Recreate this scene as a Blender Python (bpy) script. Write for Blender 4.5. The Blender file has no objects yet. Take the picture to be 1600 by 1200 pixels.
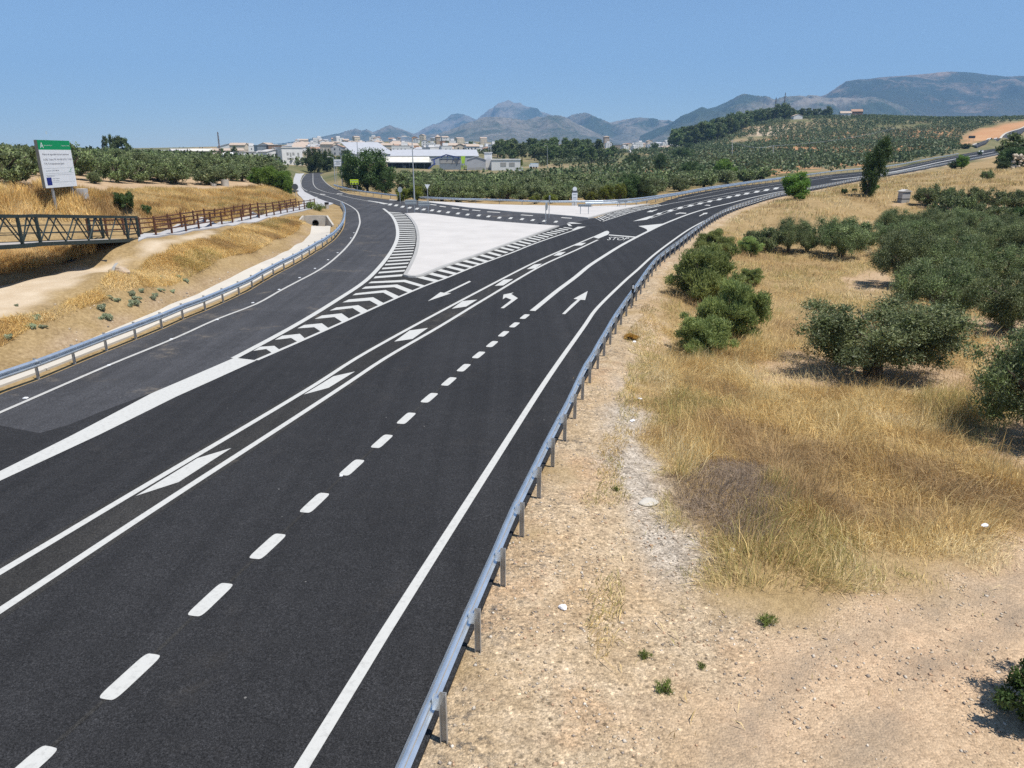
import bpy, bmesh, math, random
import numpy as np
from mathutils import Vector, Matrix
from mathutils.geometry import delaunay_2d_cdt
R = math.radians
rng = np.random.default_rng(7)
random.seed(7)
scn = bpy.context.scene
col = scn.collection

# ------------------------------------------------------------------ camera
FOC, CX, CY = 1120.0, 800.0, 600.0
CAMZ = 7.58
PIT = R(17.82)
cp, sp = math.cos(PIT), math.sin(PIT)
cam = bpy.data.cameras.new('camera')
cam.sensor_width = 36.0
cam.lens = FOC / 1600 * 36
cam.clip_start, cam.clip_end = 0.1, 60000
camo = bpy.data.objects.new('camera', cam)
col.objects.link(camo)
camo.location = (0, 0, CAMZ)
camo.rotation_euler = (R(90) - PIT, 0, 0)
scn.camera = camo

def rays(px):
    px = np.atleast_2d(np.asarray(px, float))
    u = (px[:, 0] - CX) / FOC
    v = (CY - px[:, 1]) / FOC
    return np.stack([u, cp + v * sp, -sp + v * cp], 1)
def at(px, py, Zc):
    return np.array([0, 0, CAMZ]) + rays([(px, py)])[0] * Zc
def atz(px, py, z):
    d = rays([(px, py)])[0]
    return np.array([0, 0, CAMZ]) + d * ((z - CAMZ) / d[2])
def atx(px, py, x):
    d = rays([(px, py)])[0]
    return np.array([0, 0, CAMZ]) + d * (x / d[0])
def project(P):
    P = np.atleast_2d(P)
    q = P - np.array([0, 0, CAMZ])
    zc = q[:, 1] * cp - q[:, 2] * sp
    yc = q[:, 1] * sp + q[:, 2] * cp
    return np.stack([CX + FOC * q[:, 0] / zc, CY - FOC * yc / zc, zc], 1)

# ------------------------------------------------------------------ noise
_tab = np.random.default_rng(3).random((256, 256))
def vnoise(x, y):
    x = np.asarray(x, float); y = np.asarray(y, float)
    xi = np.floor(x).astype(int); yi = np.floor(y).astype(int)
    fx = x - xi; fy = y - yi
    fx = fx * fx * (3 - 2 * fx); fy = fy * fy * (3 - 2 * fy)
    a = _tab[xi & 255, yi & 255]; b = _tab[(xi + 1) & 255, yi & 255]
    c = _tab[xi & 255, (yi + 1) & 255]; d = _tab[(xi + 1) & 255, (yi + 1) & 255]
    return a + (b - a) * fx + (c - a) * fy + (a - b - c + d) * fx * fy
def fbm(x, y, o=4):
    s = 0; a = .5; t = 0
    for i in range(o):
        s = s + a * vnoise(x + 17.3 * i, y + 5.1 * i); t += a
        x = x * 2.03; y = y * 2.03; a *= .5
    return s / t
def sstep(a, b, x):
    t = np.clip((x - a) / (b - a), 0, 1)
    return t * t * (3 - 2 * t)

# ------------------------------------------------------------------ road height
_py = np.array([-400, 15, 50, 75, 100, 4000.]); _ps = np.array([-.027, -.027, .03, .01, 0, 0])
_Y = np.arange(-400, 4000, .25)
_Z = np.cumsum(np.interp(_Y, _py, _ps)) * .25
_Z = _Z - np.interp(0, _Y, _Z)
def spl(x, w):
    return w * np.logaddexp(0, x / w)
def zroad(x, y):
    x = np.asarray(x, float); y = np.asarray(y, float)
    return np.interp(y, _Y, _Z) + .0335 * spl(x - 30, 10) + .03 * spl(x - 210, 15)

def march(px, hf, tmax=3500):
    d = rays(px)
    n = len(d)
    ts = 4 * 1.012 ** np.arange(int(math.log(tmax / 4) / math.log(1.012)))
    X = d[:, 0:1] * ts; Y = d[:, 1:2] * ts; Z = CAMZ + d[:, 2:3] * ts
    hit = Z < hf(X, Y)
    k = np.where(hit.any(1), hit.argmax(1), len(ts) - 1)
    lo = ts[np.maximum(k - 1, 0)]; hi = ts[k]
    for _ in range(26):
        m = (lo + hi) / 2
        below = CAMZ + d[:, 2] * m < hf(d[:, 0] * m, d[:, 1] * m)
        hi = np.where(below, m, hi); lo = np.where(below, lo, m)
    P = np.array([0, 0, CAMZ]) + d * hi[:, None]
    P[:, 2] = hf(P[:, 0], P[:, 1])
    return P
def onroad(px):
    return march(px, zroad, 1200)

def smooth_line(P, step=1.0, ext0=0, ext1=0):
    P = np.asarray(P, float)[:, :2]
    if ext0:
        d = P[0] - P[1]; P = np.vstack([P[0] + d / np.linalg.norm(d) * ext0, P])
    if ext1:
        d = P[-1] - P[-2]; P = np.vstack([P, P[-1] + d / np.linalg.norm(d) * ext1])
    Q = np.vstack([2 * P[0] - P[1], P, 2 * P[-1] - P[-2]])
    out = []
    for i in range(1, len(Q) - 2):
        p0, p1, p2, p3 = Q[i - 1], Q[i], Q[i + 1], Q[i + 2]
        n = max(1, int(np.linalg.norm(p2 - p1) / step))
        a = np.linalg.norm(p1 - p0) ** .5; b = max(np.linalg.norm(p2 - p1) ** .5, 1e-4); c = np.linalg.norm(p3 - p2) ** .5
        a = max(a, 1e-4); c = max(c, 1e-4)
        m1 = (p1 - p0) / a - (p2 - p0) / (a + b) + (p2 - p1) / b
        m2 = (p2 - p1) / b - (p3 - p1) / (b + c) + (p3 - p2) / c
        m1 *= b; m2 *= b
        for k in range(n):
            t = k / n
            out.append((2*t**3-3*t**2+1)*p1 + (t**3-2*t**2+t)*m1 + (-2*t**3+3*t**2)*p2 + (t**3-t**2)*m2)
    out.append(Q[-2])
    return np.array(out)
def normals2(P):
    T = np.gradient(P, axis=0)
    T /= np.maximum(np.linalg.norm(T, axis=1, keepdims=True), 1e-9)
    return np.stack([T[:, 1], -T[:, 0]], 1)      # to the right of the line's direction

def sdist(poly, x, y):
    """signed distance (negative inside) to a closed 2-D polygon"""
    poly = np.asarray(poly, float)[:, :2]
    x = np.asarray(x, float); y = np.asarray(y, float)
    best = np.full(x.shape, 1e18); ins = np.zeros(x.shape, bool)
    n = len(poly)
    for i in range(n):
        ax, ay = poly[i]; bx, by = poly[(i + 1) % n]
        dx, dy = bx - ax, by - ay
        t = np.clip(((x - ax) * dx + (y - ay) * dy) / (dx * dx + dy * dy + 1e-12), 0, 1)
        best = np.minimum(best, (x - ax - t * dx) ** 2 + (y - ay - t * dy) ** 2)
        if by != ay:
            c = ((ay > y) != (by > y)) & (x < dx * (y - ay) / dy + ax)
            ins ^= c
    d = np.sqrt(best)
    return np.where(ins, -d, d)
def sdist_box(poly, x, y, pad):
    """same, but only worked out near the polygon (1e3 elsewhere)"""
    poly = np.asarray(poly, float)
    m = (x > poly[:, 0].min() - pad) & (x < poly[:, 0].max() + pad) & (y > poly[:, 1].min() - pad) & (y < poly[:, 1].max() + pad)
    out = np.full(x.shape, 1e3)
    if m.any():
        out[m] = sdist(poly, x[m], y[m])
    return out

# ------------------------------------------------------------------ road outlines (measured in the photograph, put on the road surface)
def ext_back(P, L):
    d = P[0] - P[1]; d = d / np.linalg.norm(d)
    return np.vstack([P[0] + d * L, P])

RB = [(694,1157),(746,1019),(786,915),(815.5,837),(842,777),(862,731),(880,692),(895,660),(908,628),(920.5,599),(932,579),(941.5,559),(952,540),(959.5,525),(967,511.5),(974.5,499.5),(982,487.5),(989,477),(995,468),(1029,418),(1065,388),(1087.5,369),(1111,350.5),(1140,334),(1170,322.5),(1215,309),(1255,301),(1300,292),(1337,284.5),(1384,276),(1431,267.5),(1499,254),(1553,243.5),(1600,232.5),(1640,226)]
right_base = smooth_line(onroad(RB)[:, :2], 1.0, ext0=16)      # foot of the right-hand guard rail
LB = [(-80,650),(0,613),(60,591),(121,566),(172,545),(217,527),(254,512),(287,497),(316,486),(342,474.5),(366,463.5),(386,454),(404,443),(420,434),(436,425),(450,418),(463,411),(475,404),(485,398),(494,392),(503,387.5),(511,381.5),(517,377.5),(522,373),(528,366),(534,357),(537,345),(537,332),(532,323)]
left_base = smooth_line(onroad(LB)[:, :2], 1.0, ext0=14)
FAR_EDGE = [(1027,318.5),(1050,311),(1080,303),(1140,293),(1219,283.5),(1300,272.5),(1381,265),(1431,255.5),(1470,247.5),(1506,240.5),(1540,234.5),(1575,229),(1605,223.5),(1640,217)]
far_edge = smooth_line(onroad(FAR_EDGE)[:, :2], 2.0)

rb_edge = right_base + normals2(right_base) * -0.22
seam = onroad([(-200,640),(0,665),(62,677),(105,665),(162,642),(250,609),(366,559),(450,514),(525,469),(570,439),(629,430),(680,418),(762,389),(850,361),(880,352),(905,346),(930,341),(960,330.5),(996,323)])[:, :2]
b0 = rb_edge[0]
dirn = (right_base[1] - right_base[0]); dirn /= np.linalg.norm(dirn)
perp = np.array([dirn[1], -dirn[0]])
NEW_POLY = np.vstack([b0 - perp * 26, seam, far_edge, rb_edge[::-1]])
ramp_edge = left_base + normals2(left_base) * 0.18
ramp_left = np.vstack([ramp_edge, onroad([(521,318),(510,315.5),(494,309.5),(476,300.5),(470.5,292),(470,283),(473,275.5),(479,271.5),(489,269.5),(500,269)])[:, :2]])
ramp_right = onroad([(506,270.5),(500,272),(501,275),(505,281),(512.5,288.7),(531,298),(545,303.5),(565,306.5),(580,308),(604,311.5),(650,314.5),(682,318.5),(732,325),(770,328.5),(800,331.5),(860,335.5),(890,338),(912,341),(927,340.5),(945,340)])[:, :2]
OLD_POLY = np.vstack([ramp_left, ramp_right, onroad([(960,348),(900,372),(800,402),(700,440),(600,482),(450,548),(366,590),(250,640),(100,700),(-100,790),(-200,850)])[:, :2]])
ROAD_HULL = [NEW_POLY, OLD_POLY]

# ------------------------------------------------------------------ terrain
cz = [ # pixel, height
 (0,560,-.1),(0,500,.9),(0,455,1.4),(100,445,1.4),(190,428,1.5),(100,500,.55),(200,470,.6),(250,440,.75),(330,420,.5),(400,395,.4),(440,380,.35),(455,393,-.2),(470,379,-.15),(483,366,-.08),(468,352,.75),(516,350,.1),
 (60,418,1.55),(0,429,1.5),(120,404,1.75),(60,400,1.95),(0,405,2.15),(165,398,1.85),
 (0,350,3.4),(100,340,3.5),(200,345,2.9),(200,322,3.9),(300,325,3.2),(380,325,2.4),(430,305,2.0),(450,300,1.3),(474,313,.5),(458,291,.5),(0,310,4.8),(463,316,.7),(280,345,2.5),
 (600,303,-.3),(700,309,-.9),(750,308,-1.2),(900,310,-1.4),(985,312,-1.0),(545,292,.2),(640,300,-.6),
 (720,1150,-.25),(1000,1100,-.4),(1400,1100,-.5),(1590,900,-.6),(1200,900,-.6),(980,820,-.55),(1010,680,-.75),(1150,620,-1.2),(1350,600,-1.4),(1560,640,-1.4),(1060,545,-1.6),(1075,470,-1.3),(1180,480,-1.7),(1300,420,-1.6),(1450,440,-1.6),(1590,450,-1.6),(1150,400,-.8),(1250,372,-.7),(1400,352,-.5),(1550,352,-.3),(1200,330,.8),(1300,325,1.1),(1408,315,1.5),(1330,302,2.2),(1430,286,2.8),(1500,285,3.0),(1540,280,3.3),(1590,292,3.2),(1590,266,4.6),(1480,268,4.0),(1250,315,1.6)]
cd = [ # pixel, camera depth
 (84,315,48),(116,307,50),(0,288,62),(60,286,68),(150,285,88),(265,287.5,102),(340,287,108),(400,286,112),(440,278,130),(0,258,160),(200,258,160),(350,262,170),(420,261,200),(0,242,300),(200,247,300),(350,253,300),(450,256,320),(490,268,265),(-300,240,160),(-300,250,90),
 (700,265.5,350),(850,266,330),(960,266,300),(780,285,230),(880,285,230),(620,280,220),(700,244,600),(700,220,1150),(600,240,700),(600,221,1100),(760,222,1150),(520,226,1000),(440,231,900),(560,255,420),(500,258,350),(850,252,420),(870,237,540),(790,238,560),(960,249,760),(1000,250,820),(920,249,720),(1040,246,900),(950,246,1050),(950,231,1340),(1000,236,1500),(1060,239,1700),(920,258,420),(800,255,420),
 (1010,288,215),(1100,287,200),(1180,283,215),(1200,271,260),(1300,263,300),(1200,250,360),(1100,262,330),(1400,249,390),(1050,248,480),(1000,256,480),(1200,231,500),(1400,226,520),(1480,225,470),(1130,217,680),(1060,236,640),(1215,188,800),(1170,197,760),(1300,184,850),(1400,187,900),(1500,192,820),(1600,186,760),(1700,180,760),(1300,205,680),(1440,205,640),
 (1512,232,395),(1560,216,425),(1600,204,450),(1680,185,480),(1570,222,400)]
pts = [atz(*c) for c in cz] + [at(*c) for c in cd]
def onplane(px, py, off_):      # the path runs straight: where a line of sight meets its vertical plane
    d = rays([(px, py)])[0]; t = (-23.6 - off_ + 45 * .066) / (d[0] + .066 * d[1]); return np.array([0, 0, CAMZ]) + d * t
_z = []
for px_, py_ in [(219,374.5),(244,368),(269,365),(311,358),(347,351.7),(378,346),(405,341.2),(439,334.7),(468,329),(492,323.8)]:
    _z.append(onplane(px_, py_, 0.))
_z = np.array(_z); _q = np.polyfit(_z[:, 1], _z[:, 2], 2)
pts += [np.array(p_) for p_ in [(-21.2,79.2,.0),(-21.3,81.3,1.0),(-22.8,81.3,1.05),(-20.0,81.6,.75),(-21.5,84,.95),(-22.6,87,.8),(-23.4,78.5,1.0),(-24.3,42.2,1.2),(-26.2,42.2,1.3),(-24.3,39.5,1.35),(-26.4,39.5,1.45)]]
for y_ in np.arange(46.5, 106, 4.):
    x_ = -23.6 - (y_ - 45) * .066
    for o_ in (.5, -1.2, -2.9): pts.append(np.array([x_ + o_, y_, np.polyval(_q, y_)]))
print('path z', np.polyval(_q, [45, 60, 75, 90, 104]))
pts += [np.array(p, float) for p in [(0,-40,1.1),(60,-20,-.3),(-50,-10,2.5),(-60,20,4.2),(-110,60,6),(50,10,-.7),(80,40,-1.2),(160,100,4.5),
        (0,2600,6),(-1200,2600,5),(1200,2600,20),(2500,2500,40),(-2500,2500,5),(-400,900,8),(-1200,1000,14),(1500,1000,50),(1400,400,50),(-1500,200,20),(500,1500,25),(800,1400,30),
        (-3000,6000,5),(3000,6000,40),(0,7000,10),(3000,0,30),(-3000,0,20),(0,-3000,0)]]
for line, side in ((right_base, 1), (far_edge, -1), (left_base, -1)):
    nn = normals2(line)
    for i in range(0, len(line), 14):
        q = line[i] + nn[i] * side * .8
        pts.append(np.array([q[0], q[1], zroad(*q) - .05]))
for i in range(5, len(ramp_right), 3):
    q = ramp_right[i]; pts.append(np.array([q[0], q[1], zroad(*q) - .05]))
CP = np.array(pts)
def kern(d2): return np.sqrt(d2 + .6)
_D = kern(((CP[:, None, :2] - CP[None, :, :2]) ** 2).sum(2))
n_ = len(CP)
A_ = np.zeros((n_ + 1, n_ + 1)); A_[:n_, :n_] = _D + np.eye(n_) * -.08; A_[:n_, n_] = 1; A_[n_, :n_] = 1
W_ = np.linalg.solve(A_, np.append(CP[:, 2], 0))
def rbf(x, y):
    x = np.asarray(x, float); y = np.asarray(y, float)
    out = np.full(x.shape, W_[n_])
    for i in range(n_):
        out = out + W_[i] * np.sqrt((x - CP[i, 0]) ** 2 + (y - CP[i, 1]) ** 2 + .6)
    return out
def roaddist(x, y):
    return np.minimum(sdist_box(NEW_POLY, x, y, 40), sdist_box(OLD_POLY, x, y, 40))
def h0_exact(x, y):
    x = np.asarray(x, float); y = np.asarray(y, float)
    d = roaddist(x, y)
    w = sstep(.3, 3.5 + np.clip(np.hypot(x, y) * .012, 0, 8), d)
    return zroad(x, y) * (1 - w) + rbf(x, y) * w

def axis(lo, hi, d0, a, b, g):
    pos = list(np.arange(a, b, d0))
    s = d0; v = pos[-1]; up = []
    while v < hi:
        s *= g; v += s; up.append(v)
    s = d0; v = pos[0]; dn = []
    while v > lo:
        s *= g; v -= s; dn.append(v)
    return np.array(dn[::-1] + pos + up)
GX = axis(-9000, 9000, .5, -45, 62, 1.035)
GY = axis(-2500, 12000, .5, 2, 75, 1.025)
MX, MY = np.meshgrid(GX, GY, indexing='ij')
H0G = h0_exact(MX, MY)
def bil(G, x, y):
    x = np.asarray(x, float); y = np.asarray(y, float)
    i = np.clip(np.searchsorted(GX, x) - 1, 0, len(GX) - 2); j = np.clip(np.searchsorted(GY, y) - 1, 0, len(GY) - 2)
    fx = np.clip((x - GX[i]) / (GX[i + 1] - GX[i]), 0, 1); fy = np.clip((y - GY[j]) / (GY[j + 1] - GY[j]), 0, 1)
    return (G[i, j] * (1 - fx) + G[i + 1, j] * fx) * (1 - fy) + (G[i, j + 1] * (1 - fx) + G[i + 1, j + 1] * fx) * fy
def h0(x, y): return bil(H0G, x, y)
def onh0(px): return march(px, h0)

# paved ground outside the carriageway (path, pavement, drain)
fence_front_px = [(244,368),(269,365.5),(291,361.7),(311,358),(330,354.5),(347,351.5),(363.5,348.5),(378,346),(392,343.5),(405,341),(417,338.8),(428.5,336.9),(439,334.8),(449,332.8),(458.7,330.7),(468,329),(476,327.3),(485.5,325.3),(492,323.8)]
fence_back_px = [(243,363),(264.5,359.7),(284.7,356),(304,352),(321,349),(337,346.4),(353,343.9),(367,341.4),(380.7,339.3),(392.7,337.3),(404,335.2),(416,333.2),(427,331),(437,329),(446,327),(455,325),(463,323.3)]
PATH_POLY = onh0([(216,377),(244,370.3),(291,364),(330,356.8),(378,348),(417,340.8),(449,334.6),(476,329),(492,325.3),(506,323.5),(521,318),(510,315.2),(494,309.2),(476,300),(470,292),(469.3,283),(472,275),(476,271),(462,271),(459,279),(458,290),(465,303),(474,313),(472,319),(455,324.6),(427,330.6),(392,337),(353,343.4),(304,351.5),(264,359),(225,365.5)])[:, :2]
DRAIN_POLY = onh0([(-40,618),(0,604),(60,582),(121,558),(172,538),(217,520),(250,505),(287,490),(317,478),(343,467),(366,456),(386,447),(404,437),(420,428),(436,419),(450,412),(463,405),(475,398),(485,392),(494,386),(503,381),(511,375),(515,367),(517,352),(507,354),(493,354),(488,353),(486,360),(481,370),(470,380),(455,389),(430,402),(400,415),(360,435),(325,452),(290,468),(250,485),(200,506),(120,540),(60,563),(0,585),(-40,598)])[:, :2]
BRANCH_POLY = onh0([(1519,229.5),(1545,219.5),(1570,211),(1600,200),(1650,183),(1650,190),(1600,205.5),(1563,218.3),(1540,226),(1526,231.5)])[:, :2]
PAVED = [PATH_POLY, DRAIN_POLY, BRANCH_POLY]
rd = roaddist(MX, MY)
pv = np.full(MX.shape, 1e3)
for p_ in PAVED:
    pv = np.minimum(pv, sdist_box(p_, MX, MY, 25))
allp = np.minimum(rd, pv)
dist0 = np.hypot(MX, MY)
HG = H0G + (fbm(MX / 2.3, MY / 2.3, 3) - .5) * .22 * sstep(.2, 2.5, allp) + (fbm(MX / 45, MY / 45, 3) - .5) * 1.2 * sstep(8, 40, allp) * sstep(120, 250, dist0)
HG = HG - .05 * (1 - sstep(0, .6, allp)) - .25 * (1 - sstep(-1.2, -.1, allp))
def H(x, y): return bil(HG, x, y)
def onground(px): return march(px, H)
# ------------------------------------------------------------------ materials
def new_mat(name):
    m = bpy.data.materials.new(name); m.use_nodes = True
    nt = m.node_tree; b = nt.nodes['Principled BSDF']
    return m, nt, b
def N(nt, t, **kw):
    n = nt.nodes.new(t)
    for k, v in kw.items(): setattr(n, k, v)
    return n
def texco(nt): return N(nt, 'ShaderNodeTexCoord').outputs['Object']
def noise(nt, scale, detail=4, rough=.55, vec=None, dist=0):
    n = N(nt, 'ShaderNodeTexNoise'); n.inputs['Scale'].default_value = scale
    n.inputs['Detail'].default_value = detail; n.inputs['Roughness'].default_value = rough; n.inputs['Distortion'].default_value = dist
    nt.links.new(vec if vec is not None else texco(nt), n.inputs['Vector'])
    return n.outputs['Fac']
def ramp(nt, fac, stops, interp='LINEAR'):
    n = N(nt, 'ShaderNodeValToRGB'); n.color_ramp.interpolation = interp
    e = n.color_ramp.elements
    while len(e) < len(stops): e.new(.5)
    for k, (p, c) in enumerate(stops):
        e[k].position = p; e[k].color = (*c, 1) if len(c) == 3 else c
    nt.links.new(fac, n.inputs['Fac'])
    return n.outputs['Color']
def g3(v): return (v, v, v)
def mixc(nt, fac, a, b, mode='MIX'):
    n = N(nt, 'ShaderNodeMix', data_type='RGBA', blend_type=mode)
    for s, v in ((n.inputs[0], fac), (n.inputs[6], a), (n.inputs[7], b)):
        if hasattr(v, 'default_value'): nt.links.new(v, s)
        elif isinstance(v, (int, float)): s.default_value = v
        else: s.default_value = (*v, 1)
    return n.outputs[2]
def math_(nt, op, a, b=None, clamp=False):
    n = N(nt, 'ShaderNodeMath', operation=op, use_clamp=clamp)
    for s, v in ((n.inputs[0], a), (n.inputs[1], b)):
        if v is None: continue
        if hasattr(v, 'default_value'): nt.links.new(v, s)
        else: s.default_value = v
    return n.outputs[0]
def bump(nt, b, h, strength=.4, dist=.02):
    n = N(nt, 'ShaderNodeBump'); n.inputs['Strength'].default_value = strength; n.inputs['Distance'].default_value = dist
    nt.links.new(h, n.inputs['Height']); nt.links.new(n.outputs['Normal'], b.inputs['Normal'])
def attr(nt, name, out='Fac'):
    n = N(nt, 'ShaderNodeAttribute'); n.attribute_name = name
    return n.outputs[out]

def plain(name, c, rough=.7, metal=0., var=.18, scale=6., spec=.3, bmp=0.):
    """one colour broken up by soft dirt noise"""
    m, nt, b = new_mat(name)
    f = noise(nt, scale, 5)
    c = np.array(c)
    nt.links.new(ramp(nt, f, [(.3, tuple(c * (1 - var))), (.7, tuple(np.minimum(c * (1 + var), 1)))]), b.inputs['Base Color'])
    b.inputs['Roughness'].default_value = rough; b.inputs['Metallic'].default_value = metal
    b.inputs['Specular IOR Level'].default_value = spec
    if bmp: bump(nt, b, noise(nt, scale * 4, 4), bmp, .02)
    return m

def asphalt(name, c, speck, stain, dust=0.):
    m, nt, b = new_mat(name)
    big = noise(nt, .22, 5, .6); mid = noise(nt, 2.5, 4); fine = noise(nt, 55, 2, .7)
    c = np.array(c)
    base = ramp(nt, big, [(.3, tuple(c * (1 - stain))), (.72, tuple(c * (1 + stain)))])
    base = mixc(nt, .35, base, ramp(nt, mid, [(.3, tuple(c * .75)), (.7, tuple(c * 1.3))]))
    sp = ramp(nt, fine, [(.32, g3(1 - speck)), (.5, g3(1)), (.72, g3(1 + speck * 1.6))])
    base = mixc(nt, 1., base, sp, 'MULTIPLY')
    base = mixc(nt, 1., base, ramp(nt, noise(nt, 20, 2, .8), [(.34, g3(.72)), (.5, g3(.98)), (.66, g3(1.5))]), 'MULTIPLY')
    v = N(nt, 'ShaderNodeTexVoronoi'); v.inputs['Scale'].default_value = 1.1
    nt.links.new(texco(nt), v.inputs['Vector'])
    chip = ramp(nt, v.outputs['Distance'], [(.018, g3(1)), (.026, g3(0))])
    base = mixc(nt, math_(nt, 'MULTIPLY', chip, .5), base, (.3, .29, .27))
    w = N(nt, 'ShaderNodeMapping'); nt.links.new(texco(nt), w.inputs['Vector'])
    w.inputs['Rotation'].default_value = (0, 0, R(13)); w.inputs['Scale'].default_value = (1.6, .03, 1)
    streak = ramp(nt, noise(nt, 1.0, 4, .6, w.outputs['Vector']), [(.35, g3(.86)), (.65, g3(1.14))])
    base = mixc(nt, 1., base, streak, 'MULTIPLY')
    nt.links.new(base, b.inputs['Base Color'])
    if dust:
        dm = math_(nt, 'MULTIPLY', ramp(nt, noise(nt, .35, 6, .7, None, .5), [(.56, g3(0)), (.7, g3(1))]), ramp(nt, noise(nt, 3, 5, .7), [(.4, g3(0)), (.65, g3(dust))]))
        base = mixc(nt, dm, base, (.24, .20, .15)); nt.links.new(base, b.inputs['Base Color'])
    b.inputs['Roughness'].default_value = .88; b.inputs['Specular IOR Level'].default_value = .22
    bump(nt, b, fine, .5, .004)
    return m

def paint(name, c, wear=.3):
    m, nt, b = new_mat(name)
    f = noise(nt, 9, 6, .7); f2 = noise(nt, 60, 2)
    c = np.array(c)
    base = ramp(nt, f, [(.28, tuple(c * (1 - wear))), (.5, tuple(c))])
    base = mixc(nt, .25, base, ramp(nt, f2, [(.3, tuple(c * .7)), (.6, tuple(c))]))
    nt.links.new(base, b.inputs['Base Color']); b.inputs['Roughness'].default_value = .75
    return m

def concrete(name, c, joints=0., stain=.2, scale=.6):
    m, nt, b = new_mat(name)
    c = np.array(c)
    base = ramp(nt, noise(nt, scale, 6, .65), [(.28, tuple(c * (1 - stain))), (.7, tuple(np.minimum(c * (1 + stain * .4), 1)))])
    base = mixc(nt, .3, base, ramp(nt, noise(nt, 18, 4), [(.3, tuple(c * .75)), (.6, tuple(c))]))
    nt.links.new(base, b.inputs['Base Color']); b.inputs['Roughness'].default_value = .85
    bump(nt, b, noise(nt, 30, 3), .3, .01)
    return m

def leafmat(name, dark, light, back=None, trans=.25, extra=None):
    """foliage: tone per leaf from the mesh attribute, paler underside"""
    m, nt, b = new_mat(name)
    t = attr(nt, 'tone')
    oi = N(nt, 'ShaderNodeObjectInfo').outputs['Random']
    stops = [(0., dark), (1., light)] if extra is None else [(0., dark), (.75, light), (1., extra)]
    c = ramp(nt, t, stops)
    hs = N(nt, 'ShaderNodeHueSaturation'); nt.links.new(c, hs.inputs['Color'])
    nt.links.new(math_(nt, 'ADD', math_(nt, 'MULTIPLY', oi, .5), .75), hs.inputs['Value'])
    nt.links.new(math_(nt, 'ADD', math_(nt, 'MULTIPLY', oi, .03), .485), hs.inputs['Hue'])
    c = hs.outputs['Color']
    if back is not None:
        gm = N(nt, 'ShaderNodeNewGeometry')
        c = mixc(nt, gm.outputs['Backfacing'], c, back)
    nt.links.new(c, b.inputs['Base Color'])
    b.inputs['Roughness'].default_value = .55; b.inputs['Specular IOR Level'].default_value = .35
    tr = N(nt, 'ShaderNodeBsdfTranslucent'); nt.links.new(c, tr.inputs['Color'])
    ms = N(nt, 'ShaderNodeMixShader'); ms.inputs[0].default_value = trans
    out = nt.nodes['Material Output']
    nt.links.new(b.outputs[0], ms.inputs[1]); nt.links.new(tr.outputs[0], ms.inputs[2]); nt.links.new(ms.outputs[0], out.inputs['Surface'])
    return m

def colmat(name, rough=.8, trans=0., spec=.25):
    """colour stored on the mesh (natural colour of each blade or stone)"""
    m, nt, b = new_mat(name)
    c = attr(nt, 'tint', 'Color')
    nt.links.new(c, b.inputs['Base Color']); b.inputs['Roughness'].default_value = rough; b.inputs['Specular IOR Level'].default_value = spec
    if trans:
        tr = N(nt, 'ShaderNodeBsdfTranslucent'); nt.links.new(c, tr.inputs['Color'])
        ms = N(nt, 'ShaderNodeMixShader'); ms.inputs[0].default_value = trans
        out = nt.nodes['Material Output']
        nt.links.new(b.outputs[0], ms.inputs[1]); nt.links.new(tr.outputs[0], ms.inputs[2]); nt.links.new(ms.outputs[0], out.inputs['Surface'])
    return m

MAT = {}
MAT['asphalt_new'] = asphalt('fresh_asphalt', (.0195, .0195, .0205), .8, .20, .05)
MAT['asphalt_old'] = asphalt('older_asphalt', (.045, .0455, .049), .4, .22, .55)
MAT['asphalt_dusty'] = asphalt('dusty_asphalt', (.0255, .0245, .023), .7, .22, .25)
MAT['paint'] = paint('white_road_paint', (.455, .455, .43))
MAT['paint_dirty'] = paint('worn_road_paint', (.42, .415, .39), .45)
MAT['island'] = concrete('island_concrete', (.47, .45, .425), stain=.17, scale=.35)
MAT['kerb'] = concrete('kerb_concrete', (.33, .325, .31))
MAT['path'] = concrete('path_concrete', (.38, .375, .375), stain=.14)
MAT['drain'] = concrete('drain_concrete', (.47, .435, .375), stain=.15)
MAT['headwall'] = concrete('weathered_concrete', (.42, .39, .34), stain=.35, scale=1.2)
MAT['steel'] = plain('galvanised_steel', (.66, .72, .77), .34, .82, .12, 3, .5)
MAT['post_steel'] = plain('galvanised_posts', (.42, .42, .41), .5, .6, .2, 4, .5)
MAT['bridge'] = plain('dark_green_paint', (.018, .030, .028), .45, .1, .25, 4, .5)
MAT['bridge_deck'] = concrete('bridge_deck', (.36, .33, .30))
MAT['wood'] = plain('brown_timber', (.085, .034, .018), .7, 0, .4, 9, .3)
MAT['sign_white'] = plain('white_sheet', (.66, .68, .70), .5, 0, .04, 2)
MAT['sign_green'] = plain('green_sheet', (.0, .24, .085), .45, 0, .05, 2)
MAT['sign_side'] = plain('grey_sheet_edge', (.12, .12, .11), .6)
MAT['ink'] = plain('dark_print', (.06, .06, .09), .6, 0, .05)
MAT['eu_blue'] = plain('blue_print', (.012, .02, .16), .5, 0, .05)
MAT['yellow'] = plain('yellow_print', (.75, .55, .02), .5, 0, .05)
MAT['lime'] = plain('fluorescent_sheet', (.46, .62, .02), .5, 0, .03)
MAT['sign_back'] = plain('grey_sign_back', (.30, .33, .34), .45, .4, .08)
MAT['sign_back_dark'] = plain('dark_sign_back', (.08, .085, .09), .5, .3, .1)
MAT['black'] = plain('black_plastic_and_shade', (.012, .012, .013), .5, 0, .2)
MAT['dark'] = plain('pipe_shade_black', (.006, .006, .006), .9, 0, .1)
MAT['pole'] = plain('galvanised_pole', (.45, .47, .48), .45, .5, .1)
MAT['white_wall'] = plain('white_render', (.66, .65, .63), .8, 0, .06, 1.2)
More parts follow.
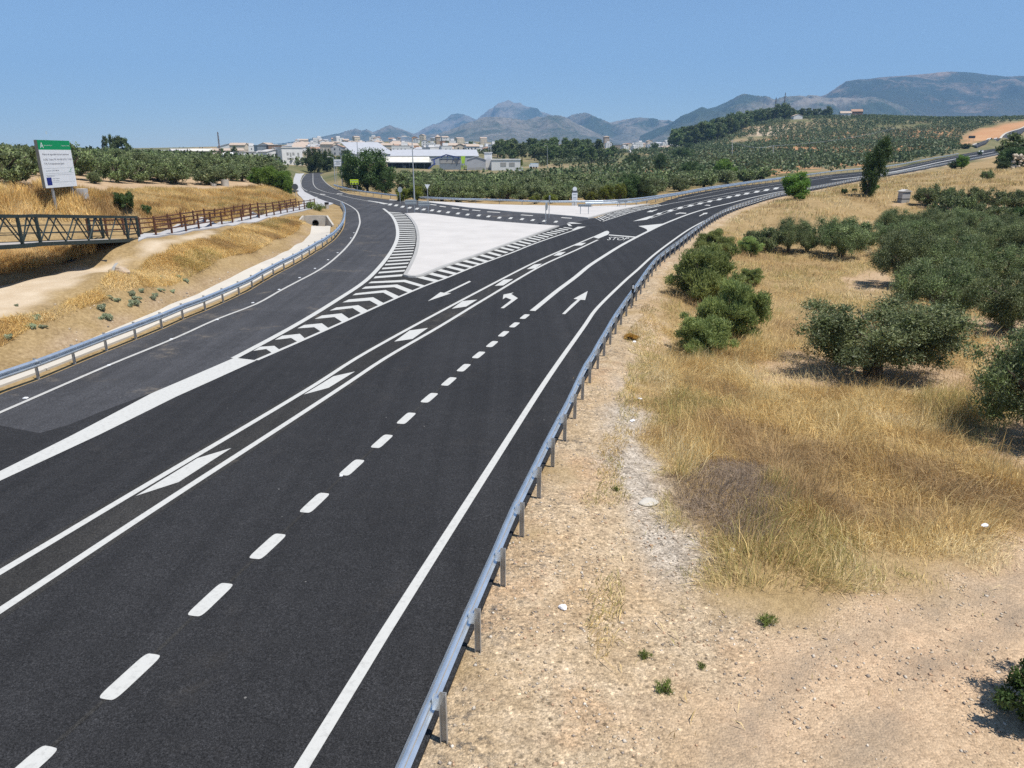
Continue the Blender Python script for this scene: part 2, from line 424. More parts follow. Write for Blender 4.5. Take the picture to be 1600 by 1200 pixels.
MAT['cream_wall'] = plain('cream_render', (.58, .50, .39), .8, 0, .10, 1.2)
MAT['ochre_wall'] = plain('ochre_render', (.48, .27, .15), .8, 0, .12, 1.2)
MAT['grey_wall'] = plain('grey_render', (.42, .42, .42), .8, 0, .12, 1.2)
MAT['brown_wall'] = plain('brown_render', (.23, .15, .11), .8, 0, .12, 1.2)
MAT['stone'] = plain('old_stone', (.36, .28, .20), .9, 0, .25, 1.0, .2, .5)
MAT['tile'] = plain('clay_tiles', (.32, .20, .14), .8, 0, .3, 2.0)
MAT['pale_tile'] = plain('faded_tiles', (.40, .32, .255), .8, 0, .25, 2.0)
MAT['shed'] = plain('pale_metal_sheet', (.38, .39, .41), .6, .0, .08, .4)
MAT['shed_dark'] = plain('grey_metal_sheet', (.22, .25, .28), .5, .2, .12, .6)
MAT['fibre'] = plain('fibre_cement_roof', (.55, .53, .47), .8, 0, .14, .5)
MAT['glass'] = plain('window_glass', (.03, .035, .045), .15, 0, .1, 1, .6)
MAT['blue_paint'] = plain('blue_machine_paint', (.03, .05, .16), .5, 0, .1)
MAT['green_paint'] = plain('green_machine_paint', (.22, .36, .02), .5, 0, .2, 2)
MAT['car_white'] = plain('white_car_paint', (.75, .75, .75), .25, 0, .03, 1, .6)
MAT['car_black'] = plain('black_car_paint', (.015, .016, .02), .25, 0, .03, 1, .6)
MAT['rubber'] = plain('tyre_rubber', (.015, .015, .015), .8)
MAT['rust'] = plain('rusty_lattice', (.16, .09, .07), .7, .2)
MAT['tuft'] = leafmat('fresh_weed_leaves', (.10, .15, .03), (.28, .34, .09), None, .5)
MAT['bark'] = plain('olive_bark', (.09, .07, .05), .9, 0, .35, 9, .2, .6)
MAT['rock'] = plain('pale_rock', (.40, .31, .22), .9, 0, .3, 3, .2, .6)
MAT['olive'] = leafmat('olive_leaves', (.026, .046, .013), (.18, .23, .075), (.18, .21, .105), .2, (.33, .36, .175))
MAT['olive_far'] = leafmat('olive_leaves_far', (.018, .036, .010), (.108, .145, .046), (.11, .135, .06), .15)
MAT['bright'] = leafmat('bright_green_leaves', (.055, .11, .016), (.20, .31, .05), None, .45)
MAT['deep'] = leafmat('deep_green_leaves', (.022, .044, .012), (.09, .138, .036), None, .25)
MAT['broom'] = leafmat('broom_twigs', (.12, .17, .05), (.38, .45, .15), None, .5)
MAT['yellowish'] = leafmat('yellow_green_leaves', (.06, .085, .015), (.22, .24, .03), None, .35)
MAT['pine'] = leafmat('pine_needles', (.036, .062, .018), (.15, .20, .062), None, .15)
MAT['greyweed'] = leafmat('grey_green_leaves', (.28, .32, .19), (.50, .54, .36), None, .4)
MAT['blades'] = colmat('dry_grass_blades', .8, .45)
MAT['stones'] = colmat('loose_stones', .9)
MAT['ruin_stone'] = plain('limestone_rubble', (.43, .37, .29), .9, 0, .3, 2, .2, .6)
MAT['litter'] = plain('white_paper', (.8, .8, .82), .7, 0, .05)

# ------------------------------------------------------------------ mesh helpers
def tag(o, label=None, cat=None, group=None, kind=None):
    if label: o['label'] = label
    if cat: o['category'] = cat
    if group: o['group'] = group
    if kind: o['kind'] = kind
    return o
def base_of(o):
    return np.array(o.location) if o is not None else np.zeros(3)
def mesh_np(name, V, F, mats, parent=None, base=None, midx=None, smooth=False, attrs=None):
    """V (n,3) world, F list of tuples or (m,k) array; stored relative to the parent / base point"""
    b = base_of(parent) if parent is not None else (np.zeros(3) if base is None else np.asarray(base, float))
    me = bpy.data.meshes.new(name)
    V = np.asarray(V, float) - b
    if isinstance(F, np.ndarray):
        k = F.shape[1]
        me.vertices.add(len(V)); me.vertices.foreach_set('co', V.astype(np.float32).ravel())
        me.loops.add(F.size); me.loops.foreach_set('vertex_index', F.astype(np.int32).ravel())
        me.polygons.add(len(F)); me.polygons.foreach_set('loop_start', np.arange(0, F.size, k, dtype=np.int32))
        try: me.polygons.foreach_set('loop_total', np.full(len(F), k, dtype=np.int32))
        except Exception: pass
    else:
        me.from_pydata(V.tolist(), [], [tuple(int(i) for i in f) for f in F])
    if not isinstance(mats, (list, tuple)): mats = [mats]
    for m in mats: me.materials.append(m)
    me.update(calc_edges=True)
    if midx is not None: me.polygons.foreach_set('material_index', np.asarray(midx, dtype=np.int32))
    if smooth: me.polygons.foreach_set('use_smooth', np.ones(len(me.polygons), bool))
    for an, (typ, data) in (attrs or {}).items():
        a = me.attributes.new(an, typ, 'POINT')
        if typ == 'FLOAT': a.data.foreach_set('value', np.asarray(data, np.float32))
        else: a.data.foreach_set('color', np.hstack([np.asarray(data, np.float32), np.ones((len(data), 1), np.float32)]).ravel())
    me.validate(verbose=False)
    o = bpy.data.objects.new(name, me); col.objects.link(o)
    if parent is not None: o.parent = parent
    else: o.location = b
    return o
def empty(name, loc, label=None, cat=None, group=None, kind=None, rz=0.):
    o = bpy.data.objects.new(name, None); col.objects.link(o)
    o.empty_display_size = .3
    o.location = tuple(float(v) for v in loc); o.rotation_euler = (0, 0, rz)
    return tag(o, label, cat, group, kind)

class MB:
    """collects boxes, bars, tubes and polygons into ONE mesh"""
    def __init__(s): s.v = []; s.f = []; s.m = []
    def add(s, V, F, mi=0):
        o = len(s.v); s.v += [tuple(map(float, p)) for p in V]
        s.f += [tuple(o + i for i in f) for f in F]; s.m += [mi] * len(F); return s
    def hexa(s, P, mi=0):       # 4 bottom + 4 top corners
        return s.add(P, [(3,2,1,0),(4,5,6,7),(0,1,5,4),(1,2,6,5),(2,3,7,6),(3,0,4,7)], mi)
    def box(s, c, size, ax=(1,0,0), ay=(0,1,0), az=(0,0,1), mi=0):
        c = np.asarray(c, float); ax, ay, az = (np.asarray(a, float) for a in (ax, ay, az))
        hx, hy, hz = [k / 2 for k in size]
        P = [c + ax*hx*i + ay*hy*j + az*hz*k for k in (-1, 1) for i, j in ((-1,-1),(1,-1),(1,1),(-1,1))]
        return s.hexa(P, mi)
    def bar(s, p, q, w, h=None, up=(0,0,1), mi=0):
        p = np.asarray(p, float); q = np.asarray(q, float); d = q - p; L = np.linalg.norm(d); d = d / max(L, 1e-9)
        u = np.asarray(up, float); x = np.cross(d, u)
        if np.linalg.norm(x) < 1e-3: x = np.cross(d, (1, 0, 0))
        x /= np.linalg.norm(x); y = np.cross(x, d)
        return s.box((p + q) / 2, (w, h or w, L), x, y, d, mi)
    def tube(s, pts, r, n=8, mi=0, cap=True):
        pts = [np.asarray(p, float) for p in pts]
        rs = r if isinstance(r, (list, tuple)) else [r] * len(pts)
        V = []; F = []
        for i, p in enumerate(pts):
            d = pts[min(i + 1, len(pts) - 1)] - pts[max(i - 1, 0)]; d /= max(np.linalg.norm(d), 1e-9)
            x = np.cross(d, (0, 1, 0) if abs(d[1]) < .9 else (1, 0, 0)); x /= np.linalg.norm(x); y = np.cross(d, x)
            V += [p + (x * math.cos(2*math.pi*k/n) + y * math.sin(2*math.pi*k/n)) * rs[i] for k in range(n)]
        for i in range(len(pts) - 1):
            F += [(i*n+k, i*n+(k+1) % n, (i+1)*n+(k+1) % n, (i+1)*n+k) for k in range(n)]
        if cap: F += [tuple(range(n))[::-1], tuple((len(pts)-1)*n + k for k in range(n))]
        return s.add(V, F, mi)
    def prism(s, P, d, mi=0):   # polygon P extruded by vector d
        P = [np.asarray(p, float) for p in P]; d = np.asarray(d, float); n = len(P)
        V = P + [p + d for p in P]
        F = [tuple(range(n))[::-1], tuple(range(n, 2*n))] + [(i, (i+1) % n, n+(i+1) % n, n+i) for i in range(n)]
        return s.add(V, F, mi)
    def poly(s, P, mi=0): return s.add(P, [tuple(range(len(P)))], mi)
    def build(s, name, mats, parent=None, base=None, smooth=False):
        return mesh_np(name, np.array(s.v), s.f, mats, parent, base, s.m, smooth)

def fan(o):
    """copy of a thing with copies of its parts and sub-parts"""
    c = o.copy(); col.objects.link(c)
    for ch in o.children:
        d = ch.copy(); col.objects.link(d); d.parent = c
        for g in ch.children:
            e = g.copy(); col.objects.link(e); e.parent = d
    return c

def sheet(polys, zf, off, cell=1.5, far=120, skirt=0.):
    """CDT-triangulated sheet over 2-D outline(s), following the height function"""
    AV = []; AF = []
    for P in polys:
        P = np.asarray(P, float)[:, :2]
        keep = [0]
        for i in range(1, len(P)):
            if np.linalg.norm(P[i] - P[keep[-1]]) > .02: keep.append(i)
        P = P[keep]
        if np.linalg.norm(P[0] - P[-1]) < .02: P = P[:-1]
        # split long edges
        Q = []
        for i in range(len(P)):
            a, b = P[i], P[(i + 1) % len(P)]
            m = max(1, int(np.linalg.norm(b - a) / (cell if np.hypot(*a) < far else cell * 3)))
            Q += [a + (b - a) * k / m for k in range(m)]
        Q = np.array(Q)
        mn, mx = Q.min(0), Q.max(0)
        G = []
        for c, lo, hi in ((cell, -1e9, far), (cell * 3, far, 1e9)):
            gx, gy = np.meshgrid(np.arange(mn[0], mx[0], c) + c * .37, np.arange(mn[1], mx[1], c) + c * .41, indexing='ij')
            gx = gx.ravel(); gy = gy.ravel(); r = np.hypot(gx, gy); k = (r >= lo) & (r < hi)
            gx, gy = gx[k], gy[k]
            if len(gx):
                k = sdist(Q, gx, gy) < -c * .3
                G.append(np.stack([gx[k], gy[k]], 1))
        G = np.vstack(G) if G else np.zeros((0, 2))
        allv = np.vstack([Q, G])
        vs, es, fs, *_ = delaunay_2d_cdt([Vector(p) for p in allv], [], [list(range(len(Q)))], 1, 1e-5)
        V = np.array([[v.x, v.y] for v in vs])
        Z = zf(V[:, 0], V[:, 1]) + off
        o = sum(len(a) for a in AV)
        AV.append(np.column_stack([V, Z]))
        for f in fs:
            f = list(f)
            a, b, c = V[f[0]], V[f[1]], V[f[2]]
            if (b[0]-a[0])*(c[1]-a[1]) - (b[1]-a[1])*(c[0]-a[0]) < 0: f = f[::-1]
            AF.append(tuple(o + i for i in f))
        if skirt:
            o = sum(len(a) for a in AV); n = len(Q); z = zf(Q[:, 0], Q[:, 1]) + off
            AV.append(np.vstack([np.column_stack([Q, z]), np.column_stack([Q, z - skirt])]))
            AF += [(o+i, o+n+i, o+n+(i+1) % n, o+(i+1) % n) for i in range(n)]
    return np.vstack(AV), AF
def ribbon(P, w, zf, off, w1=None):
    P = np.asarray(P)[:, :2]; nn = normals2(P); n = len(P)
    ww = np.linspace(w, w if w1 is None else w1, n)[:, None] / 2
    A = P - nn * ww; B = P + nn * ww
    V = np.vstack([np.column_stack([A, zf(A[:, 0], A[:, 1]) + off]), np.column_stack([B, zf(B[:, 0], B[:, 1]) + off])])
    F = [(i, n + i, n + i + 1, i + 1) for i in range(n - 1)]
    return V, F
def merge(parts):
    V = []; F = []; o = 0
    for v, f in parts:
        V.append(np.asarray(v)); F += [tuple(o + i for i in q) for q in f]; o += len(v)
    return np.vstack(V), F

# ------------------------------------------------------------------ road, its paint and the islands
road = mesh_np('road', *sheet([OLD_POLY], zroad, 0.0), MAT['asphalt_old'])
tag(road, kind='structure')
main_road = mesh_np('main_road', *sheet([NEW_POLY], zroad, .008, skirt=.1), MAT['asphalt_new'])
tag(main_road, kind='structure')
PZ = .016
def L(px, step=1.0, e0=0, e1=0): return smooth_line(onroad(px)[:, :2], step, e0, e1)
def paintline(name, lines, mat='paint', parent=None):
    V, F = merge([ribbon(p, w, zroad, PZ) for p, w in lines])
    return mesh_np(name, V, F, MAT[mat], parent or main_road)
lineA = L([(0,895),(250,746),(495,600),(557,560),(655,505),(760,449),(836,410),(900,382),(928,370)], e0=10)
lineB = L([(0,955),(270,777),(542,600),(602,560),(686,511),(760,466),(845,416),(900,391),(934,375)], e0=10)
edgeR = L([(472,1200),(560,1057),(600,992),(850,600),(915,507),(931,484),(976.5,439),(997,421),(1020,400),(1050,377),(1080,356.5),(1110,341),(1140,328),(1180,316),(1215,305.5),(1255,297),(1300,289),(1337,281.5),(1384,273.5),(1431,265),(1499,251.5),(1553,241),(1600,230)], e0=12)
laneS = L([(832,486),(870,455),(900,432.5),(920,416),(945,399.5),(970,384),(996,370),(1014,361),(1035,351),(1080,333.5),(1110,324.7),(1140,317.7),(1170,310),(1219,299.5),(1257,293.5),(1300,286),(1340,279)])
mainL = L([(401,563),(512,514.5),(600,474.5),(665,446.5),(700,433.5),(744,415.5),(800,395),(824,385.2),(844,377.7),(880,365.5),(914,354.3)])
farL1 = L([(942,346),(967,338),(990,331),(1024.5,323.3),(1048,318.2),(1095,310),(1140,301.5),(1185,293.3),(1219.5,288),(1260,282.5),(1300,276.5),(1381,267),(1431,257.8),(1470,249.5),(1506,242.3),(1545,235)])
farL2 = L([(1060,311.5),(1080,307.5),(1140,295.5),(1219.5,285),(1300,274)])
goreA = L([(1015,339),(1045,328.5),(1080,319),(1117.5,310),(1162.5,301),(1219.5,291.7),(1260,286.5)])
goreB = L([(1017,341.3),(1047,331),(1080,322),(1117.5,313),(1162.5,304.3),(1219.5,295),(1260,289.5)])
centre_far = L([(1300,281),(1340,276.7),(1381,271),(1431,261.5),(1469,253.2),(1506,245.8),(1553,237.3)])
paintline('edge_line', [(edgeR, .2), (mainL, .2)])
paintline('centre_line', [(lineA, .2), (lineB, .2)])
paintline('lane_line', [(laneS, .32)])
paintline('far_lane_line', [(farL1, .16), (farL2, .12), (goreA, .12), (goreB, .12)])
paintline('far_centre_line', [(centre_far, .9)], 'paint_dirty')
rampL = L([(0,645),(110,597),(175,569),(275,528),(339,499),(400,475.5),(436,455.5),(468,438.5),(492,426),(512,413),(532,396),(546,381),(555,367.5),(562,350),(562,343),(557,329),(540,318),(520,310),(502,304.3),(484,299)], e0=10)
rampR = L([(366,560),(450,515),(488,493),(525,470),(570,440),(595,415),(612,392),(620,375),(621.2,360),(617,345),(610,335),(599,326)])
leftC = L([(489,271),(489,280),(490,288),(496,295),(510,300.3),(525,303.5),(548,309),(575,314.3),(599,318.3)])
leftE = L([(477,273),(471.8,280),(470.3,288),(473,294),(480,298.5)])
rightE = L([(501.5,275),(505,280.7),(513.5,289),(529,297.6),(545,302.8),(565,306)])
paintline('ramp_edge_line', [(rampL, .17)], 'paint_dirty', road)
paintline('gore_line', [(rampR, .32)], 'paint', road)
paintline('left_road_line', [(leftC, .14), (leftE, .14), (rightE, .14)], 'paint_dirty', road)
ab = np.array([(a_ + lineB[((lineB - a_)**2).sum(1).argmin()]) / 2 for a_ in lineA]); wab = np.array([np.linalg.norm(a_ - lineB[((lineB - a_)**2).sum(1).argmin()]) for a_ in lineA])
nn_ = normals2(ab); Aq = ab - nn_*(wab[:, None]/2 + .25); Bq = ab + nn_*(wab[:, None]/2 + .25)
mesh_np('dusty_median', *sheet([np.vstack([Aq, Bq[::-1]])], zroad, .012, 1.5), MAT['asphalt_dusty'], main_road)
mesh_np('dusty_gore', *sheet([np.vstack([rampR[2:], onroad([(605,329.5),(620,331),(634,336.2),(644,347),(651,365),(650,386),(641,411),(629,433)])[:, :2], onroad([(650,436),(676,428),(720,411),(788,387),(842,369),(875,357),(880,357)])[:, :2], onroad([(905,358)])[:, :2], mainL[::-1][2:]])], zroad, .012, 1.5), MAT['asphalt_dusty'], main_road)
dj = smooth_line(onroad([(26,1216),(205,1057),(330,937),(419,854),(492,786),(550,731),(597,690),(671,622),(724.7,575),(787,522),(820,495),(832,486)])[:, :2], 1.0, ext0=8)
mesh_np('paving_joint', *ribbon(dj, .07, zroad, .0125), MAT['asphalt_dusty'], main_road)
tl = L([(575,313.6),(590,316),(604,319)])
mesh_np('median_line', *ribbon(tl, .3, zroad, PZ, 1.0), MAT['paint'], road)

def areas(name, pxpolys, mat='paint', parent=None, cell=1.2):
    V, F = sheet([onroad(p) for p in pxpolys], zroad, PZ, cell)
    return mesh_np(name, V, F, MAT[mat], parent or main_road)
# long white wedge that opens into the gore
areas('wedge_marking', [[(-40,757),(0,737),(112,681),(237,615),(366,559.5),(401,563.5),(275,620.5),(155,680),(0,752),(-40,771)]])
CH = [
 [(395.7,548.8),(406.3,542.3),(428.7,540.8),(436.2,546.5),(424.3,551.3),(416,545.8)],
 [(429.5,531.5),(440.7,525),(468.5,522),(476,528.8),(464.3,534.2),(455,528.5)],
 [(464.8,513.5),(475.2,508.2),(503,505.5),(513.2,513),(501.2,518.3),(491,511.7)],
 [(491.8,498.8),(503,493.3),(533.8,490),(545.4,498.2),(534.5,503.3),(522.5,495.8)],
 [(515,485.8),(525.5,480.8),(560,477.2),(574.5,485.3),(564.5,490),(551,481.7)],
 [(535,473),(545,468.3),(583,464.8),(601,474.8),(592.7,478.2),(577.7,470)],
 [(550.8,461.8),(556,458.6),(602.5,453.5),(625.7,464.3),(617.5,467.5),(598.7,457.5)],
 [(565,451.7),(571,448.2),(620.5,444.8),(647.5,455),(640,458),(616,449)],
 [(575.5,443),(580,440.3),(633.2,437.5),(665.8,447),(660,449.3),(631,441)]]
areas('chevron_marking', CH, parent=main_road)
hl = [(583.6,435.3),(590.5,427.7),(596.3,421.2),(601,415),(605,409.4),(608,404.4),(611,399.4),(614,394.6),(616,390),(618,386),(620,382.1),(621,378.8),(622,375.4),(623,372.2),(623.5,369.1),(623.7,365.9),(623.7,362.9),(623.3,360),(623,357.1),(622,354),(621.2,351.3),(620.2,348.5),(618.7,345.6),(617.5,343.1),(615.6,340.6),(613.7,337.9),(611,335),(608,332.2),(605,329.5)]
hr = [(628,431.9),(631.9,424.4),(635,418.4),(637.5,412.5),(641,407.1),(642.8,402.3),(644.6,397.5),(645.9,392.8),(646.9,388.5),(647.8,384.6),(648.8,381),(649.1,377.5),(649.5,374.4),(649.8,371.2),(649.6,368.1),(649.4,365),(649,361.9),(648.5,358.8),(648.1,356.2),(647.2,353.8),(646.2,351.2),(645.2,348.5),(643.8,346),(642.5,343.8),(640.5,341.2),(638,338.8),(634,336.2),(630,333.8),(620,331)]
bars = []
for i in range(len(hl) - 1):
    a, b, c, d = (np.array(v) for v in (hl[i], hr[i], hr[i + 1], hl[i + 1]))
    bars.append([a, b, b + (c - b) * .42, a + (d - a) * .42])
areas('ramp_hatching', bars, parent=road)
bu = [(626+24.5,433.8),(666.2,428.1),(681.2,422.8),(695,417.5),(708.8,413.1),(721.2,408.5),(735,403.8),(747.5,399.4),(759.5,395.3),(770,391.2),(780.5,387.8),(790.2,384.3),(800,381),(809,378),(817.2,375),(824.8,372.3),(832.2,369.8),(839,367.8),(846.5,365.5),(853.2,363.8),(859.2,361.5),(866,359.7),(872,357.8),(879.5,355.8),(885.5,354.3)]
bl = [(680,441.2),(693.8,435),(708.8,429.4),(721.2,424.1),(733.8,418.8),(746.2,414.1),(757.5,410),(769.2,405),(779.8,400.8),(790.2,396),(800,392.3),(809.8,388.8),(818.8,385.2),(827,382.2),(836,378.8),(842.8,376),(849.5,373.5),(855.5,371.3),(862.2,368.7),(869,366.3),(874.2,364),(880.2,362.2),(886.2,360),(892.2,357.8),(899,355.8)]
bars = []
for i in range(len(bu) - 1):
    a, b, c, d = (np.array(v, float) for v in (bu[i], bl[i], bl[i + 1], bu[i + 1]))
    bars.append([a, a + (d - a) * .45, b + (c - b) * .45, b])
bars.append([(902.7,354.4),(913.2,354.3),(900,359.2),(893,359.5)])
areas('main_hatching', bars)
# hatching in front of the far island, evenly spaced on the ground
kb = L([(930,340.8),(960,331.6),(996,324),(1030,318.9)], .25)
mb_ = L([(938.5,345.6),(967,337.2),(990,330.6),(1024.5,323),(1036,320.4)], .25)
bars = []
for i in range(24):
    t0, t1 = i / 24, (i + .42) / 24
    f = lambda ln, t: ln[min(int(t * (len(ln) - 1)), len(ln) - 1)]
    bars.append(np.array([f(kb, t0), f(kb, t1), f(mb_, t1), f(mb_, t0)]))
V, F = sheet(bars, zroad, PZ, 3)
mesh_np('far_hatching', V, F, MAT['paint'], main_road)
# slanted fillers between the two centre lines
areas('median_filler', [
 [(212.3,775.7),(308.5,716.7),(361.8,700.6),(279.2,754)],
 [(474.5,617),(521,588.5),(554.7,581),(513.5,606.5)],
 [(616,534.2),(640,516.8),(668.8,512.8),(644.5,530)],
 [(706,482.8),(722.5,470.8),(745.8,468.5),(728.5,479.3)],
 [(773,447),(787.2,437.3),(801.8,436.2),(786.5,446.2)],
 [(823.2,420.8),(834.5,413.7),(846.8,412.2),(836,419.7)],
 [(864.5,399.8),(872.8,394.8),(884,393.8),(875.8,399.3)],
 [(896.8,384),(905,380.2),(915.8,379.5),(908.8,383.7)],
 [(926,370.5),(945.5,361.5),(949,360.8),(951.5,362),(952,364),(950,366.8),(935,373)],
 [(989,345.8),(1015.5,337.8),(1022,338.2),(1010,343.5)]])
areas('far_median_filler', [[(x-4.8, y+1.4),(x-1, y-1.3),(x+6, y-1.6),(x+2, y+1.2)] for x, y in [(1029,334.2),(1047,329.3),(1062,325),(1078.5,321.5),(1093.5,318.2),(1108.5,314.8),(1123.5,311.7),(1138.5,308.3),(1152,305.5),(1166,302.7),(1182,299.7),(1197,297),(1212,294.5)]])
areas('painted_island', [[(997.5,353.4),(1012,352),(1036,349.6),(1022,356.5),(1014,360.8),(1011.5,361),(1010.5,358.5),(1006,356.2)]])
areas('stop_line', [[(951.5,366.6),(993.5,370),(991.5,371.4),(951,367.9)]])
areas('direction_arrow', [
 [(668.5,470.9),(688.3,456.8),(694,458),(733.3,439.1),(736,440.4),(698.2,458.6),(705.2,458.5)],
 [(782.2,481.8),(787.3,482),(809.2,466.2),(798.8,459.8),(802.4,457.4),(786.7,460.7),(785.5,468),(790.3,465),(799.3,468.7)],
 [(878.2,491),(883,491.2),(907,468.7),(914.2,469.2),(918.2,455.2),(896.2,467.2),(902.5,468.3),(892.5,476.5)],
 [(1010.2,331.7),(1016.2,328.8),(1018.5,329.2),(1026.7,327.2),(1027.6,327.8),(1020.5,330.2),(1020,331.2)],
 [(1092,337.6),(1098.5,334.2),(1098,333.2),(1105.5,332.3),(1104.8,334.3),(1101,334.7),(1093.5,338)]])
areas('worn_arrow', [[(1055,334.2),(1062,332.2),(1072.5,332.7),(1071.8,334.2),(1062.5,333.7),(1056.5,335)],
                     [(1100.5,321.5),(1104,320),(1110,320.6),(1109,321.8),(1104.5,321.2)]], 'paint_dirty')
# dashes 1 m long, 1 m apart, rounded by the spray
dpos = onroad([(-40,1275),(26,1216),(205,1057),(330,937),(419,854),(492,786),(550,731),(597,690),(635,654),(671,622),(701.5,596.5),(724.7,575),(748,555),(769,538),(787,522),(804,508),(820,495)])[:, :2]
dl = smooth_line(dpos[1:], .25, ext0=6)
dtan = np.gradient(dl, axis=0)
dps = []
for c in dpos[1:]:
    i = ((dl - c) ** 2).sum(1).argmin(); t = dtan[i] / np.linalg.norm(dtan[i]); n = np.array([t[1], -t[0]])
    q = []
    for k in range(28):
        a = 2 * math.pi * k / 28; ca, sa = math.cos(a), math.sin(a)
        q.append(c + t * math.copysign(abs(ca) ** .35, ca) * .54 + n * math.copysign(abs(sa) ** .35, sa) * .155)
    dps.append(np.array(q)[::-1])
V, F = sheet(dps, zroad, PZ, 3)
mesh_np('lane_dashes', V, F, MAT['paint'], main_road)
# side road blocks
blk = [(609.5,319.6),(619,321),(629,323),(640,324.6),(651.5,326.2),(662,327.3),(675,328.7),(686,330.3),(700,331.9),(715.5,333.6),(730.5,335.4),(748,336.7),(763.2,338.2),(780.2,340.2),(797.8,341),(815.5,342.5),(832.3,344),(850.3,345.2),(868.5,346.5)]
areas('side_road_blocks', [[(x-4, y+1.2),(x-.5, y-1.4),(x+4, y-1.1),(x+1.2, y+1.5)] for x, y in blk], parent=road)
areas('side_road_dashes', [[(x-w/2, y-1),(x+w/2, y+.2),(x+w/2-1, y+1.2),(x-w/2-2, y)] for x, y, w in [(615,312.6,11),(632,314,11),(660,317.5,9),(678,320,9),(692.5,322.8,9),(712.5,325.5,11),(728,327.7,10),(745,328.8,12),(772,331.5,20),(824,336.4,18),(886,340.6,16)]]
      + [[(x-5, y),(x+4, y+.6),(x+2, y+1.4),(x-6, y+.8)] for x, y in [(493,307.5),(505,303),(532,302.3)]], 'paint_dirty', road)
areas('give_way_marking', [[(886.8,348),(893.5,347.4),(910,349.6),(892.5,349.8)],[(885.5,349.6),(889.5,349.4),(894,353.4),(889,353.4)]])

def text_mesh(s, size=1.0):
    cu = bpy.data.curves.new('t', 'FONT'); cu.body = s; cu.size = size; cu.resolution_u = 2
    o = bpy.data.objects.new('t', cu); col.objects.link(o)
    dg = bpy.context.evaluated_depsgraph_get(); dg.update()
    me = bpy.data.meshes.new_from_object(o.evaluated_get(dg))
    V = np.array([v.co[:2] for v in me.vertices]) if len(me.vertices) else np.zeros((0, 2)); F = [tuple(p.vertices) for p in me.polygons]
    bpy.data.objects.remove(o); bpy.data.curves.remove(cu); bpy.data.meshes.remove(me)
    return V, F
tv, tf = text_mesh('STOP')
tv = (tv - tv.min(0)) / (tv.max(0) - tv.min(0))
q = onroad([(948,375.3),(979.5,375.6),(984.5,371.2),(952.5,370.4)])[:, :2]
W2 = (1-tv[:,:1])*(1-tv[:,1:])*q[0] + tv[:,:1]*(1-tv[:,1:])*q[1] + tv[:,:1]*tv[:,1:]*q[2] + (1-tv[:,:1])*tv[:,1:]*q[3]
mesh_np('stop_lettering', np.column_stack([W2, zroad(W2[:,0], W2[:,1]) + PZ]), tf, MAT['paint'], main_road)

def inset(P, d):
    P = np.asarray(P, float)[:, :2]
    a = np.roll(P, 1, 0); c = np.roll(P, -1, 0)
    t1 = P - a; t2 = c - P
    t1 /= np.linalg.norm(t1, axis=1, keepdims=True); t2 /= np.linalg.norm(t2, axis=1, keepdims=True)
    area = (P[:, 0] * np.roll(P[:, 1], -1) - np.roll(P[:, 0], -1) * P[:, 1]).sum()
    s = 1 if area > 0 else -1
    n1 = np.stack([-t1[:, 1], t1[:, 0]], 1) * s; n2 = np.stack([-t2[:, 1], t2[:, 0]], 1) * s
    m = n1 + n2; k = np.maximum((m * n1).sum(1), .35)[:, None]
    return P + m / k * d
def island(name, px):
    P = onroad(px)[:, :2]
    Q = [];
    for i in range(len(P)):
        a, b = P[i], P[(i + 1) % len(P)]; m = max(1, int(np.linalg.norm(b - a) / 1.5)); Q += [a + (b - a) * k / m for k in range(m)]
    P = np.array(Q); I = inset(P, .3); I2 = inset(P, .03)
    n = len(P); z = lambda p, o: np.column_stack([p, zroad(p[:, 0], p[:, 1]) + o])
    isl = mesh_np(name, *sheet([I], zroad, .128, 2.0), MAT['island'])
    tag(isl, kind='structure')
    V = np.vstack([z(P, -.02), z(I2, .12), z(I, .132), z(I, .05)])
    F = [(k*n+i, k*n+(i+1) % n, (k+1)*n+(i+1) % n, (k+1)*n+i) for k in range(3) for i in range(n)]
    mesh_np('kerb', V, F, MAT['kerb'], isl)
    return isl
island('traffic_island', [(629.4,431.4),(634.5,423),(641,410),(646,399),(649.4,386.5),(650.8,375),(650.2,365),(647.7,355),(643,346.5),(637,339.5),(631.5,334.6),(651,333.8),(679,336),(702,339),(732,343),(770,346.8),(791,348.3),(842,352.2),(874,354.2),(860,359.5),(836,368.5),(812,377),(788,385.5),(762.5,395),(740,403),(718,410.5),(695,418.5),(676,426.5),(662.5,432),(650,434.6),(637.5,433.6)])
island('traffic_island', [(650,314.6),(679,315.7),(732,318.2),(770,320.2),(815,321.4),(890,322.6),(935,322.7),(985,321.4),(1016,319.2),(996,323.4),(960,331),(927,340),(919,341.8),(912,341),(890,338.7),(860,336),(800,332),(770,329),(732,325.6),(682,319.1)])

# path, pavement, drain, branch road
pth = mesh_np('footpath', *sheet([PATH_POLY], h0, .05, 1.2, skirt=.35), MAT['path']); tag(pth, kind='structure')
drn = mesh_np('drainage_channel', *sheet([DRAIN_POLY], h0, .04, 1.0, skirt=.2), MAT['drain']); tag(drn, kind='structure')
jn = MB()
for i in range(4, len(left_base) - 10, 7):
    a = left_base[i]; n = normals2(left_base)[i]; p = a - n * .35; q = a - n * 1.35
    for s, e in ((p, q),):
        P = [np.array([*(s + (e - s) * t), 0]) for t in np.linspace(0, 1, 6)]
        for k in range(5):
            u, v = P[k].copy(), P[k + 1].copy(); u[2] = h0(u[0], u[1]) + .045; v[2] = h0(v[0], v[1]) + .045
            jn.bar(u, v, .03, .01)
jn.build('joint', MAT['headwall'], drn)
brn = mesh_np('branch_road', *sheet([BRANCH_POLY], h0, .95, 4.0, skirt=2.5), MAT['asphalt_old']); tag(brn, kind='structure')
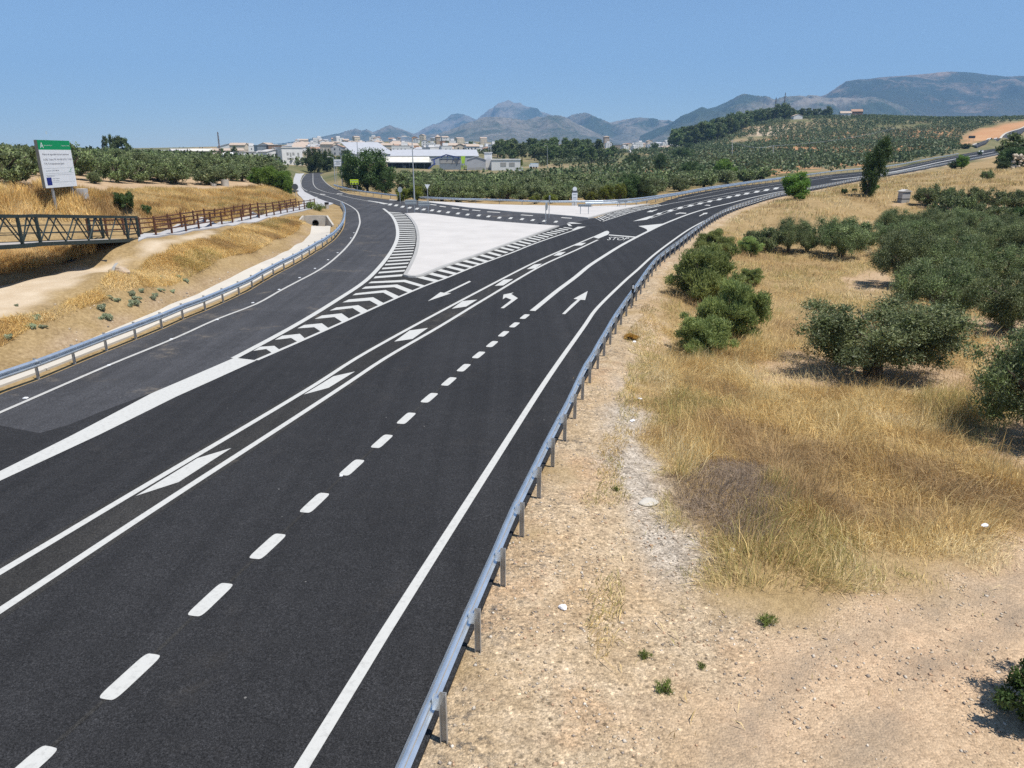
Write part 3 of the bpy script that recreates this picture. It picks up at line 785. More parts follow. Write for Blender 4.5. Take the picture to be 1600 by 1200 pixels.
bk = smooth_line(onh0([(1519,229),(1545,219.2),(1570,210.8),(1600,199.8),(1650,182.8)])[:, :2], 3)
V, F = ribbon(bk, 1.6, h0, 1.02); mesh_np('verge_strip', V, F, MAT['drain'], brn)
# ------------------------------------------------------------------ zones of the ground
def GP(px): return onground(px)[:, :2]
GRAVEL = [np.vstack([right_base[:1] + [[-1, -8]], right_base[:17] , GP([(700,1145),(745,1015),(790,910),(845,775),(895,655),(935,575),(962,535),(985,500),(1004,478),(1040,505),(1030,540),(1002,560),(992,640),(1005,700),(1040,780),(1055,850),(1100,905),(1180,960),(1240,985),(1350,965),(1480,895),(1600,845),(1750,800),(1900,1000),(1900,1400)])])]
PALE_TRACK = [GP([(0,448),(60,434),(130,418),(175,406),(200,405),(180,424),(120,443),(60,470),(0,496),(-40,508),(-40,460)]), GP([(222,388),(262,375),(300,366),(330,361),(330,367),(300,374),(270,381),(245,392),(215,402)])]
VERGE = GP([(0,568),(100,527),(200,490),(300,452),(400,410),(450,385),(468,370),(480,356),(486,360),(470,380),(430,402),(400,415),(325,452),(250,485),(120,540),(0,585)])
SOILS = [GP(p) for p in ([(1160,563),(1240,550),(1330,560),(1480,570),(1545,585),(1580,640),(1500,615),(1400,612),(1300,612),(1215,608)],
    [(1318,432),(1350,422),(1400,425),(1405,455),(1350,462),(1330,450)], [(1500,500),(1600,500),(1600,640),(1540,560)], [(1390,322),(1410,312),(1435,320),(1500,345),(1560,350),(1590,335),(1590,320),(1500,320),(1440,312)],
    [(1540,655),(1650,640),(1700,740),(1600,740),(1500,680)],
    [(0,300),(0,262),(200,262),(420,262),(420,280),(395,290),(330,297),(265,294),(180,296),(100,300),(60,304)])]
RED = [GP([(1497,229),(1512,211),(1532,202),(1562,196),(1620,187),(1620,196),(1572,209),(1522,227)]), GP([(750,306),(790,292),(905,289),(920,300),(860,305)]),
       GP([(1010,285),(1200,276),(1330,262),(1480,236),(1500,200),(1400,200),(1200,215),(1080,240),(1000,262)])]
FARSOIL = [GP([(1165,213),(1178,200),(1215,196),(1235,203),(1212,212)])]
WALK = [GP([(985,590),(1003,640),(1015,720),(1052,800),(1085,880),(1105,925),(1060,935),(1015,885),(980,800),(957,720),(952,650),(965,600)])]
zx = MX.ravel(); zy = MY.ravel()
def zone(polys, w, x, y, wob=1.0):
    d = np.full(x.shape, 1e3)
    for p in polys: d = np.minimum(d, sdist_box(p, x, y, 30))
    d = d + (fbm(x / 1.7, y / 1.7, 3) - .5) * 2.2 * wob
    return 1 - sstep(-w, w, d)
def gravel_at(x, y):
    g = zone(GRAVEL, .5, x, y)
    a = right_base[::2]
    m = (x > -5) & (x < 260) & (y > 0) & (y < 380)
    v = np.zeros(x.shape)
    if m.any():
        best = np.full(m.sum(), 1e9)
        for q in a: best = np.minimum(best, (x[m] - q[0]) ** 2 + (y[m] - q[1]) ** 2)
        v[m] = 1 - sstep(.8, 2.0, np.sqrt(best) + (fbm(x[m], y[m], 3) - .5) * 1.2)
    return np.maximum(g, v)
z_gravel = gravel_at(zx, zy)
z_track = zone(PALE_TRACK, .4, zx, zy, .5)
z_verge = zone([VERGE], .5, zx, zy, .6)
z_walk = zone(WALK, .5, zx, zy, .7)
z_dirt = zone([GP([(1090,1250),(1120,1080),(1190,1010),(1300,985),(1420,930),(1500,890),(1600,850),(1750,810),(1900,1000),(1900,1300)])], 1.2, zx, zy, 1.0)
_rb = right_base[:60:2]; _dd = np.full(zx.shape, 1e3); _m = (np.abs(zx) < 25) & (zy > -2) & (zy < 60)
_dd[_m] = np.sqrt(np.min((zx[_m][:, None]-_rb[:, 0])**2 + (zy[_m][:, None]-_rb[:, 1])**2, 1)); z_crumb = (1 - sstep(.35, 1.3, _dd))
z_soil = zone(SOILS, .6, zx, zy)
z_red = zone(RED[:1], 5, zx, zy, 2)
z_red = np.maximum(z_red, zone(RED[1:], 5, zx, zy, 2) * sstep(.46, .6, fbm(zx/22, zy/22, 3)))
z_rut = np.zeros(zx.shape)
for pl_ in ([(1120,1230),(1170,1110),(1260,1030),(1370,985),(1500,940),(1640,890)], [(1330,1230),(1360,1140),(1420,1070),(1510,1010),(1640,950)]):
    ln_ = smooth_line(GP(pl_), .3); mk_ = (zx > 0) & (zx < 16) & (zy > 4) & (zy < 20)
    dd_ = np.sqrt(np.min((zx[mk_][:, None]-ln_[:, 0])**2 + (zy[mk_][:, None]-ln_[:, 1])**2, 1)) + (fbm(zx[mk_]*1.2, zy[mk_]*1.2, 3)-.5)*.5
    z_rut[mk_] = np.maximum(z_rut[mk_], 1 - sstep(.05, .5, dd_))
z_straw = zone([GP([(1300,300),(1384,279),(1431,270),(1499,257),(1553,247),(1600,236),(1680,228),(1720,300),(1500,310)])], 3, zx, zy, 2)
z_far = zone(FARSOIL, 8, zx, zy, 2)
nv = len(zx)
ii, jj = np.meshgrid(np.arange(len(GX) - 1), np.arange(len(GY) - 1), indexing='ij')
ny = len(GY)
a = (ii * ny + jj).ravel()
TF = np.stack([a, a + ny, a + ny + 1, a + 1], 1)

m, nt, b = new_mat('dry_ground')
# dry grass floor, strewn with stalks, darkened to paint shade into the gaps
gr = ramp(nt, noise(nt, .35, 6, .65), [(.28, (.17, .115, .055)), (.45, (.31, .22, .105)), (.6, (.41, .30, .155)), (.75, (.30, .20, .095))])
gr = mixc(nt, .5, gr, ramp(nt, noise(nt, 6, 5, .7), [(.3, (.07, .045, .02)), (.5, (.24, .165, .08)), (.7, (.42, .31, .165))]))
# gravel: pale stones over tan earth
gv = ramp(nt, noise(nt, .32, 6, .62), [(.30, (.30, .245, .185)), (.42, (.40, .315, .215)), (.52, (.45, .385, .30)), (.62, (.43, .30, .20)), (.72, (.36, .27, .18))])
vor = N(nt, 'ShaderNodeTexVoronoi'); vor.inputs['Scale'].default_value = 26; nt.links.new(texco(nt), vor.inputs['Vector'])
cell = N(nt, 'ShaderNodeSeparateColor'); nt.links.new(vor.outputs['Color'], cell.inputs[0])
gv = mixc(nt, .8, gv, ramp(nt, noise(nt, .11, 5, .6, None, .6), [(.36, (.56, .54, .54)), (.46, (.86, .85, .84)), (.55, (.90, .82, .74)), (.66, (.95, .72, .57))]), 'MULTIPLY')
st = ramp(nt, cell.outputs[0], [(.04, g3(.32)), (.16, g3(.78)), (.6, g3(1.03)), (.86, g3(1.6))])
gv = mixc(nt, .75, gv, st, 'MULTIPLY')
gv = mixc(nt, .55, gv, ramp(nt, noise(nt, 2.2, 8, .78), [(.33, (.19, .145, .10)), (.5, (.40, .32, .22)), (.64, (.54, .45, .34))]))
# soil below the olives
so = ramp(nt, noise(nt, .6, 6, .6), [(.3, (.33, .215, .12)), (.7, (.47, .34, .215))])
so = mixc(nt, .3, so, ramp(nt, noise(nt, 9, 5, .7), [(.35, (.2, .14, .085)), (.6, (.5, .39, .26))]))
rd_ = ramp(nt, math_(nt, 'ADD', math_(nt, 'MULTIPLY', noise(nt, .05, 6, .6), .55), math_(nt, 'MULTIPLY', noise(nt, .25, 7, .75), .45)), [(.30, (.22, .11, .055)), (.32, (.36, .18, .085)), (.55, (.43, .24, .12)), (.72, (.46, .32, .19))])
tr_ = ramp(nt, noise(nt, .8, 5, .6), [(.3, (.44, .345, .235)), (.7, (.54, .45, .335))])
ve = mixc(nt, .55, ramp(nt, noise(nt, 1.2, 5, .6), [(.3, (.27, .185, .105)), (.7, (.40, .30, .19))]), ramp(nt, noise(nt, 6, 7, .78), [(.36, (.15, .10, .06)), (.5, (.30, .22, .14)), (.64, (.44, .35, .24))]))
fs_ = ramp(nt, noise(nt, .05, 5, .6), [(.3, (.42, .32, .22)), (.7, (.52, .43, .32))])
v2 = N(nt, 'ShaderNodeTexVoronoi'); v2.inputs['Scale'].default_value = 9; nt.links.new(texco(nt), v2.inputs['Vector'])
c2_ = N(nt, 'ShaderNodeSeparateColor'); nt.links.new(v2.outputs['Color'], c2_.inputs[0])
peb = math_(nt, 'MULTIPLY', ramp(nt, v2.outputs['Distance'], [(.25, g3(1)), (.4, g3(0))]), .85)
gv = mixc(nt, peb, gv, mixc(nt, 1., gv, ramp(nt, c2_.outputs[0], [(.1, g3(.38)), (.35, g3(.85)), (.6, g3(1.05)), (.85, g3(1.55))]), 'MULTIPLY'))
gv = mixc(nt, .8, gv, ramp(nt, noise(nt, 14, 3, .8), [(.36, g3(.62)), (.5, g3(1.0)), (.62, g3(1.32))]), 'MULTIPLY')
dt = mixc(nt, .5, ramp(nt, noise(nt, .45, 6, .65, None, .8), [(.32, (.36, .275, .19)), (.5, (.48, .365, .255)), (.68, (.50, .355, .24))]), ramp(nt, noise(nt, 5, 7, .75), [(.36, (.31, .23, .155)), (.5, (.44, .34, .24)), (.64, (.54, .43, .31))]))
dt = mixc(nt, .35, dt, st, 'MULTIPLY')
gv = mixc(nt, 1., gv, (1.01, .955, .87), 'MULTIPLY')
rut = math_(nt, 'MULTIPLY', attr(nt, 'z_rut'), ramp(nt, noise(nt, 1.1, 5, .7), [(.3, g3(.15)), (.6, g3(.8))]))
dt = mixc(nt, 1., dt, (1.02, .965, .89), 'MULTIPLY')
dt = mixc(nt, rut, dt, (.24, .19, .14))
wk = mixc(nt, .8, ramp(nt, noise(nt, 3, 7, .75), [(.33, (.24, .20, .155)), (.5, (.355, .305, .245)), (.65, (.45, .395, .325))]), st, 'MULTIPLY')
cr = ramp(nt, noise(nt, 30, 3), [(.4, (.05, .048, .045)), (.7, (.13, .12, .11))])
# ground of far country: scrub and stubble
geo = N(nt, 'ShaderNodeNewGeometry')
ln = N(nt, 'ShaderNodeVectorMath', operation='LENGTH'); nt.links.new(texco(nt), ln.inputs[0])
farf = math_(nt, 'MULTIPLY', math_(nt, 'SUBTRACT', ln.outputs['Value'], 130), 1 / 100, True)
fg = ramp(nt, noise(nt, .02, 6, .6), [(.35, (.08, .095, .04)), (.5, (.15, .14, .07)), (.68, (.30, .22, .13))])
base = mixc(nt, math_(nt, 'MULTIPLY', farf, math_(nt, 'SUBTRACT', 1.0, attr(nt, 'z_straw'))), gr, fg)
for an, c in (('z_soil', so), ('z_red', rd_), ('z_far', fs_), ('z_verge', ve), ('z_gravel', gv), ('z_dirt', dt), ('z_walk', wk), ('z_crumb', cr), ('z_track', tr_)):
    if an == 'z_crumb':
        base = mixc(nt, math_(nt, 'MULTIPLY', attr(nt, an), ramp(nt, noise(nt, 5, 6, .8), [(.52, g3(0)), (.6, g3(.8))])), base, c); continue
    base = mixc(nt, attr(nt, an), base, c)
nt.links.new(base, b.inputs['Base Color'])
b.inputs['Roughness'].default_value = .95; b.inputs['Specular IOR Level'].default_value = .1
bump(nt, b, math_(nt, 'ADD', noise(nt, 9, 6, .7), math_(nt, 'MULTIPLY', vor.outputs['Distance'], -.5)), .75, .06)
MAT['ground'] = m
terrain = mesh_np('terrain', np.column_stack([zx, zy, HG.ravel()]), TF, m, smooth=True,
    attrs={k: ('FLOAT', v) for k, v in (('z_gravel', z_gravel), ('z_track', z_track), ('z_verge', z_verge), ('z_walk', z_walk), ('z_rut', z_rut), ('z_straw', z_straw), ('z_dirt', z_dirt), ('z_crumb', z_crumb), ('z_soil', z_soil), ('z_red', z_red), ('z_far', z_far))})
tag(terrain, kind='structure')

# ------------------------------------------------------------------ mountains
def mountain_mat(name, forest, rock, amount, sc=1.0, dots=0.):
    m, nt, b = new_mat(name)
    p = N(nt, 'ShaderNodeNewGeometry').outputs['Position']
    f1 = noise(nt, .0016 * sc, 9, .62, p, .4); f2 = noise(nt, .02 * sc, 5, .6, p)
    h = N(nt, 'ShaderNodeAttribute'); h.attribute_name = 'crest'
    k = math_(nt, 'ADD', f1, math_(nt, 'MULTIPLY', h.outputs['Fac'], .16))
    k = math_(nt, 'ADD', k, math_(nt, 'MULTIPLY', f2, .22))
    c = ramp(nt, k, [(amount - .05, forest), (amount + .03, tuple(.5*(np.array(forest)+np.array(rock)))), (amount + .12, rock)])
    if dots:
        v = N(nt, 'ShaderNodeTexVoronoi'); v.inputs['Scale'].default_value = .035; nt.links.new(p, v.inputs['Vector'])
        d = ramp(nt, v.outputs['Distance'], [(.30, g3(1)), (.42, g3(0))])
        low = ramp(nt, h.outputs['Fac'], [(.25, g3(dots)), (.6, g3(0))])
        c2 = mixc(nt, d, rock, (.05, .065, .035))
        c = mixc(nt, low, c, c2)
    c = mixc(nt, .6, c, ramp(nt, noise(nt, .03 * sc, 4, .7, p), [(.35, g3(.55)), (.65, g3(1.35))]), 'MULTIPLY')
    nt.links.new(c, b.inputs['Base Color']); b.inputs['Roughness'].default_value = .95; b.inputs['Specular IOR Level'].default_value = .05
    return m
ROCK = (.19, .165, .135); FOREST = (.030, .044, .024)
mm1 = mountain_mat('mountain_scrub', FOREST, ROCK, .72, 1., .5)
mm2 = mountain_mat('mountain_rocky', FOREST, ROCK, .70, 1.3, .6)
mm3 = mountain_mat('mountain_forest', (.024, .035, .026), (.24, .17, .125), .80, 1.2, .25)
def mountain(name, ridge, Zc, front, back, base_z, mat, seed, rough=.62, nu=340, nvv=90):
    rx = np.array([p[0] for p in ridge], float); ry = np.array([p[1] for p in ridge], float)
    u = np.linspace(rx[0], rx[-1], nu)
    yy = np.interp(u, rx, ry)
    yy = yy + (fbm(u / 14 + seed, u * 0 + seed, 4) - .5) * 2.2
    z3 = np.array([0, 0, CAMZ]) + rays(np.column_stack([u, yy])) * Zc
    rz = z3[:, 2]
    dirs = z3[:, :2] / np.linalg.norm(z3[:, :2], axis=1, keepdims=True); rad = np.linalg.norm(z3[:, :2], axis=1)
    vs = np.concatenate([np.linspace(-1, 0, nvv), np.linspace(0, 1, nvv // 3)[1:]])
    V = []; C = []
    taper = sstep(0, .06, (u - u[0]) / (u[-1] - u[0])) * sstep(0, .06, (u[-1] - u) / (u[-1] - u[0]))
    for v in vs:
        D = front if v < 0 else back
        r = rad + v * D
        x = dirs[:, 0] * r; y = dirs[:, 1] * r
        k = (1 - abs(v)) ** 1.15
        n1 = 1 - np.abs(fbm(x / (front * .16) + seed, y / (front * .30) + seed, 6) - .5) * 5
        z = base_z + (rz - base_z) * k * (1 + rough * n1 * min(1, abs(v) * 3) * (1 - abs(v)))
        z = base_z * (1 - taper * 0) + (z - base_z)
        V.append(np.column_stack([x, y, z])); C.append(k * np.ones(nu))
    n = len(vs)
    i, j = np.meshgrid(np.arange(n - 1), np.arange(nu - 1), indexing='ij'); a = (i * nu + j).ravel()
    F = np.stack([a, a + 1, a + nu + 1, a + nu], 1)
    o = mesh_np(name, np.vstack(V), F, mat, smooth=False, attrs={'crest': ('FLOAT', np.concatenate(C))})
    return tag(o, kind='structure')
mountain('mountain', [(360,236),(400,229),(440,224),(480,219),(500,216),(530,210),(542,206),(556,203),(566,206),(572,203),(582,207),(596,201),(610,196),(622,200),(640,207),(660,214),(690,222),(720,230)], 7000, 2200, 1500, 5, mm2, 3)
mountain('mountain', [(600,232),(640,212),(660,204),(680,195),(697,186),(705,179),(714,177),(724,179),(732,185),(745,190),(752,183),(765,174),(778,166),(795,160.5),(812,164),(830,169),(850,176),(868,181),(885,186),(905,196),(940,212)], 9000, 2500, 2000, 5, mm2, 11)
mountain('mountain', [(640,224),(668,213),(690,208),(715,201),(738,193),(757,187.5),(780,186.5),(800,189),(822,192),(840,187),(855,184.5),(872,185),(890,191),(905,199),(925,207),(950,216),(980,226),(1010,234)], 5500, 2400, 1500, 0, mm2, 23)
mountain('mountain', [(850,205),(880,190),(893,184),(912,180),(930,183),(945,188),(955,192),(975,190),(1000,188),(1025,187),(1045,188),(1060,195),(1100,205),(1150,215)], 6500, 2400, 1500, 0, mm2, 31)
mountain('mountain', [(1000,215),(1040,197),(1055,190),(1075,182),(1095,174),(1120,166),(1140,157),(1152,153),(1163,151),(1180,155),(1200,158),(1215,161),(1250,165),(1300,185)], 5200, 2300, 1500, 0, mm1, 43)
mountain('mountain', [(1200,180),(1240,165),(1270,153),(1290,148),(1305,138),(1322,127),(1345,124),(1380,121),(1420,118),(1455,115),(1480,112.5),(1500,112),(1525,114),(1545,117),(1570,119),(1600,118.5),(1660,122),(1760,140)], 5600, 2600, 2000, 0, mm3, 57, .28)
mountain('mountain', [(1180,178),(1205,163),(1218,155),(1235,150),(1250,149),(1275,152),(1300,155),(1330,154),(1360,152.5),(1380,156),(1400,163),(1420,172),(1440,181),(1480,188),(1560,192)], 4700, 1400, 1000, 5, mm2, 71, .5)
# low olive country between the town and the mountains
mountain('hill', [(380,237),(450,232),(540,228),(640,225),(760,224),(900,226),(1000,232),(1100,236)], 2400, 900, 800, 0, mountain_mat('olive_hills', (.05, .065, .035), (.36, .27, .18), .60, 6, .9), 83, .2)

# ------------------------------------------------------------------ light
SUN = np.array([.36, -.24, 1.0]); SUN /= np.linalg.norm(SUN)
sl = bpy.data.lights.new('sun', 'SUN'); sl.energy = 5.0; sl.angle = R(.53); sl.color = (1, .955, .89)
so_ = bpy.data.objects.new('sun', sl); col.objects.link(so_)
so_.rotation_euler = Vector(SUN).to_track_quat('Z', 'Y').to_euler(); so_.location = (0, 0, 60)
w = bpy.data.worlds.new('World'); scn.world = w; w.use_nodes = True
sky = w.node_tree.nodes.new('ShaderNodeTexSky'); sky.sky_type = 'NISHITA'; sky.sun_disc = False
sky.sun_elevation = math.asin(SUN[2]); sky.sun_rotation = math.atan2(SUN[0], SUN[1])
sky.altitude = 1500; sky.air_density = 1.0; sky.dust_density = .05; sky.ozone_density = 5.0
bg = w.node_tree.nodes['Background']; bg.inputs['Strength'].default_value = .088
w.node_tree.links.new(sky.outputs[0], bg.inputs['Color'])
scn.view_settings.view_transform = 'Standard'; scn.view_settings.look = 'None'
scn.view_settings.exposure = 0.55; scn.view_settings.gamma = 1
scn.render.resolution_x, scn.render.resolution_y = 1024, 768
scn.cycles.use_denoising = False; scn.cycles.use_adaptive_sampling = False
scn.cycles.max_bounces = 6; scn.cycles.transparent_max_bounces = 8; scn.cycles.volume_bounces = 0
try: scn.cycles.denoiser = 'OPENIMAGEDENOISE'
except Exception: pass

hz = MB(); hz.box((0, 4500, 700), (21000, 15500, 1500))
m = bpy.data.materials.new('haze_air'); m.use_nodes = True; nt = m.node_tree
nt.nodes.remove(nt.nodes['Principled BSDF'])
pvn = nt.nodes.new('ShaderNodeVolumePrincipled'); pvn.inputs['Density'].default_value = 1.1e-4
pvn.inputs['Color'].default_value = (.34, .62, 1.0, 1); pvn.inputs['Anisotropy'].default_value = 0.0
nt.links.new(pvn.outputs[0], nt.nodes['Material Output'].inputs['Volume'])
haze = hz.build('haze', m); tag(haze, kind='stuff')
# ------------------------------------------------------------------ guard rails
def unit(v): v = np.asarray(v, float); return v / max(np.linalg.norm(v), 1e-9)
def link_mesh(name, me, parent, loc, rz=0., ry=0.):
    o = bpy.data.objects.new(name, me); col.objects.link(o); o.parent = parent
    o.location = tuple(float(v) for v in np.asarray(loc, float) - base_of(parent)); o.rotation_euler = (0, ry, rz)
    return o
_pm = MB()
P_ = [(-.05,-.028),(.05,-.028),(.05,.028),(.043,.028),(.043,-.021),(-.043,-.021),(-.043,.028),(-.05,.028)]
_pm.prism([(x, y, -.3) for x, y in P_], (0, 0, 1.10))
_tmp = _pm.build('post', MAT['post_steel']); POST = _tmp.data; bpy.data.objects.remove(_tmp)
_sm = MB().box((0, 0, .64), (.10, .09, .2)); _tmp = _sm.build('spacer', MAT['steel']); SPACER = _tmp.data; bpy.data.objects.remove(_tmp)
def guard_rail(line, side, label, spacing, start=0., maxposts=100, hgt=.78, group=None, spacers=40):
    """beam on the given side of the post line (+1 right of travel, -1 left)"""
    line = np.asarray(line); nn = normals2(line) * side
    mid = line[len(line) // 2]
    root = empty('guard_rail', (*mid, zroad(*mid)), label, 'guard rail', group)
    prof = [(0,.47),(.03,.485),(.085,.53),(.085,.565),(.02,.605),(.02,.645),(.085,.685),(.085,.72),(.03,.765),(0,hgt)]
    prof = prof + [(o + .012, z) for o, z in prof[::-1]]
    B = line + nn * .13
    V = []
    for o, z in prof:
        p = B + nn * o; V.append(np.column_stack([p, zroad(line[:, 0], line[:, 1]) + z]))
    n = len(line); k = len(prof)
    F = [(a*n+i, ((a+1) % k)*n+i, ((a+1) % k)*n+i+1, a*n+i+1) for a in range(k) for i in range(n - 1)]
    mesh_np('beam', np.vstack(V), F, MAT['steel'], root)
    sp_m = MB(); nf = 0
    acc = 0.; lastq = line[0]
    for i_ in range(1, n - 1):
        acc += np.linalg.norm(line[i_] - line[i_-1])
        if acc >= 4.0 and np.hypot(*line[i_]) < 60 and maxposts:
            acc = 0.; T_ = unit(np.append(line[i_+1] - line[i_], 0)) * .16; c_ = B[i_]; z_ = zroad(*line[i_]); N_ = nn[i_]
            f_ = prof[:10]
            Pa = [np.array([c_[0] + N_[0]*(o_+.007), c_[1] + N_[1]*(o_+.007), z_ + zz]) for o_, zz in f_]
            sp_m = MB(); sp_m.add([p_ - T_ for p_ in Pa] + [p_ + T_ for p_ in Pa], [(k_, k_+1, 10+k_+1, 10+k_) for k_ in range(9)]); nf += 1
            for zz in (.63,): sp_m.box(np.array([c_[0] + N_[0]*.10, c_[1] + N_[1]*.10, z_ + zz]) , (.03, .03, .03), T_/.16, np.append(N_, 0))
            sp_m.build('splice', MAT['pole'], root)
    s = np.concatenate([[0], np.cumsum(np.linalg.norm(np.diff(line, axis=0), axis=1))])
    rest = MB(); cnt = 0
    order = []
    q = start
    while q < s[-1]:
        if q >= 0:
            p = np.array([np.interp(q, s, line[:, 0]), np.interp(q, s, line[:, 1])])
            i = min(np.searchsorted(s, q), n - 1); order.append((np.hypot(*p), p, nn[i]))
        q += spacing
    order.sort(key=lambda t: t[0])
    for d, p, nv in order:
        z = zroad(*p) ; rz = math.atan2(nv[1], nv[0])
        if cnt < maxposts:
            link_mesh('post', POST, root, (*p, z), rz)
            if cnt < spacers: link_mesh('spacer', SPACER, root, (p[0] + nv[0]*.09, p[1] + nv[1]*.09, z), rz)
        else:
            rest.bar((*p, z - .2), (*p, z + .75), .1, .06)
        cnt += 1
    if rest.v: tag(rest.build('posts', MAT['post_steel'], root), kind='stuff')
    return root
def arc_to(line, q):
    i = ((line - q) ** 2).sum(1).argmin()
    return np.linalg.norm(np.diff(line[:i + 1], axis=0), axis=1).sum() if i else 0.
p0 = onroad([RB[0]])[0, :2]
guard_rail(right_base, -1, 'long galvanised guard rail along the gravel verge of the main road', 2.0, arc_to(right_base, p0) % 2.0)
p0 = onroad([LB[2]])[0, :2]
guard_rail(left_base, 1, 'blue tinted guard rail curving between the slip road and the concrete drain', 2.1, arc_to(left_base, p0) % 2.1, spacers=20)
far_rail = smooth_line(onroad([(523,293.5),(532,296.5),(545,300),(560,303.2),(591,308),(625,312),(666,315),(720,317.5),(760,318.5),(800,320),(850,321.8),(896,321.9),(941,321.3),(980,318.7),(1020,313.8),(1065,306.5),(1102,299),(1140,293.3),(1170,288.7),(1219.5,282),(1260,277),(1300,271.5),(1340,267.5),(1381,263.6),(1450,250.8),(1497,242)])[:, :2], 2.0)
guard_rail(far_rail, 1, 'far guard rail behind the white islands, in front of the olive field', 4.0, 1.0, spacers=0)
far_rail2 = smooth_line(onroad([(914,325),(941,324.5),(985,322.4),(1020,317),(1060,309.3),(1100,301.5),(1140,295.2),(1185,288),(1219,283.5)])[:, :2], 2.0)
guard_rail(far_rail2, 1, 'shorter second guard rail starting at the far white island, parallel to the long far rail', 4.0, 1.0, spacers=0)
# little reflector post fixed on the right rail
p = onroad([(989,477)])[0]
mk = empty('marker_post', p, 'small dark marker post with reflector standing up behind the right guard rail', 'marker post')
MB().box(p + np.array([-.05, 0, .6]), (.13, .05, 1.25)).build('body', MAT['black'], mk)
MB().box(p + np.array([-.05, -.03, 1.05]), (.07, .012, .2)).build('reflector', MAT['sign_white'], mk)

# ------------------------------------------------------------------ timber fences along the path
def fence(px, label):
    P = onh0(px); root = empty('timber_fence', P[0], label, 'fence')
    for p in P:
        MB().tube([p + np.array([0, 0, -.2]), p + np.array([0, 0, 1.18])], [.075, .07], 9).build('post', MAT['wood'], root)
    for h in (.42, .75, 1.05):
        for a, b in zip(P[:-1], P[1:]):
            MB().tube([a + np.array([0, 0, h]), b + np.array([0, 0, h])], .048, 7).build('rail', MAT['wood'], root)
    return root
fence(fence_front_px, 'brown timber fence on the road side of the footpath, nearest the slip road')
fence([(140,371),(168,369.6),(195,367.8),(220,365.6)] + fence_back_px, 'brown timber fence on the far side of the footpath, against the dry grass slope')

# ------------------------------------------------------------------ truss footbridge
XR, XL = -24.0, -26.3
def xs(px, py, X): return atx(px, py, X)
botR = [xs(219,374.5,XR), xs(201,375.5,XR), xs(64,381.5,XR), xs(36,384.5,XR), xs(0,386.5,XR)]
d = unit(botR[-1] - botR[-2]); botR.append(botR[-1] + d * 8)
topz = 1.42
br = empty('footbridge', (XR, botR[0][1], botR[0][2]), 'dark green steel truss footbridge sloping down to the path on the left', 'footbridge')
off = np.array([XL - XR, 0, 0])
UPV = np.array([0, 0, 1.])
botY = np.array([p[1] for p in botR])[::-1]; botZ = np.array([p[2] for p in botR])[::-1]
def bp(y): return np.array([XR, y, np.interp(y, botY, botZ)])
yEnd = botR[0][1]; y2 = botR[1][1]; y3 = botR[2][1]; y4 = botR[3][1]; y5 = botR[5][1]
for o, nm in ((np.zeros(3), 'near'), (off, 'far')):
    t = MB(); ch = [bp(y) + o for y in (yEnd, y2, y3, y4, botR[4][1], y5)]
    for a, b in zip(ch[:-1], ch[1:]):
        t.bar(a, b, .14, .2); t.bar(a + UPV*topz, b + UPV*topz, .13, .15)
    t.build('chord', MAT['bridge'], br)
    for y in (yEnd - .06, y2, y3, y4, y4 - 2.4, y5): MB().bar(bp(y) + o, bp(y) + o + UPV*topz, .12, .12).build('upright', MAT['bridge'], br)
    dg = MB()
    def zig(ya, yb, n):
        for k in range(n):
            m0 = ya + (yb - ya) * k / n; m1 = ya + (yb - ya) * (k + .5) / n; m2 = ya + (yb - ya) * (k + 1) / n
            dg.tube([bp(m0) + o + UPV*.08, bp(m1) + o + UPV*(topz-.06)], .038, 7); dg.tube([bp(m1) + o + UPV*(topz-.06), bp(m2) + o + UPV*.08], .038, 7)
    zig(yEnd - .1, y2, 1); zig(y2, y3, 4); zig(y3 , y4, 1); zig(y4, y4 - 2.4, 1); zig(y4 - 2.4, y5, 2)
    dg.build('brace', MAT['bridge'], br)
    hr_ = MB()
    for h in (.55, .95):
        for a, b in zip(ch[:-1], ch[1:]): hr_.tube([a + UPV*h + np.sign(-1 if nm=='near' else 1)*np.array([.08,0,0]), b + UPV*h + np.sign(-1 if nm=='near' else 1)*np.array([.08,0,0])], .02, 6)
    hr_.build('handrail', MAT['bridge'], br)
dk = MB()
ys = [yEnd, y2, y3, y4, botR[4][1], y5]
for a, b in zip(ys[:-1], ys[1:]):
    A, B = bp(a), bp(b)
    dk.hexa([A + [-.05,0,-.06], B + [-.05,0,-.06], B + off + [.05,0,-.06], A + off + [.05,0,-.06], A + [-.05,0,.06], B + [-.05,0,.06], B + off + [.05,0,.06], A + off + [.05,0,.06]])
dk.build('deck', MAT['bridge_deck'], br)
sup = MB()
for y in (y2 - .1,):
    for o in (np.zeros(3), off):
        q = bp(y) + o; sup.bar(q + UPV*-.1, [q[0], q[1], float(H(q[0], q[1])) - .8], .2, .2)
    sup.bar(bp(y) + UPV*-.18, bp(y) + off + UPV*-.18, .16, .2)
sup.build('pier', MAT['bridge'], br)
ab = MB(); q = bp(yEnd) + off / 2; ab.box(q + np.array([0, .1, -.85]), (2.9, .5, 1.5)); ab.box(q + np.array([0, -2.2, -1.35]), (2.3, 4.2, 1.3))
ab.build('abutment', MAT['sign_back_dark'], br)

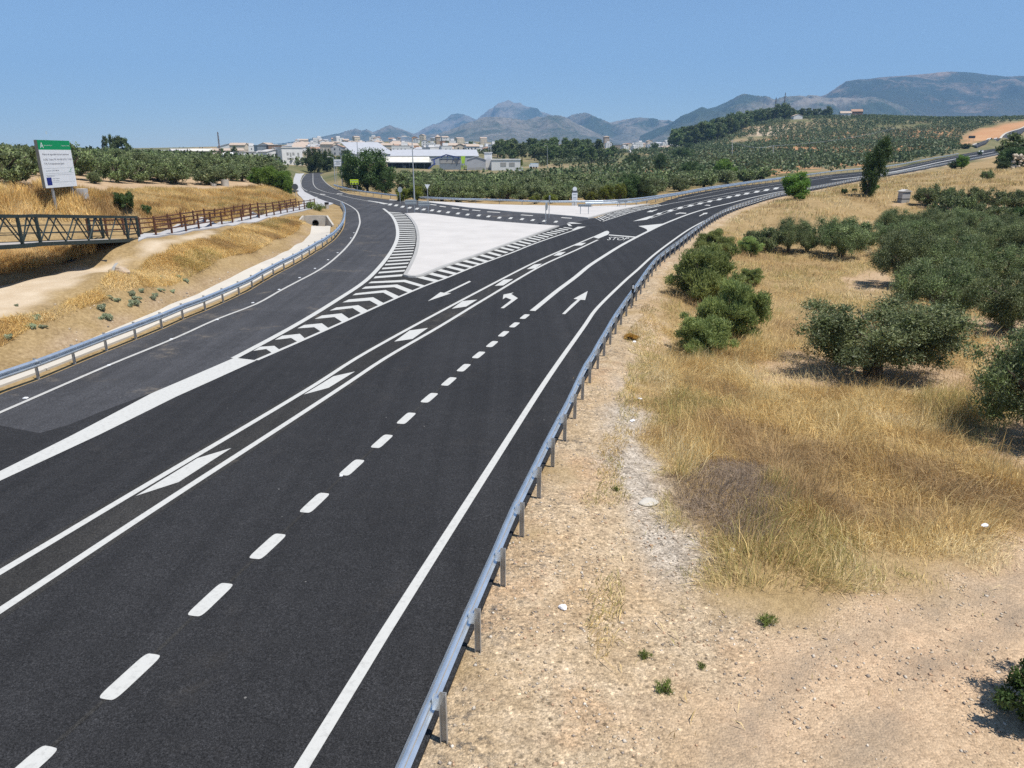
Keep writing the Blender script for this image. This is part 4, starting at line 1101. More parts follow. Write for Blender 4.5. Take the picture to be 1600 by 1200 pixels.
# ------------------------------------------------------------------ works billboard
A = at(72, 293.5, 46.6); B = at(120.5, 291, 50.0); hgt = 2.98
bbx = unit((B - A) * [1, 1, 0]); W_b = np.linalg.norm((B - A)[:2]); A = A.copy(); zb = (A[2] + B[2]) / 2 ; A[2] = zb
nrm = np.array([bbx[1], -bbx[0], 0])
gpos = onground([(84.5, 315)])[0]
bb = empty('works_billboard', (*((A + bbx * W_b / 2)[:2]), float(H(*(A + bbx * W_b/2)[:2]))), 'large white works billboard with green header standing in dry grass on two posts', 'billboard')
def on_bb(u, v, o=0.): return A + bbx * u * W_b + UPV * v * hgt + nrm * o
def quad_bb(u0, v0, u1, v1, o): return [on_bb(u0, v0, o), on_bb(u1, v0, o), on_bb(u1, v1, o), on_bb(u0, v1, o)]
MB().prism(quad_bb(0, 0, 1, 1, -.22)[::1], nrm * .2).build('box', MAT['sign_side'], bb)
MB().prism(quad_bb(0, 0, 1, .80, -.018), nrm * .03).build('panel', MAT['sign_white'], bb)
MB().prism(quad_bb(0, .80, 1, 1, -.018), nrm * .03).build('header', MAT['sign_green'], bb)
for u in (.24, .87):
    q = on_bb(u, 0, -.12); MB().bar([q[0], q[1], float(H(q[0], q[1])) - .4], q + UPV * .2, .12, .12).build('post', MAT['post_steel'], bb)
def bb_text(s, u, v, h, o=.016, mat='ink', wmax=None, parent=None):
    V, F = text_mesh(s, 1.0)
    V = V - V.min(0); V *= h * hgt / .72
    if wmax: V[:, 0] *= wmax * W_b / V[:, 0].max()
    P = np.array([on_bb(u, v, o) + bbx * x + UPV * y for x, y in V])
    return mesh_np('lettering', P, F, MAT[mat], parent or bb)
bb_text('Mejora de seguridad vial de la carretera', .07, .675, .038, wmax=.83)
bb_text('A-306. Tramo P.K. 43+000 al P.K. 7+100', .07, .575, .042, wmax=.90)
bb_text('T.M. Torredonjimeno (Jaén)', .08, .475, .042, wmax=.62)
bb_text('Inversión: 2.237.486,54', .09, .345, .026, wmax=.40)
bb_text('Fondos Europeos', .09, .235, .018, wmax=.24)
bb_text('Unión Europea', .24, .175, .020, wmax=.22); bb_text('Fondo Regional', .24, .135, .014, wmax=.20)
bb_text('A', .05, .835, .12, .016, 'sign_white', wmax=.10)
bb_text('Junta de Andalucía', .17, .875, .022, .016, 'sign_white', wmax=.25)
bb_text('Consejería de Fomento', .70, .875, .022, .016, 'sign_white', wmax=.27)
fl = MB().poly(quad_bb(.06, .055, .21, .22, .016)).build('flag', MAT['eu_blue'], bb)
sr = MB()
for k in range(12):
    a = 2 * math.pi * k / 12; c = (.135 + .042 * math.cos(a), .1375 + .042 * math.sin(a) * W_b / hgt)
    pts_ = []
    for j in range(10):
        r = (.011 if j % 2 == 0 else .0045); t = math.pi / 2 + math.pi * j / 5
        pts_.append(on_bb(c[0] + r * math.cos(t), c[1] + r * math.sin(t) * W_b / hgt, .02))
    sr.poly(pts_)
sr.build('stars', MAT['yellow'], fl)
lg = MB()
lg.poly(quad_bb(.80, .33, .90, .338, .016)); lg.tube([on_bb(.86, .36, .016), on_bb(.885, .385, .016), on_bb(.91, .39, .016)], .012, 5)
lg.build('emblem', MAT['sign_green'], bb)
lines = MB()
for v in (.41, .30, .265, .11): lines.poly(quad_bb(.05, v, .96, v + .003, .015))
lines.build('rule', MAT['sign_back'], bb)
q = onground([(118, 309)])[0]
cb = MB().box(q + np.array([.1, .4, .25]), (.95, .5, .7)).build('concrete_block', MAT['island'], None, q); tag(cb, 'pale concrete block half hidden behind the right post of the billboard', 'block')

# ------------------------------------------------------------------ things on the left bank
def ring(px, py, r, h, label, tilt=0.):
    q = onground([(px, py)])[0]; n = 28
    V = []; 
    for rr, z in ((r, -.1), (r, h), (r*.86, h), (r*.86, -.1)):
        V += [(rr*math.cos(2*math.pi*k/n), rr*math.sin(2*math.pi*k/n), z) for k in range(n)]
    V = np.array(V)
    if tilt: V[:, 2] -= np.where(V[:, 2] > 0, (V[:, 0] + r) * tilt, 0)
    F = [(a*n+k, a*n+(k+1) % n, (a+1)*n+(k+1) % n, (a+1)*n+k) for a in range(3) for k in range(n)]
    o = mesh_np('concrete_pipe_ring', V + q, F, MAT['headwall'], None, q, smooth=False)
    return tag(o, label, 'pipe ring', 'concrete pipe rings left by the grove')
ring(352, 290.5, .55, .92, 'upright concrete pipe ring standing on bare ground, the taller of two')
ring(334, 290.5, .42, .55, 'low concrete pipe ring with a slanting broken rim, beside the taller ring', .35)
q = onground([(332, 277)])[0]
o = MB().box(q + np.array([0, 0, .15]), (.9, .5, .5), unit((1, .3, .15))).build('white_slab', MAT['island'], None, q); tag(o, 'pale slab of rubble lying by the olive trees beyond the pipe rings', 'slab')

def rock_mesh(seed, r, squash=.7, sub=3):
    bm = bmesh.new(); bmesh.ops.create_icosphere(bm, subdivisions=sub, radius=1)
    V = np.array([v.co for v in bm.verts]); F = [tuple(v.index for v in f.verts) for f in bm.faces]; bm.free()
    rr = np.random.default_rng(seed); D = rr.normal(size=(14, 3)); D /= np.linalg.norm(D, axis=1, keepdims=True)
    for d_, c in zip(D, rr.uniform(.55, .9, 14)):
        s = V @ d_; V -= np.maximum(s - c, 0)[:, None] * d_
    V += (rr.random(V.shape) - .5) * .05
    return V * r * np.array([1, .8, squash]), F
q = onground([(187, 428)])[0]
V, F = rock_mesh(4, .55); o = mesh_np('boulder', V + q + [0, 0, .12], F, MAT['rock'], None, q); tag(o, 'rounded tan boulder on the bank below the footbridge', 'boulder')
pl = MB(); 
pp = [q + np.array([-.12, -.05, .58]), q + np.array([-.16, -.30, .42]), q + np.array([-.2, -.47, .14]), q + np.array([-.35, -.6, .04]), q + np.array([-.6, -.62, .03])]
pn = [p + np.array([.16, .02, .03]) for p in pp]
for k in range(4): pl.add([pp[k], pn[k], pn[k+1], pp[k+1], pp[k] + [0,0,-.012], pn[k] + [0,0,-.012], pn[k+1] + [0,0,-.012], pp[k+1] + [0,0,-.012]], [(0,1,2,3),(7,6,5,4),(0,4,5,1),(1,5,6,2),(2,6,7,3),(3,7,4,0)])
o = pl.build('plastic_strip', MAT['kerb'], None, q); tag(o, 'grey white plastic strip draped over the tan boulder', 'plastic')
V, F = rock_mesh(9, .3, .6)
q2 = onground([(203, 429.5)])[0]
o = mesh_np('boulder', V + q2, F, MAT['rock'], None, q2); tag(o, 'small flat stone just right of the tan boulder', 'stone')

# culvert head wall
c0 = atz(493.5, 354.3, .03); c0z = -.02
xr = unit(np.array([1, .12, 0])); yr = np.array([-xr[1], xr[0], 0])
cv = empty('culvert', (c0[0], c0[1], c0z), 'concrete culvert mouth with round pipe and splayed wing wall at the end of the drain', 'culvert')
def cl(x, y, z): return np.array([c0[0], c0[1], c0z]) + xr * x + yr * y + UPV * z
# back wall with a round hole
n = 32; rr = .36; cz_ = .44
outer = []
for k in range(n):
    a = 2*math.pi*k/n; ca, sa = math.cos(a), math.sin(a); t = min(1.15/abs(ca) if abs(ca) > 1e-6 else 9, (.8 if sa > 0 else .64)/abs(sa) if abs(sa) > 1e-6 else 9)
    outer.append((ca*t, cz_ + sa*t))
V = []; F = []
for y in (0, .3):
    V += [cl(rr*math.cos(2*math.pi*k/n), y, cz_ + rr*math.sin(2*math.pi*k/n)) for k in range(n)]
    V += [cl(x, y, z) for x, z in outer]
for k in range(n):
    k2 = (k+1) % n; F += [(k, k2, n+k2, n+k), (2*n+k, 3*n+k, 3*n+k2, 2*n+k2), (k, 2*n+k, 2*n+k2, k2), (n+k, n+k2, 3*n+k2, 3*n+k)]
mesh_np('headwall', np.array(V), F, MAT['headwall'], cv)
pipe = MB(); V = []
for y, r in ((.02, .36), (2.2, .36), (2.2, .31), (-.04, .31), (-.04, .36)): V += [cl(r*math.cos(2*math.pi*k/n), y, cz_ + r*math.sin(2*math.pi*k/n)) for k in range(n)]
mesh_np('pipe', np.array(V), [(a*n+k, a*n+(k+1) % n, (a+1)*n+(k+1) % n, (a+1)*n+k) for a in range(4) for k in range(n)], MAT['sign_back_dark'], cv)
MB().poly([cl(.3*math.cos(2*math.pi*k/n), 1.8, cz_ + .3*math.sin(2*math.pi*k/n)) for k in range(n)]).build('pipe_shade_disc', MAT['dark'], cv)  # black disc painted as the shade deep inside the pipe
ww = MB()
ww.hexa([cl(1.16, -.02, -.25), cl(1.95, -1.5, -.25), cl(2.12, -1.45, -.25), cl(1.36, .05, -.25), cl(1.16, -.02, 1.24), cl(1.95, -1.5, .38), cl(2.12, -1.45, .38), cl(1.36, .05, 1.24)])
ww.build('wing_wall', MAT['headwall'], cv)
w2 = MB(); w2.hexa([cl(-1.16, -.02, -.25), cl(-1.36, .05, -.25), cl(-1.7, -.75, -.25), cl(-1.52, -.8, -.25), cl(-1.16, -.02, 1.24), cl(-1.36, .05, 1.24), cl(-1.7, -.75, .8), cl(-1.52, -.8, .8)])
w2.build('wing_wall', MAT['headwall'], cv)
# stub pipe beside the pavement
q = onground([(511, 326)])[0]
sp_ = empty('concrete_stub', q, 'short upright concrete pipe with dark mouth between the pavement and the slip road rail', 'pipe')
MB().tube([q + UPV * -.2, q + UPV * .62], .27, 16).build('body', MAT['headwall'], sp_)
MB().tube([q + UPV * .615, q + UPV * .85], .30, 16).build('mouth', MAT['black'], sp_)  # solid black drum stands for the shade in the open pipe end

# ------------------------------------------------------------------ road signs
def pole_mb(q, h, r=.045): return MB().tube([np.asarray(q) + UPV * -.3, np.asarray(q) + UPV * h], r, 10)
def sign(name, px, Zc_h, label, shape, face_mat, posts=1, w=.9, hh=.6, facing=0., rad=.45, group=None, h=None, sub=None):
    """facing: turn of the plate about the vertical (0 = square to the camera's line of sight)"""
    q = onground([px])[0]; q[2] = max(q[2], float(H(q[0], q[1])))
    root = empty(name, q, label, 'road sign', group)
    vx = unit(np.array([q[1], -q[0], 0])); ang = R(facing)
    ax = vx * math.cos(ang) + np.array([-vx[1], vx[0], 0]) * math.sin(ang); ay = np.array([ax[1], -ax[0], 0])
    top = h
    if posts == 1: pole_mb(q, top).build('pole', MAT['pole'], root)
    else:
        for s in (-.5, .5): pole_mb(q + ax * w * .62 * s, top - .02).build('pole', MAT['pole'], root)
    c = q + ay * .06
    if shape == 'disc':
        P = [c + ax * rad * math.cos(2*math.pi*k/28) + UPV * (top - rad + rad * math.sin(2*math.pi*k/28)) for k in range(28)]
    elif shape == 'tri':
        P = [c + UPV * (top - 2*rad*.95), c + ax * rad * 1.1 + UPV * top, c - ax * rad * 1.1 + UPV * top]
    elif shape == 'arrow':
        P = [c + ax*w*x + UPV*(top - hh*(1 - y)) for x, y in ((-.5, 0), (.42, 0), (.5, .5), (.42, 1), (-.5, 1))]
        if sub == 'left': P = [c + ax*w*x + UPV*(top - hh*(1 - y)) for x, y in ((-.42, 0), (.5, 0), (.5, 1), (-.42, 1), (-.5, .5))]
    elif shape == 'rect':
        P = [c + ax*w*x + UPV*(top - hh*(1 - y)) for x, y in ((-.5, 0), (.5, 0), (.5, 1), (-.5, 1))]
    MB().prism(P, ay * .03).build('plate', MAT[face_mat], root)
    if shape in ('arrow', 'rect') and posts:
        st_ = MB()
        for v in (.25, .75): st_.box(c + ay*.045 + UPV*(top - hh*v), (w*.94, .025, .05), ax, ay)
        st_.build('stiffener', MAT['pole'], root)
    return root, q, ax, ay, c
sign('direction_sign', (642.3, 336), 0, 'grey back of an arrow sign at the island corner, left of the pair', 'arrow', 'sign_back', 2, 1.55, .62, rad=.4, h=1.95, sub='left', group='arrow signs seen from behind')
sign('direction_sign', (663.5, 336.3), 0, 'paler grey arrow sign at the island corner, right of the pair', 'arrow', 'sign_back', 2, 1.5, .62, h=1.75, group='arrow signs seen from behind')
sign('round_sign', (625.6, 320.6), 0, 'round blue grey sign on a thin pole at the edge of the side road', 'disc', 'sign_back', 1, facing=35, rad=.42, h=2.75)
rs, q, ax, ay, c = sign('give_way_sign', (668.5, 316.5), 0, 'white triangular give way sign on a pole before the far guard rail', 'tri', 'sign_white', 1, rad=.38, h=2.75)
sign('narrow_sign', (852.5, 354.3), 0, 'round sign seen nearly edge on at the tip of the large white island', 'disc', 'sign_back', 1, facing=72, rad=.42, h=2.6)
sign('tall_sign', (857.7, 345), 0, 'thin pole sign seen edge on just behind the island tip sign', 'rect', 'sign_back', 1, .5, .7, facing=84, h=2.95)
sign('direction_sign', (913, 336.6), 0, 'low green grey direction sign on two dark posts on the far white island', 'rect', 'sign_back', 2, 1.6, .32, h=1.38)
sign('direction_sign', (972.5, 324.5), 0, 'small grey sign panel on two posts beside the doubled guard rails', 'rect', 'sign_back', 2, 1.4, .32, h=1.1)
rs, q, ax, ay, c = sign('round_sign', (463, 314.5), 0, 'dark round sign back with a short plate below, beside the pavement on the left', 'disc', 'sign_back_dark', 1, rad=.45, h=2.55)
MB().box(c + ay*.02 + UPV*1.5, (.9, .03, .2), ax, ay).build('sub_plate', MAT['sign_back_dark'], rs)
sign('give_way_sign', (437, 285), 0, 'small dark triangular sign back above the green bushes by the left road', 'tri', 'sign_back_dark', 1, rad=.38, h=1.75)
rs, q, ax, ay, c = sign('warning_board', (554.5, 300), 0, 'bright fluorescent yellow green board with black figures, in front of the big tree', 'rect', 'lime', 2, 1.6, .95, h=2.4)
fg_ = MB()
for s in (-.55, 0., .55):
    for k in range(1):
        fg_.tube([c + ay*.04 + ax*s + UPV*1.58, c + ay*.04 + ax*s + UPV*1.85], [.13, .05], 6); fg_.box(c + ay*.045 + ax*s + UPV*1.66, (.34, .01, .16), ax, ay)
fg_.build('figures', MAT['black'], rs)
V, F = text_mesh('ATENCIÓN', 1.0); V = (V - V.min(0)); V *= 1.3 / V[:, 0].max()
mesh_np('lettering', np.array([c + ay*.045 + ax*(x - .65) + UPV*(2.08 + y) for x, y in V]), F, MAT['sign_back_dark'], rs)
rs, q, ax, ay, c = sign('information_board', (530.5, 289), 0, 'white information board high on posts beside the left road, before the trees', 'rect', 'sign_white', 2, 1.75, 1.55, h=5.9)
tx = MB()
for v, wd in ((.35, 1.1), (.6, .8), (.85, 1.2), (1.15, .7)): tx.box(c + ay*.045 + UPV*(5.9 - v), (wd, .012, .1), ax, ay)
tx.build('text_lines', MAT['sign_back'], rs)
MB().prism([c + ax*1.0 + UPV*4.9, c + ax*1.5 + UPV*5.2, c + ax*1.0 + UPV*5.5], ay*.03).build('arrow_plate', MAT['eu_blue'], rs)
# roadside pillar sign with a disc on top
q = onground([(897.5, 323)])[0]
ps = empty('pillar_sign', q, 'white pillar sign with dark cap and round disc on top, behind the far rail', 'pillar sign')
MB().box(q + UPV*.95, (.78, .3, 2.1)).build('pillar', MAT['sign_white'], ps)
MB().box(q + UPV*2.13, (.8, .32, .25)).build('cap', MAT['sign_back_dark'], ps)
MB().tube([q + np.array([0, -.1, 2.5]), q + np.array([0, .1, 2.5])], .31, 24).build('disc', MAT['sign_white'], ps)
tx = MB()
for z, wd in ((1.75, .5), (1.3, .5), (.95, .35)): tx.box(q + np.array([0, -.16, z]), (wd, .012, .07))
tx.build('text_lines', MAT['sign_back'], ps)
# far right signs by the branch road
sign('direction_sign', (1516, 228), 0, 'brown grey direction sign by the start of the branch road below the red cutting', 'rect', 'sign_back_dark', 2, 3.4, 1.4, h=5.6)
sign('round_sign', (1526, 236), 0, 'thin pole sign beside the main road just left of the white car', 'rect', 'sign_back_dark', 1, .8, .8, h=4.2)

# street lamps
def lamp(px, Zc, top, label, arm=-.9):
    q = at(px[0], px[1], Zc); q[2] = float(H(q[0], q[1]))
    hgt_ = at(top[0], top[1], Zc)[2] - q[2]
    root = empty('street_lamp', q, label, 'street lamp', 'street lamps along the left road')
    MB().tube([q + UPV*-.3, q + UPV*hgt_*.5, q + UPV*hgt_], [.13, .09, .06], 10).build('pole', MAT['pole'], root)
    MB().tube([q + UPV*(hgt_-.1), q + np.array([arm*.6, 0, hgt_ + .12]), q + np.array([arm, 0, hgt_ + .15])], .035, 6).build('arm', MAT['pole'], root)
    MB().hexa([q + np.array([arm + s*x, y, hgt_ + z]) for z, k in ((.12, 1), (.24, .7)) for x, y in ((.1*k, -.17*k), (-.75*k, -.17*k), (-.75*k, .17*k), (.1*k, .17*k)) for s in (np.sign(-arm),)]).build('head', MAT['island'], root)
for px, Zc, tp, lb in [((647.5, 312), 112, (645, 215.5), 'tall street lamp in front of the factory, nearest to the white island'),
    ((562.5, 297), 150, (561.5, 222), 'street lamp pole standing in front of the right side of the big tree'),
    ((536, 293), 165, (534.5, 230), 'street lamp next to the white information board'),
    ((524, 289), 185, (522.5, 246), 'street lamp just left of the white information board'),
    ((506.5, 272), 290, (504.5, 233), 'leftmost lamp of the cluster at the far bend of the left road'),
    ((509, 271), 300, (507.5, 235), 'second lamp from the left in the cluster at the far bend'),
    ((512.5, 270), 310, (510.5, 233.5), 'third lamp from the left in the cluster at the far bend'),
    ((516, 269.5), 320, (514.5, 238), 'rightmost lamp of the cluster at the far bend of the left road'),
    ((855, 262), 360, (854.5, 228), 'thin lamp pole beside the low white building near the pine wood')]:
    lamp(px, Zc, tp, lb)
def upole(px, Zc, top, label):
    q = at(px[0], px[1], Zc); q[2] = float(H(q[0], q[1])); t_ = at(top[0], top[1], Zc)
    root = empty('utility_pole', q, label, 'utility pole', 'utility poles on the olive hill')
    MB().tube([q - UPV, t_], [.22, .14], 8).build('pole', MAT['kerb'], root)
    MB().bar(t_ + np.array([-1.1, 0, -.3]), t_ + np.array([1.1, 0, -.3]), .14, .14).build('crossarm', MAT['kerb'], root)
    return t_
t1 = upole((1144.3, 249), 420, (1144.2, 219), 'pale utility pole on the olive hill, left one of the pair')
t2 = upole((1208, 250), 430, (1208.5, 227), 'pale utility pole on the olive hill, right one of the pair')
t3 = at(1400, 199, 560)
wi = MB()
for s in (-1, 0, 1):
    for a_, b_ in ((t1, t2), (t2, t3)):
        P = [a_ + (b_ - a_) * k / 8 + np.array([s, 0, -.3 - 2.2 * 4 * (k/8) * (1 - k/8)]) for k in range(9)]
        wi.tube(P, .025, 4)
o = wi.build('power_line', MAT['sign_back'], None, t2); tag(o, 'overhead power line wires strung across the olive hill', 'power line')
def mast(px, Zc, top, label, wdt):
    q = at(px[0], px[1], Zc); q[2] = float(H(q[0], q[1])) - 1; t_ = at(top[0], top[1], Zc); hh_ = t_[2] - q[2]; m_ = MB()
    C = [(-1,-1),(1,-1),(1,1),(-1,1)]
    f = lambda k, z: q + np.array([k[0]*wdt*(1-.75*z), k[1]*wdt*(1-.75*z), hh_*z])
    for k in C: m_.bar(f(k, 0), f(k, 1), .18*wdt, .18*wdt)
    for s in range(10):
        for i in range(4): m_.bar(f(C[i], s/10), f(C[(i+1) % 4], (s+1)/10), .11*wdt, .11*wdt)
    root = empty('lattice_mast', q, label, 'mast', 'lattice masts'); m_.build('lattice', MAT['rust'], root)
    an = MB()
    for z in (.72, .84, .95): an.box(q + UPV*hh_*z + np.array([wdt*.5, 0, 0]), (wdt*.8, wdt*.5, hh_*.07))
    an.build('antenna', MAT['sign_back'], root)
mast((1210, 180), 820, (1210, 153), 'shorter lattice mast among the pines on the hilltop', .8)
mast((1223.5, 180), 830, (1226, 145.5), 'taller lattice mast among the pines on the hilltop', .7)
mast((345, 250), 330, (341, 206.5), 'dark lattice crane jib rising behind the left olive grove', .42)

# ------------------------------------------------------------------ road studs, litter, weeds are placed further on
st_m = MB().hexa([(-.06,-.06,0),(.06,-.06,0),(.06,.06,0),(-.06,.06,0),(-.04,-.045,.03),(.04,-.045,.03),(.04,.045,.03),(-.04,.045,.03)])
_t = st_m.build('road_stud', MAT['sign_white']); STUD = _t.data; bpy.data.objects.remove(_t)
for q in onroad([(40,622),(170,571),(268,530),(339,499.5),(395,473.2),(436,452.5),(468,434),(492,419.5),(512.5,406),(527.5,395),(548,372),(553,364)]):
    o = bpy.data.objects.new('road_stud', STUD); col.objects.link(o); o.location = q; o.scale = (1.3, 1, 1)
    tag(o, 'small white road stud just outside the edge line of the slip road', 'road stud', 'road studs along the slip road')
for i, q in enumerate(onroad([(533,744)])):
    o = bpy.data.objects.new('road_stud', STUD); col.objects.link(o); o.location = (q[0], q[1], q[2] + .012); o.scale = (.7, .7, .6)
    tag(o, 'tiny white stud on the line of lane dashes in the main road', 'road stud', 'road studs along the lane dashes')
for i, (px, py, lb) in enumerate([(1000,625,'crumpled white paper scrap at the upper edge of the gravel strip beside the grass'),(988,659,'white paper scrap on the narrow gravel strip'),(1535,836,'white paper scrap caught in the grass near the dirt track on the right'),(1143,862,'white paper scrap below the purple brown weeds'),(991,535,'white scrap beside the orange weed near the guard rail'),(880,952,'pale plastic scrap lying on gravel close to the guard rail')]):
    q = onground([(px, py)])[0]; V, F = rock_mesh(40 + i, .10, .5, 2)
    o = mesh_np('paper_scrap', V + q + [0, 0, .04 if i != 2 else .25], F, MAT['litter'], None, q); tag(o, lb, 'litter')
q = onground([(1012, 786)])[0]; V, F = rock_mesh(77, .27, .25)
o = mesh_np('flat_stone', V + q + [0, 0, .03], F, MAT['drain'], None, q); tag(o, 'pale flat stone slab set in the gravel strip', 'stone')

# ------------------------------------------------------------------ monument, ruin
q = onground([(1411, 316)])[0]
mo = empty('stone_shrine', q, 'small grey block shrine with gabled cap and dark band on the dry slope', 'shrine')
ax = unit((1, .25, 0)); ay = np.array([-ax[1], ax[0], 0])
def ml(x, y, z): return q + ax*x + ay*y + UPV*z
MB().hexa([ml(x, y, z) for z in (-.2, .38) for x, y in ((-.62,-.4),(.62,-.4),(.62,.4),(-.62,.4))]).build('base', MAT['kerb'], mo)
MB().hexa([ml(x, y, z) for z in (.38, .50) for x, y in ((-.63,-.41),(.63,-.41),(.63,.41),(-.63,.41))]).build('band', MAT['sign_back_dark'], mo)
MB().hexa([ml(x, y, z) for z in (.50, 1.35) for x, y in ((-.62,-.4),(.62,-.4),(.62,.4),(-.62,.4))]).build('body', MAT['path'], mo)
MB().prism([ml(-.72,-.5,1.35), ml(.72,-.5,1.35), ml(.72,-.5,1.42), ml(0,-.5,1.66), ml(-.72,-.5,1.42)], ay*1.0).build('roof', MAT['island'], mo)
ru = empty('ruined_wall', at(1588, 265, 140), 'crumbling pale limestone ruin at the right edge beside the conifer', 'ruin')
qb = base_of(ru)
rs_ = np.random.default_rng(12)
for k in range(52):
    V, F = rock_mesh(200 + k, rs_.uniform(.25, .62), rs_.uniform(.5, .9), 1)
    t = rs_.random(); zz = rs_.random() ** 1.3 * (2.9 - 1.2 * abs(t - .4))
    mesh_np('stone', V + qb + np.array([-1.2 + t * 4.2, rs_.normal() * .35, zz + .2]), F, MAT['ruin_stone'], ru)

# ------------------------------------------------------------------ cars
def car(q, heading, scale, paint_, label, van=False):
    root = empty('car', q, label, 'car'); f = unit(np.array([math.cos(heading), math.sin(heading), 0])); s = np.array([f[1], -f[0], 0])
    g = lambda x, y, z: q + (f*x + s*y + UPV*z) * scale
    if van: prof = [(-2.2,.35),(-2.2,1.2),(-2.1,1.85),(.9,1.9),(1.5,1.25),(2.2,1.05),(2.25,.35)]; win = [(-1.9,1.25),(-1.85,1.7),(.75,1.72),(1.25,1.25)]
    else: prof = [(-2.1,.35),(-2.15,.85),(-1.9,1.0),(-1.35,1.38),(.1,1.42),(.85,1.0),(1.95,.82),(2.1,.6),(2.1,.35)]; win = [(-1.4,1.0),(-1.1,1.3),(.05,1.33),(.6,1.0)]
    V = [g(x, -.86, z) for x, z in prof] + [g(x, -.62 if z > 1.1 else -.9, z) for x, z in prof] 
    n = len(prof)
    L_ = [g(x, -(.9 if z < 1.1 else .7), z) for x, z in prof]; R_ = [g(x, (.9 if z < 1.1 else .7), z) for x, z in prof]
    F = [tuple(range(n)), tuple(range(n, 2*n))[::-1]] + [(i, n+i, n+(i+1) % n, (i+1) % n) for i in range(n)]
    mesh_np('body', np.array(L_ + R_), F, paint_, root)
    for sd in (-1, 1): MB().prism([g(x, sd*(.84 if z < 1.1 else .74), z) for x, z in win], s*sd*.06*scale).build('side_window', MAT['glass'], root)
    a_, b_ = (prof[3], prof[4]) if van else (prof[4], prof[5])
    MB().prism([g(a_[0]+.02,-.6,a_[1]-.03), g(a_[0]+.02,.6,a_[1]-.03), g(b_[0]-.02,.7,b_[1]+.06), g(b_[0]-.02,-.7,b_[1]+.06)], (f*.05+UPV*.05)*scale).build('windscreen', MAT['glass'], root)
    for x in (-1.3, 1.3):
        for y in (-.82, .82):
            c = g(x, y, .32); MB().tube([c - s*.11*scale, c + s*.11*scale], .33*scale, 16).build('wheel', MAT['rubber'], root)
    for y in (-.6, .6): MB().box(g(2.12, y, .68), (.06*scale, .32*scale, .16*scale), f, s).build('headlight', MAT['sign_white'], root)
    return root
q = onroad([(1532.5, 239.3)])[0]; q2 = onroad([(1500, 246)])[0]; hd = math.atan2(q2[1]-q[1], q2[0]-q[0])
car(q, hd, 1.0, MAT['car_white'], 'white car driving towards the camera on the main road near the branch road')
q = onroad([(1598, 226.5)])[0]
car(q, hd, 1.15, MAT['car_black'], 'dark van at the right edge of the photo on the main road behind the conifer', True)
# ------------------------------------------------------------------ buildings
def building(name, label, x0, x1, yt, yb, Zc, depth, rot, wall, roof='flat', roofmat='shed', wins=(), doors=(), group=None, rise=.25, cat='building', over=.25):
    c = at((x0 + x1) / 2, yb, Zc); wdt = (x1 - x0) * Zc / FOC / max(math.cos(R(rot)), .5); hgt = (yb - yt) * Zc / FOC
    vx = unit(np.array([c[1], -c[0], 0])); a = R(rot); ax = vx*math.cos(a) + np.array([-vx[1], vx[0], 0])*math.sin(a); ay = np.array([-ax[1], ax[0], 0])
    zb = c[2]
    root = empty(name, c, label, cat, group)
    g = lambda x, y, z: c + ax*x*wdt + ay*y*depth + UPV*z*hgt
    hb = 1.0 if roof == 'flat' else 1 - rise
    zlow = min(float(H(c[0], c[1])) - zb, 0) - 1.5
    wl = MB(); bot = [c + ax*x*wdt + ay*y*depth + UPV*zlow for x, y in ((-.5,0),(.5,0),(.5,1),(-.5,1))]
    wl.hexa(bot + [g(x, y, hb) for x, y in ((-.5,0),(.5,0),(.5,1),(-.5,1))])
    if roof == 'gable_front': wl.prism([g(-.5, .002, hb), g(.5, .002, hb), g(0, .002, .985)], ay*(depth*.996))
    if roof == 'gable_side':
        for x in (-.499, .499): wl.prism([g(x, 0.002, hb), g(x, .998, hb), g(x, .5, .98)], ax*(-.02 if x > 0 else .02))
    wl.build('wall', MAT[wall], root)
    ov = over; rf = MB(); th = UPV * .22
    ex = ov / wdt; ey = ov / depth
    if roof == 'flat': rf.hexa([g(x, y, hb) + UPV*.02 for x, y in ((-.5-ex,-ey),(.5+ex,-ey),(.5+ex,1+ey),(-.5-ex,1+ey))] + [g(x, y, hb) + UPV*.3 for x, y in ((-.5-ex,-ey),(.5+ex,-ey),(.5+ex,1+ey),(-.5-ex,1+ey))])
    elif roof == 'shed': rf.hexa([g(-.5-ex,-ey,hb), g(.5+ex,-ey,hb), g(.5+ex,1+ey,1), g(-.5-ex,1+ey,1)] + [g(-.5-ex,-ey,hb)+th, g(.5+ex,-ey,hb)+th, g(.5+ex,1+ey,1)+th, g(-.5-ex,1+ey,1)+th])
    elif roof == 'gable_side':
        for s in (0, 1):
            y0, y1 = (-ey, .5) if s == 0 else (1+ey, .5)
            P = [g(-.5-ex,y0,hb), g(.5+ex,y0,hb), g(.5+ex,y1,1), g(-.5-ex,y1,1)]
            rf.hexa([p + UPV*.01 for p in P] + [p + th for p in P])
    elif roof == 'gable_front':
        for s in (-1, 1):
            P = [g(s*(.5+ex),-ey,hb-.03), g(0,-ey,1), g(0,1+ey,1), g(s*(.5+ex),1+ey,hb-.03)]
            rf.hexa([p + UPV*.01 for p in P] + [p + th for p in P])
    rf.build('roof', MAT[roofmat], root)
    for u, v, w_, h_ in wins:
        f = MB().box(g(u - .5, 0, v) - ay*.03, (w_*wdt + .2, .1, h_*hgt + .2), ax, ay).build('window', MAT['kerb'], root)
        MB().box(g(u - .5, 0, v) - ay*.09, (w_*wdt, .04, h_*hgt), ax, ay).build('pane', MAT['glass'], f)
    for u, w_, h_, mt in doors:
        MB().box(g(u - .5, 0, h_/2) - ay*.04, (w_*wdt, .12, h_*hgt), ax, ay).build('door', MAT[mt], root)
    return root, g, ax, ay, wdt, hgt
rowg = 'white buildings behind the left olive grove'
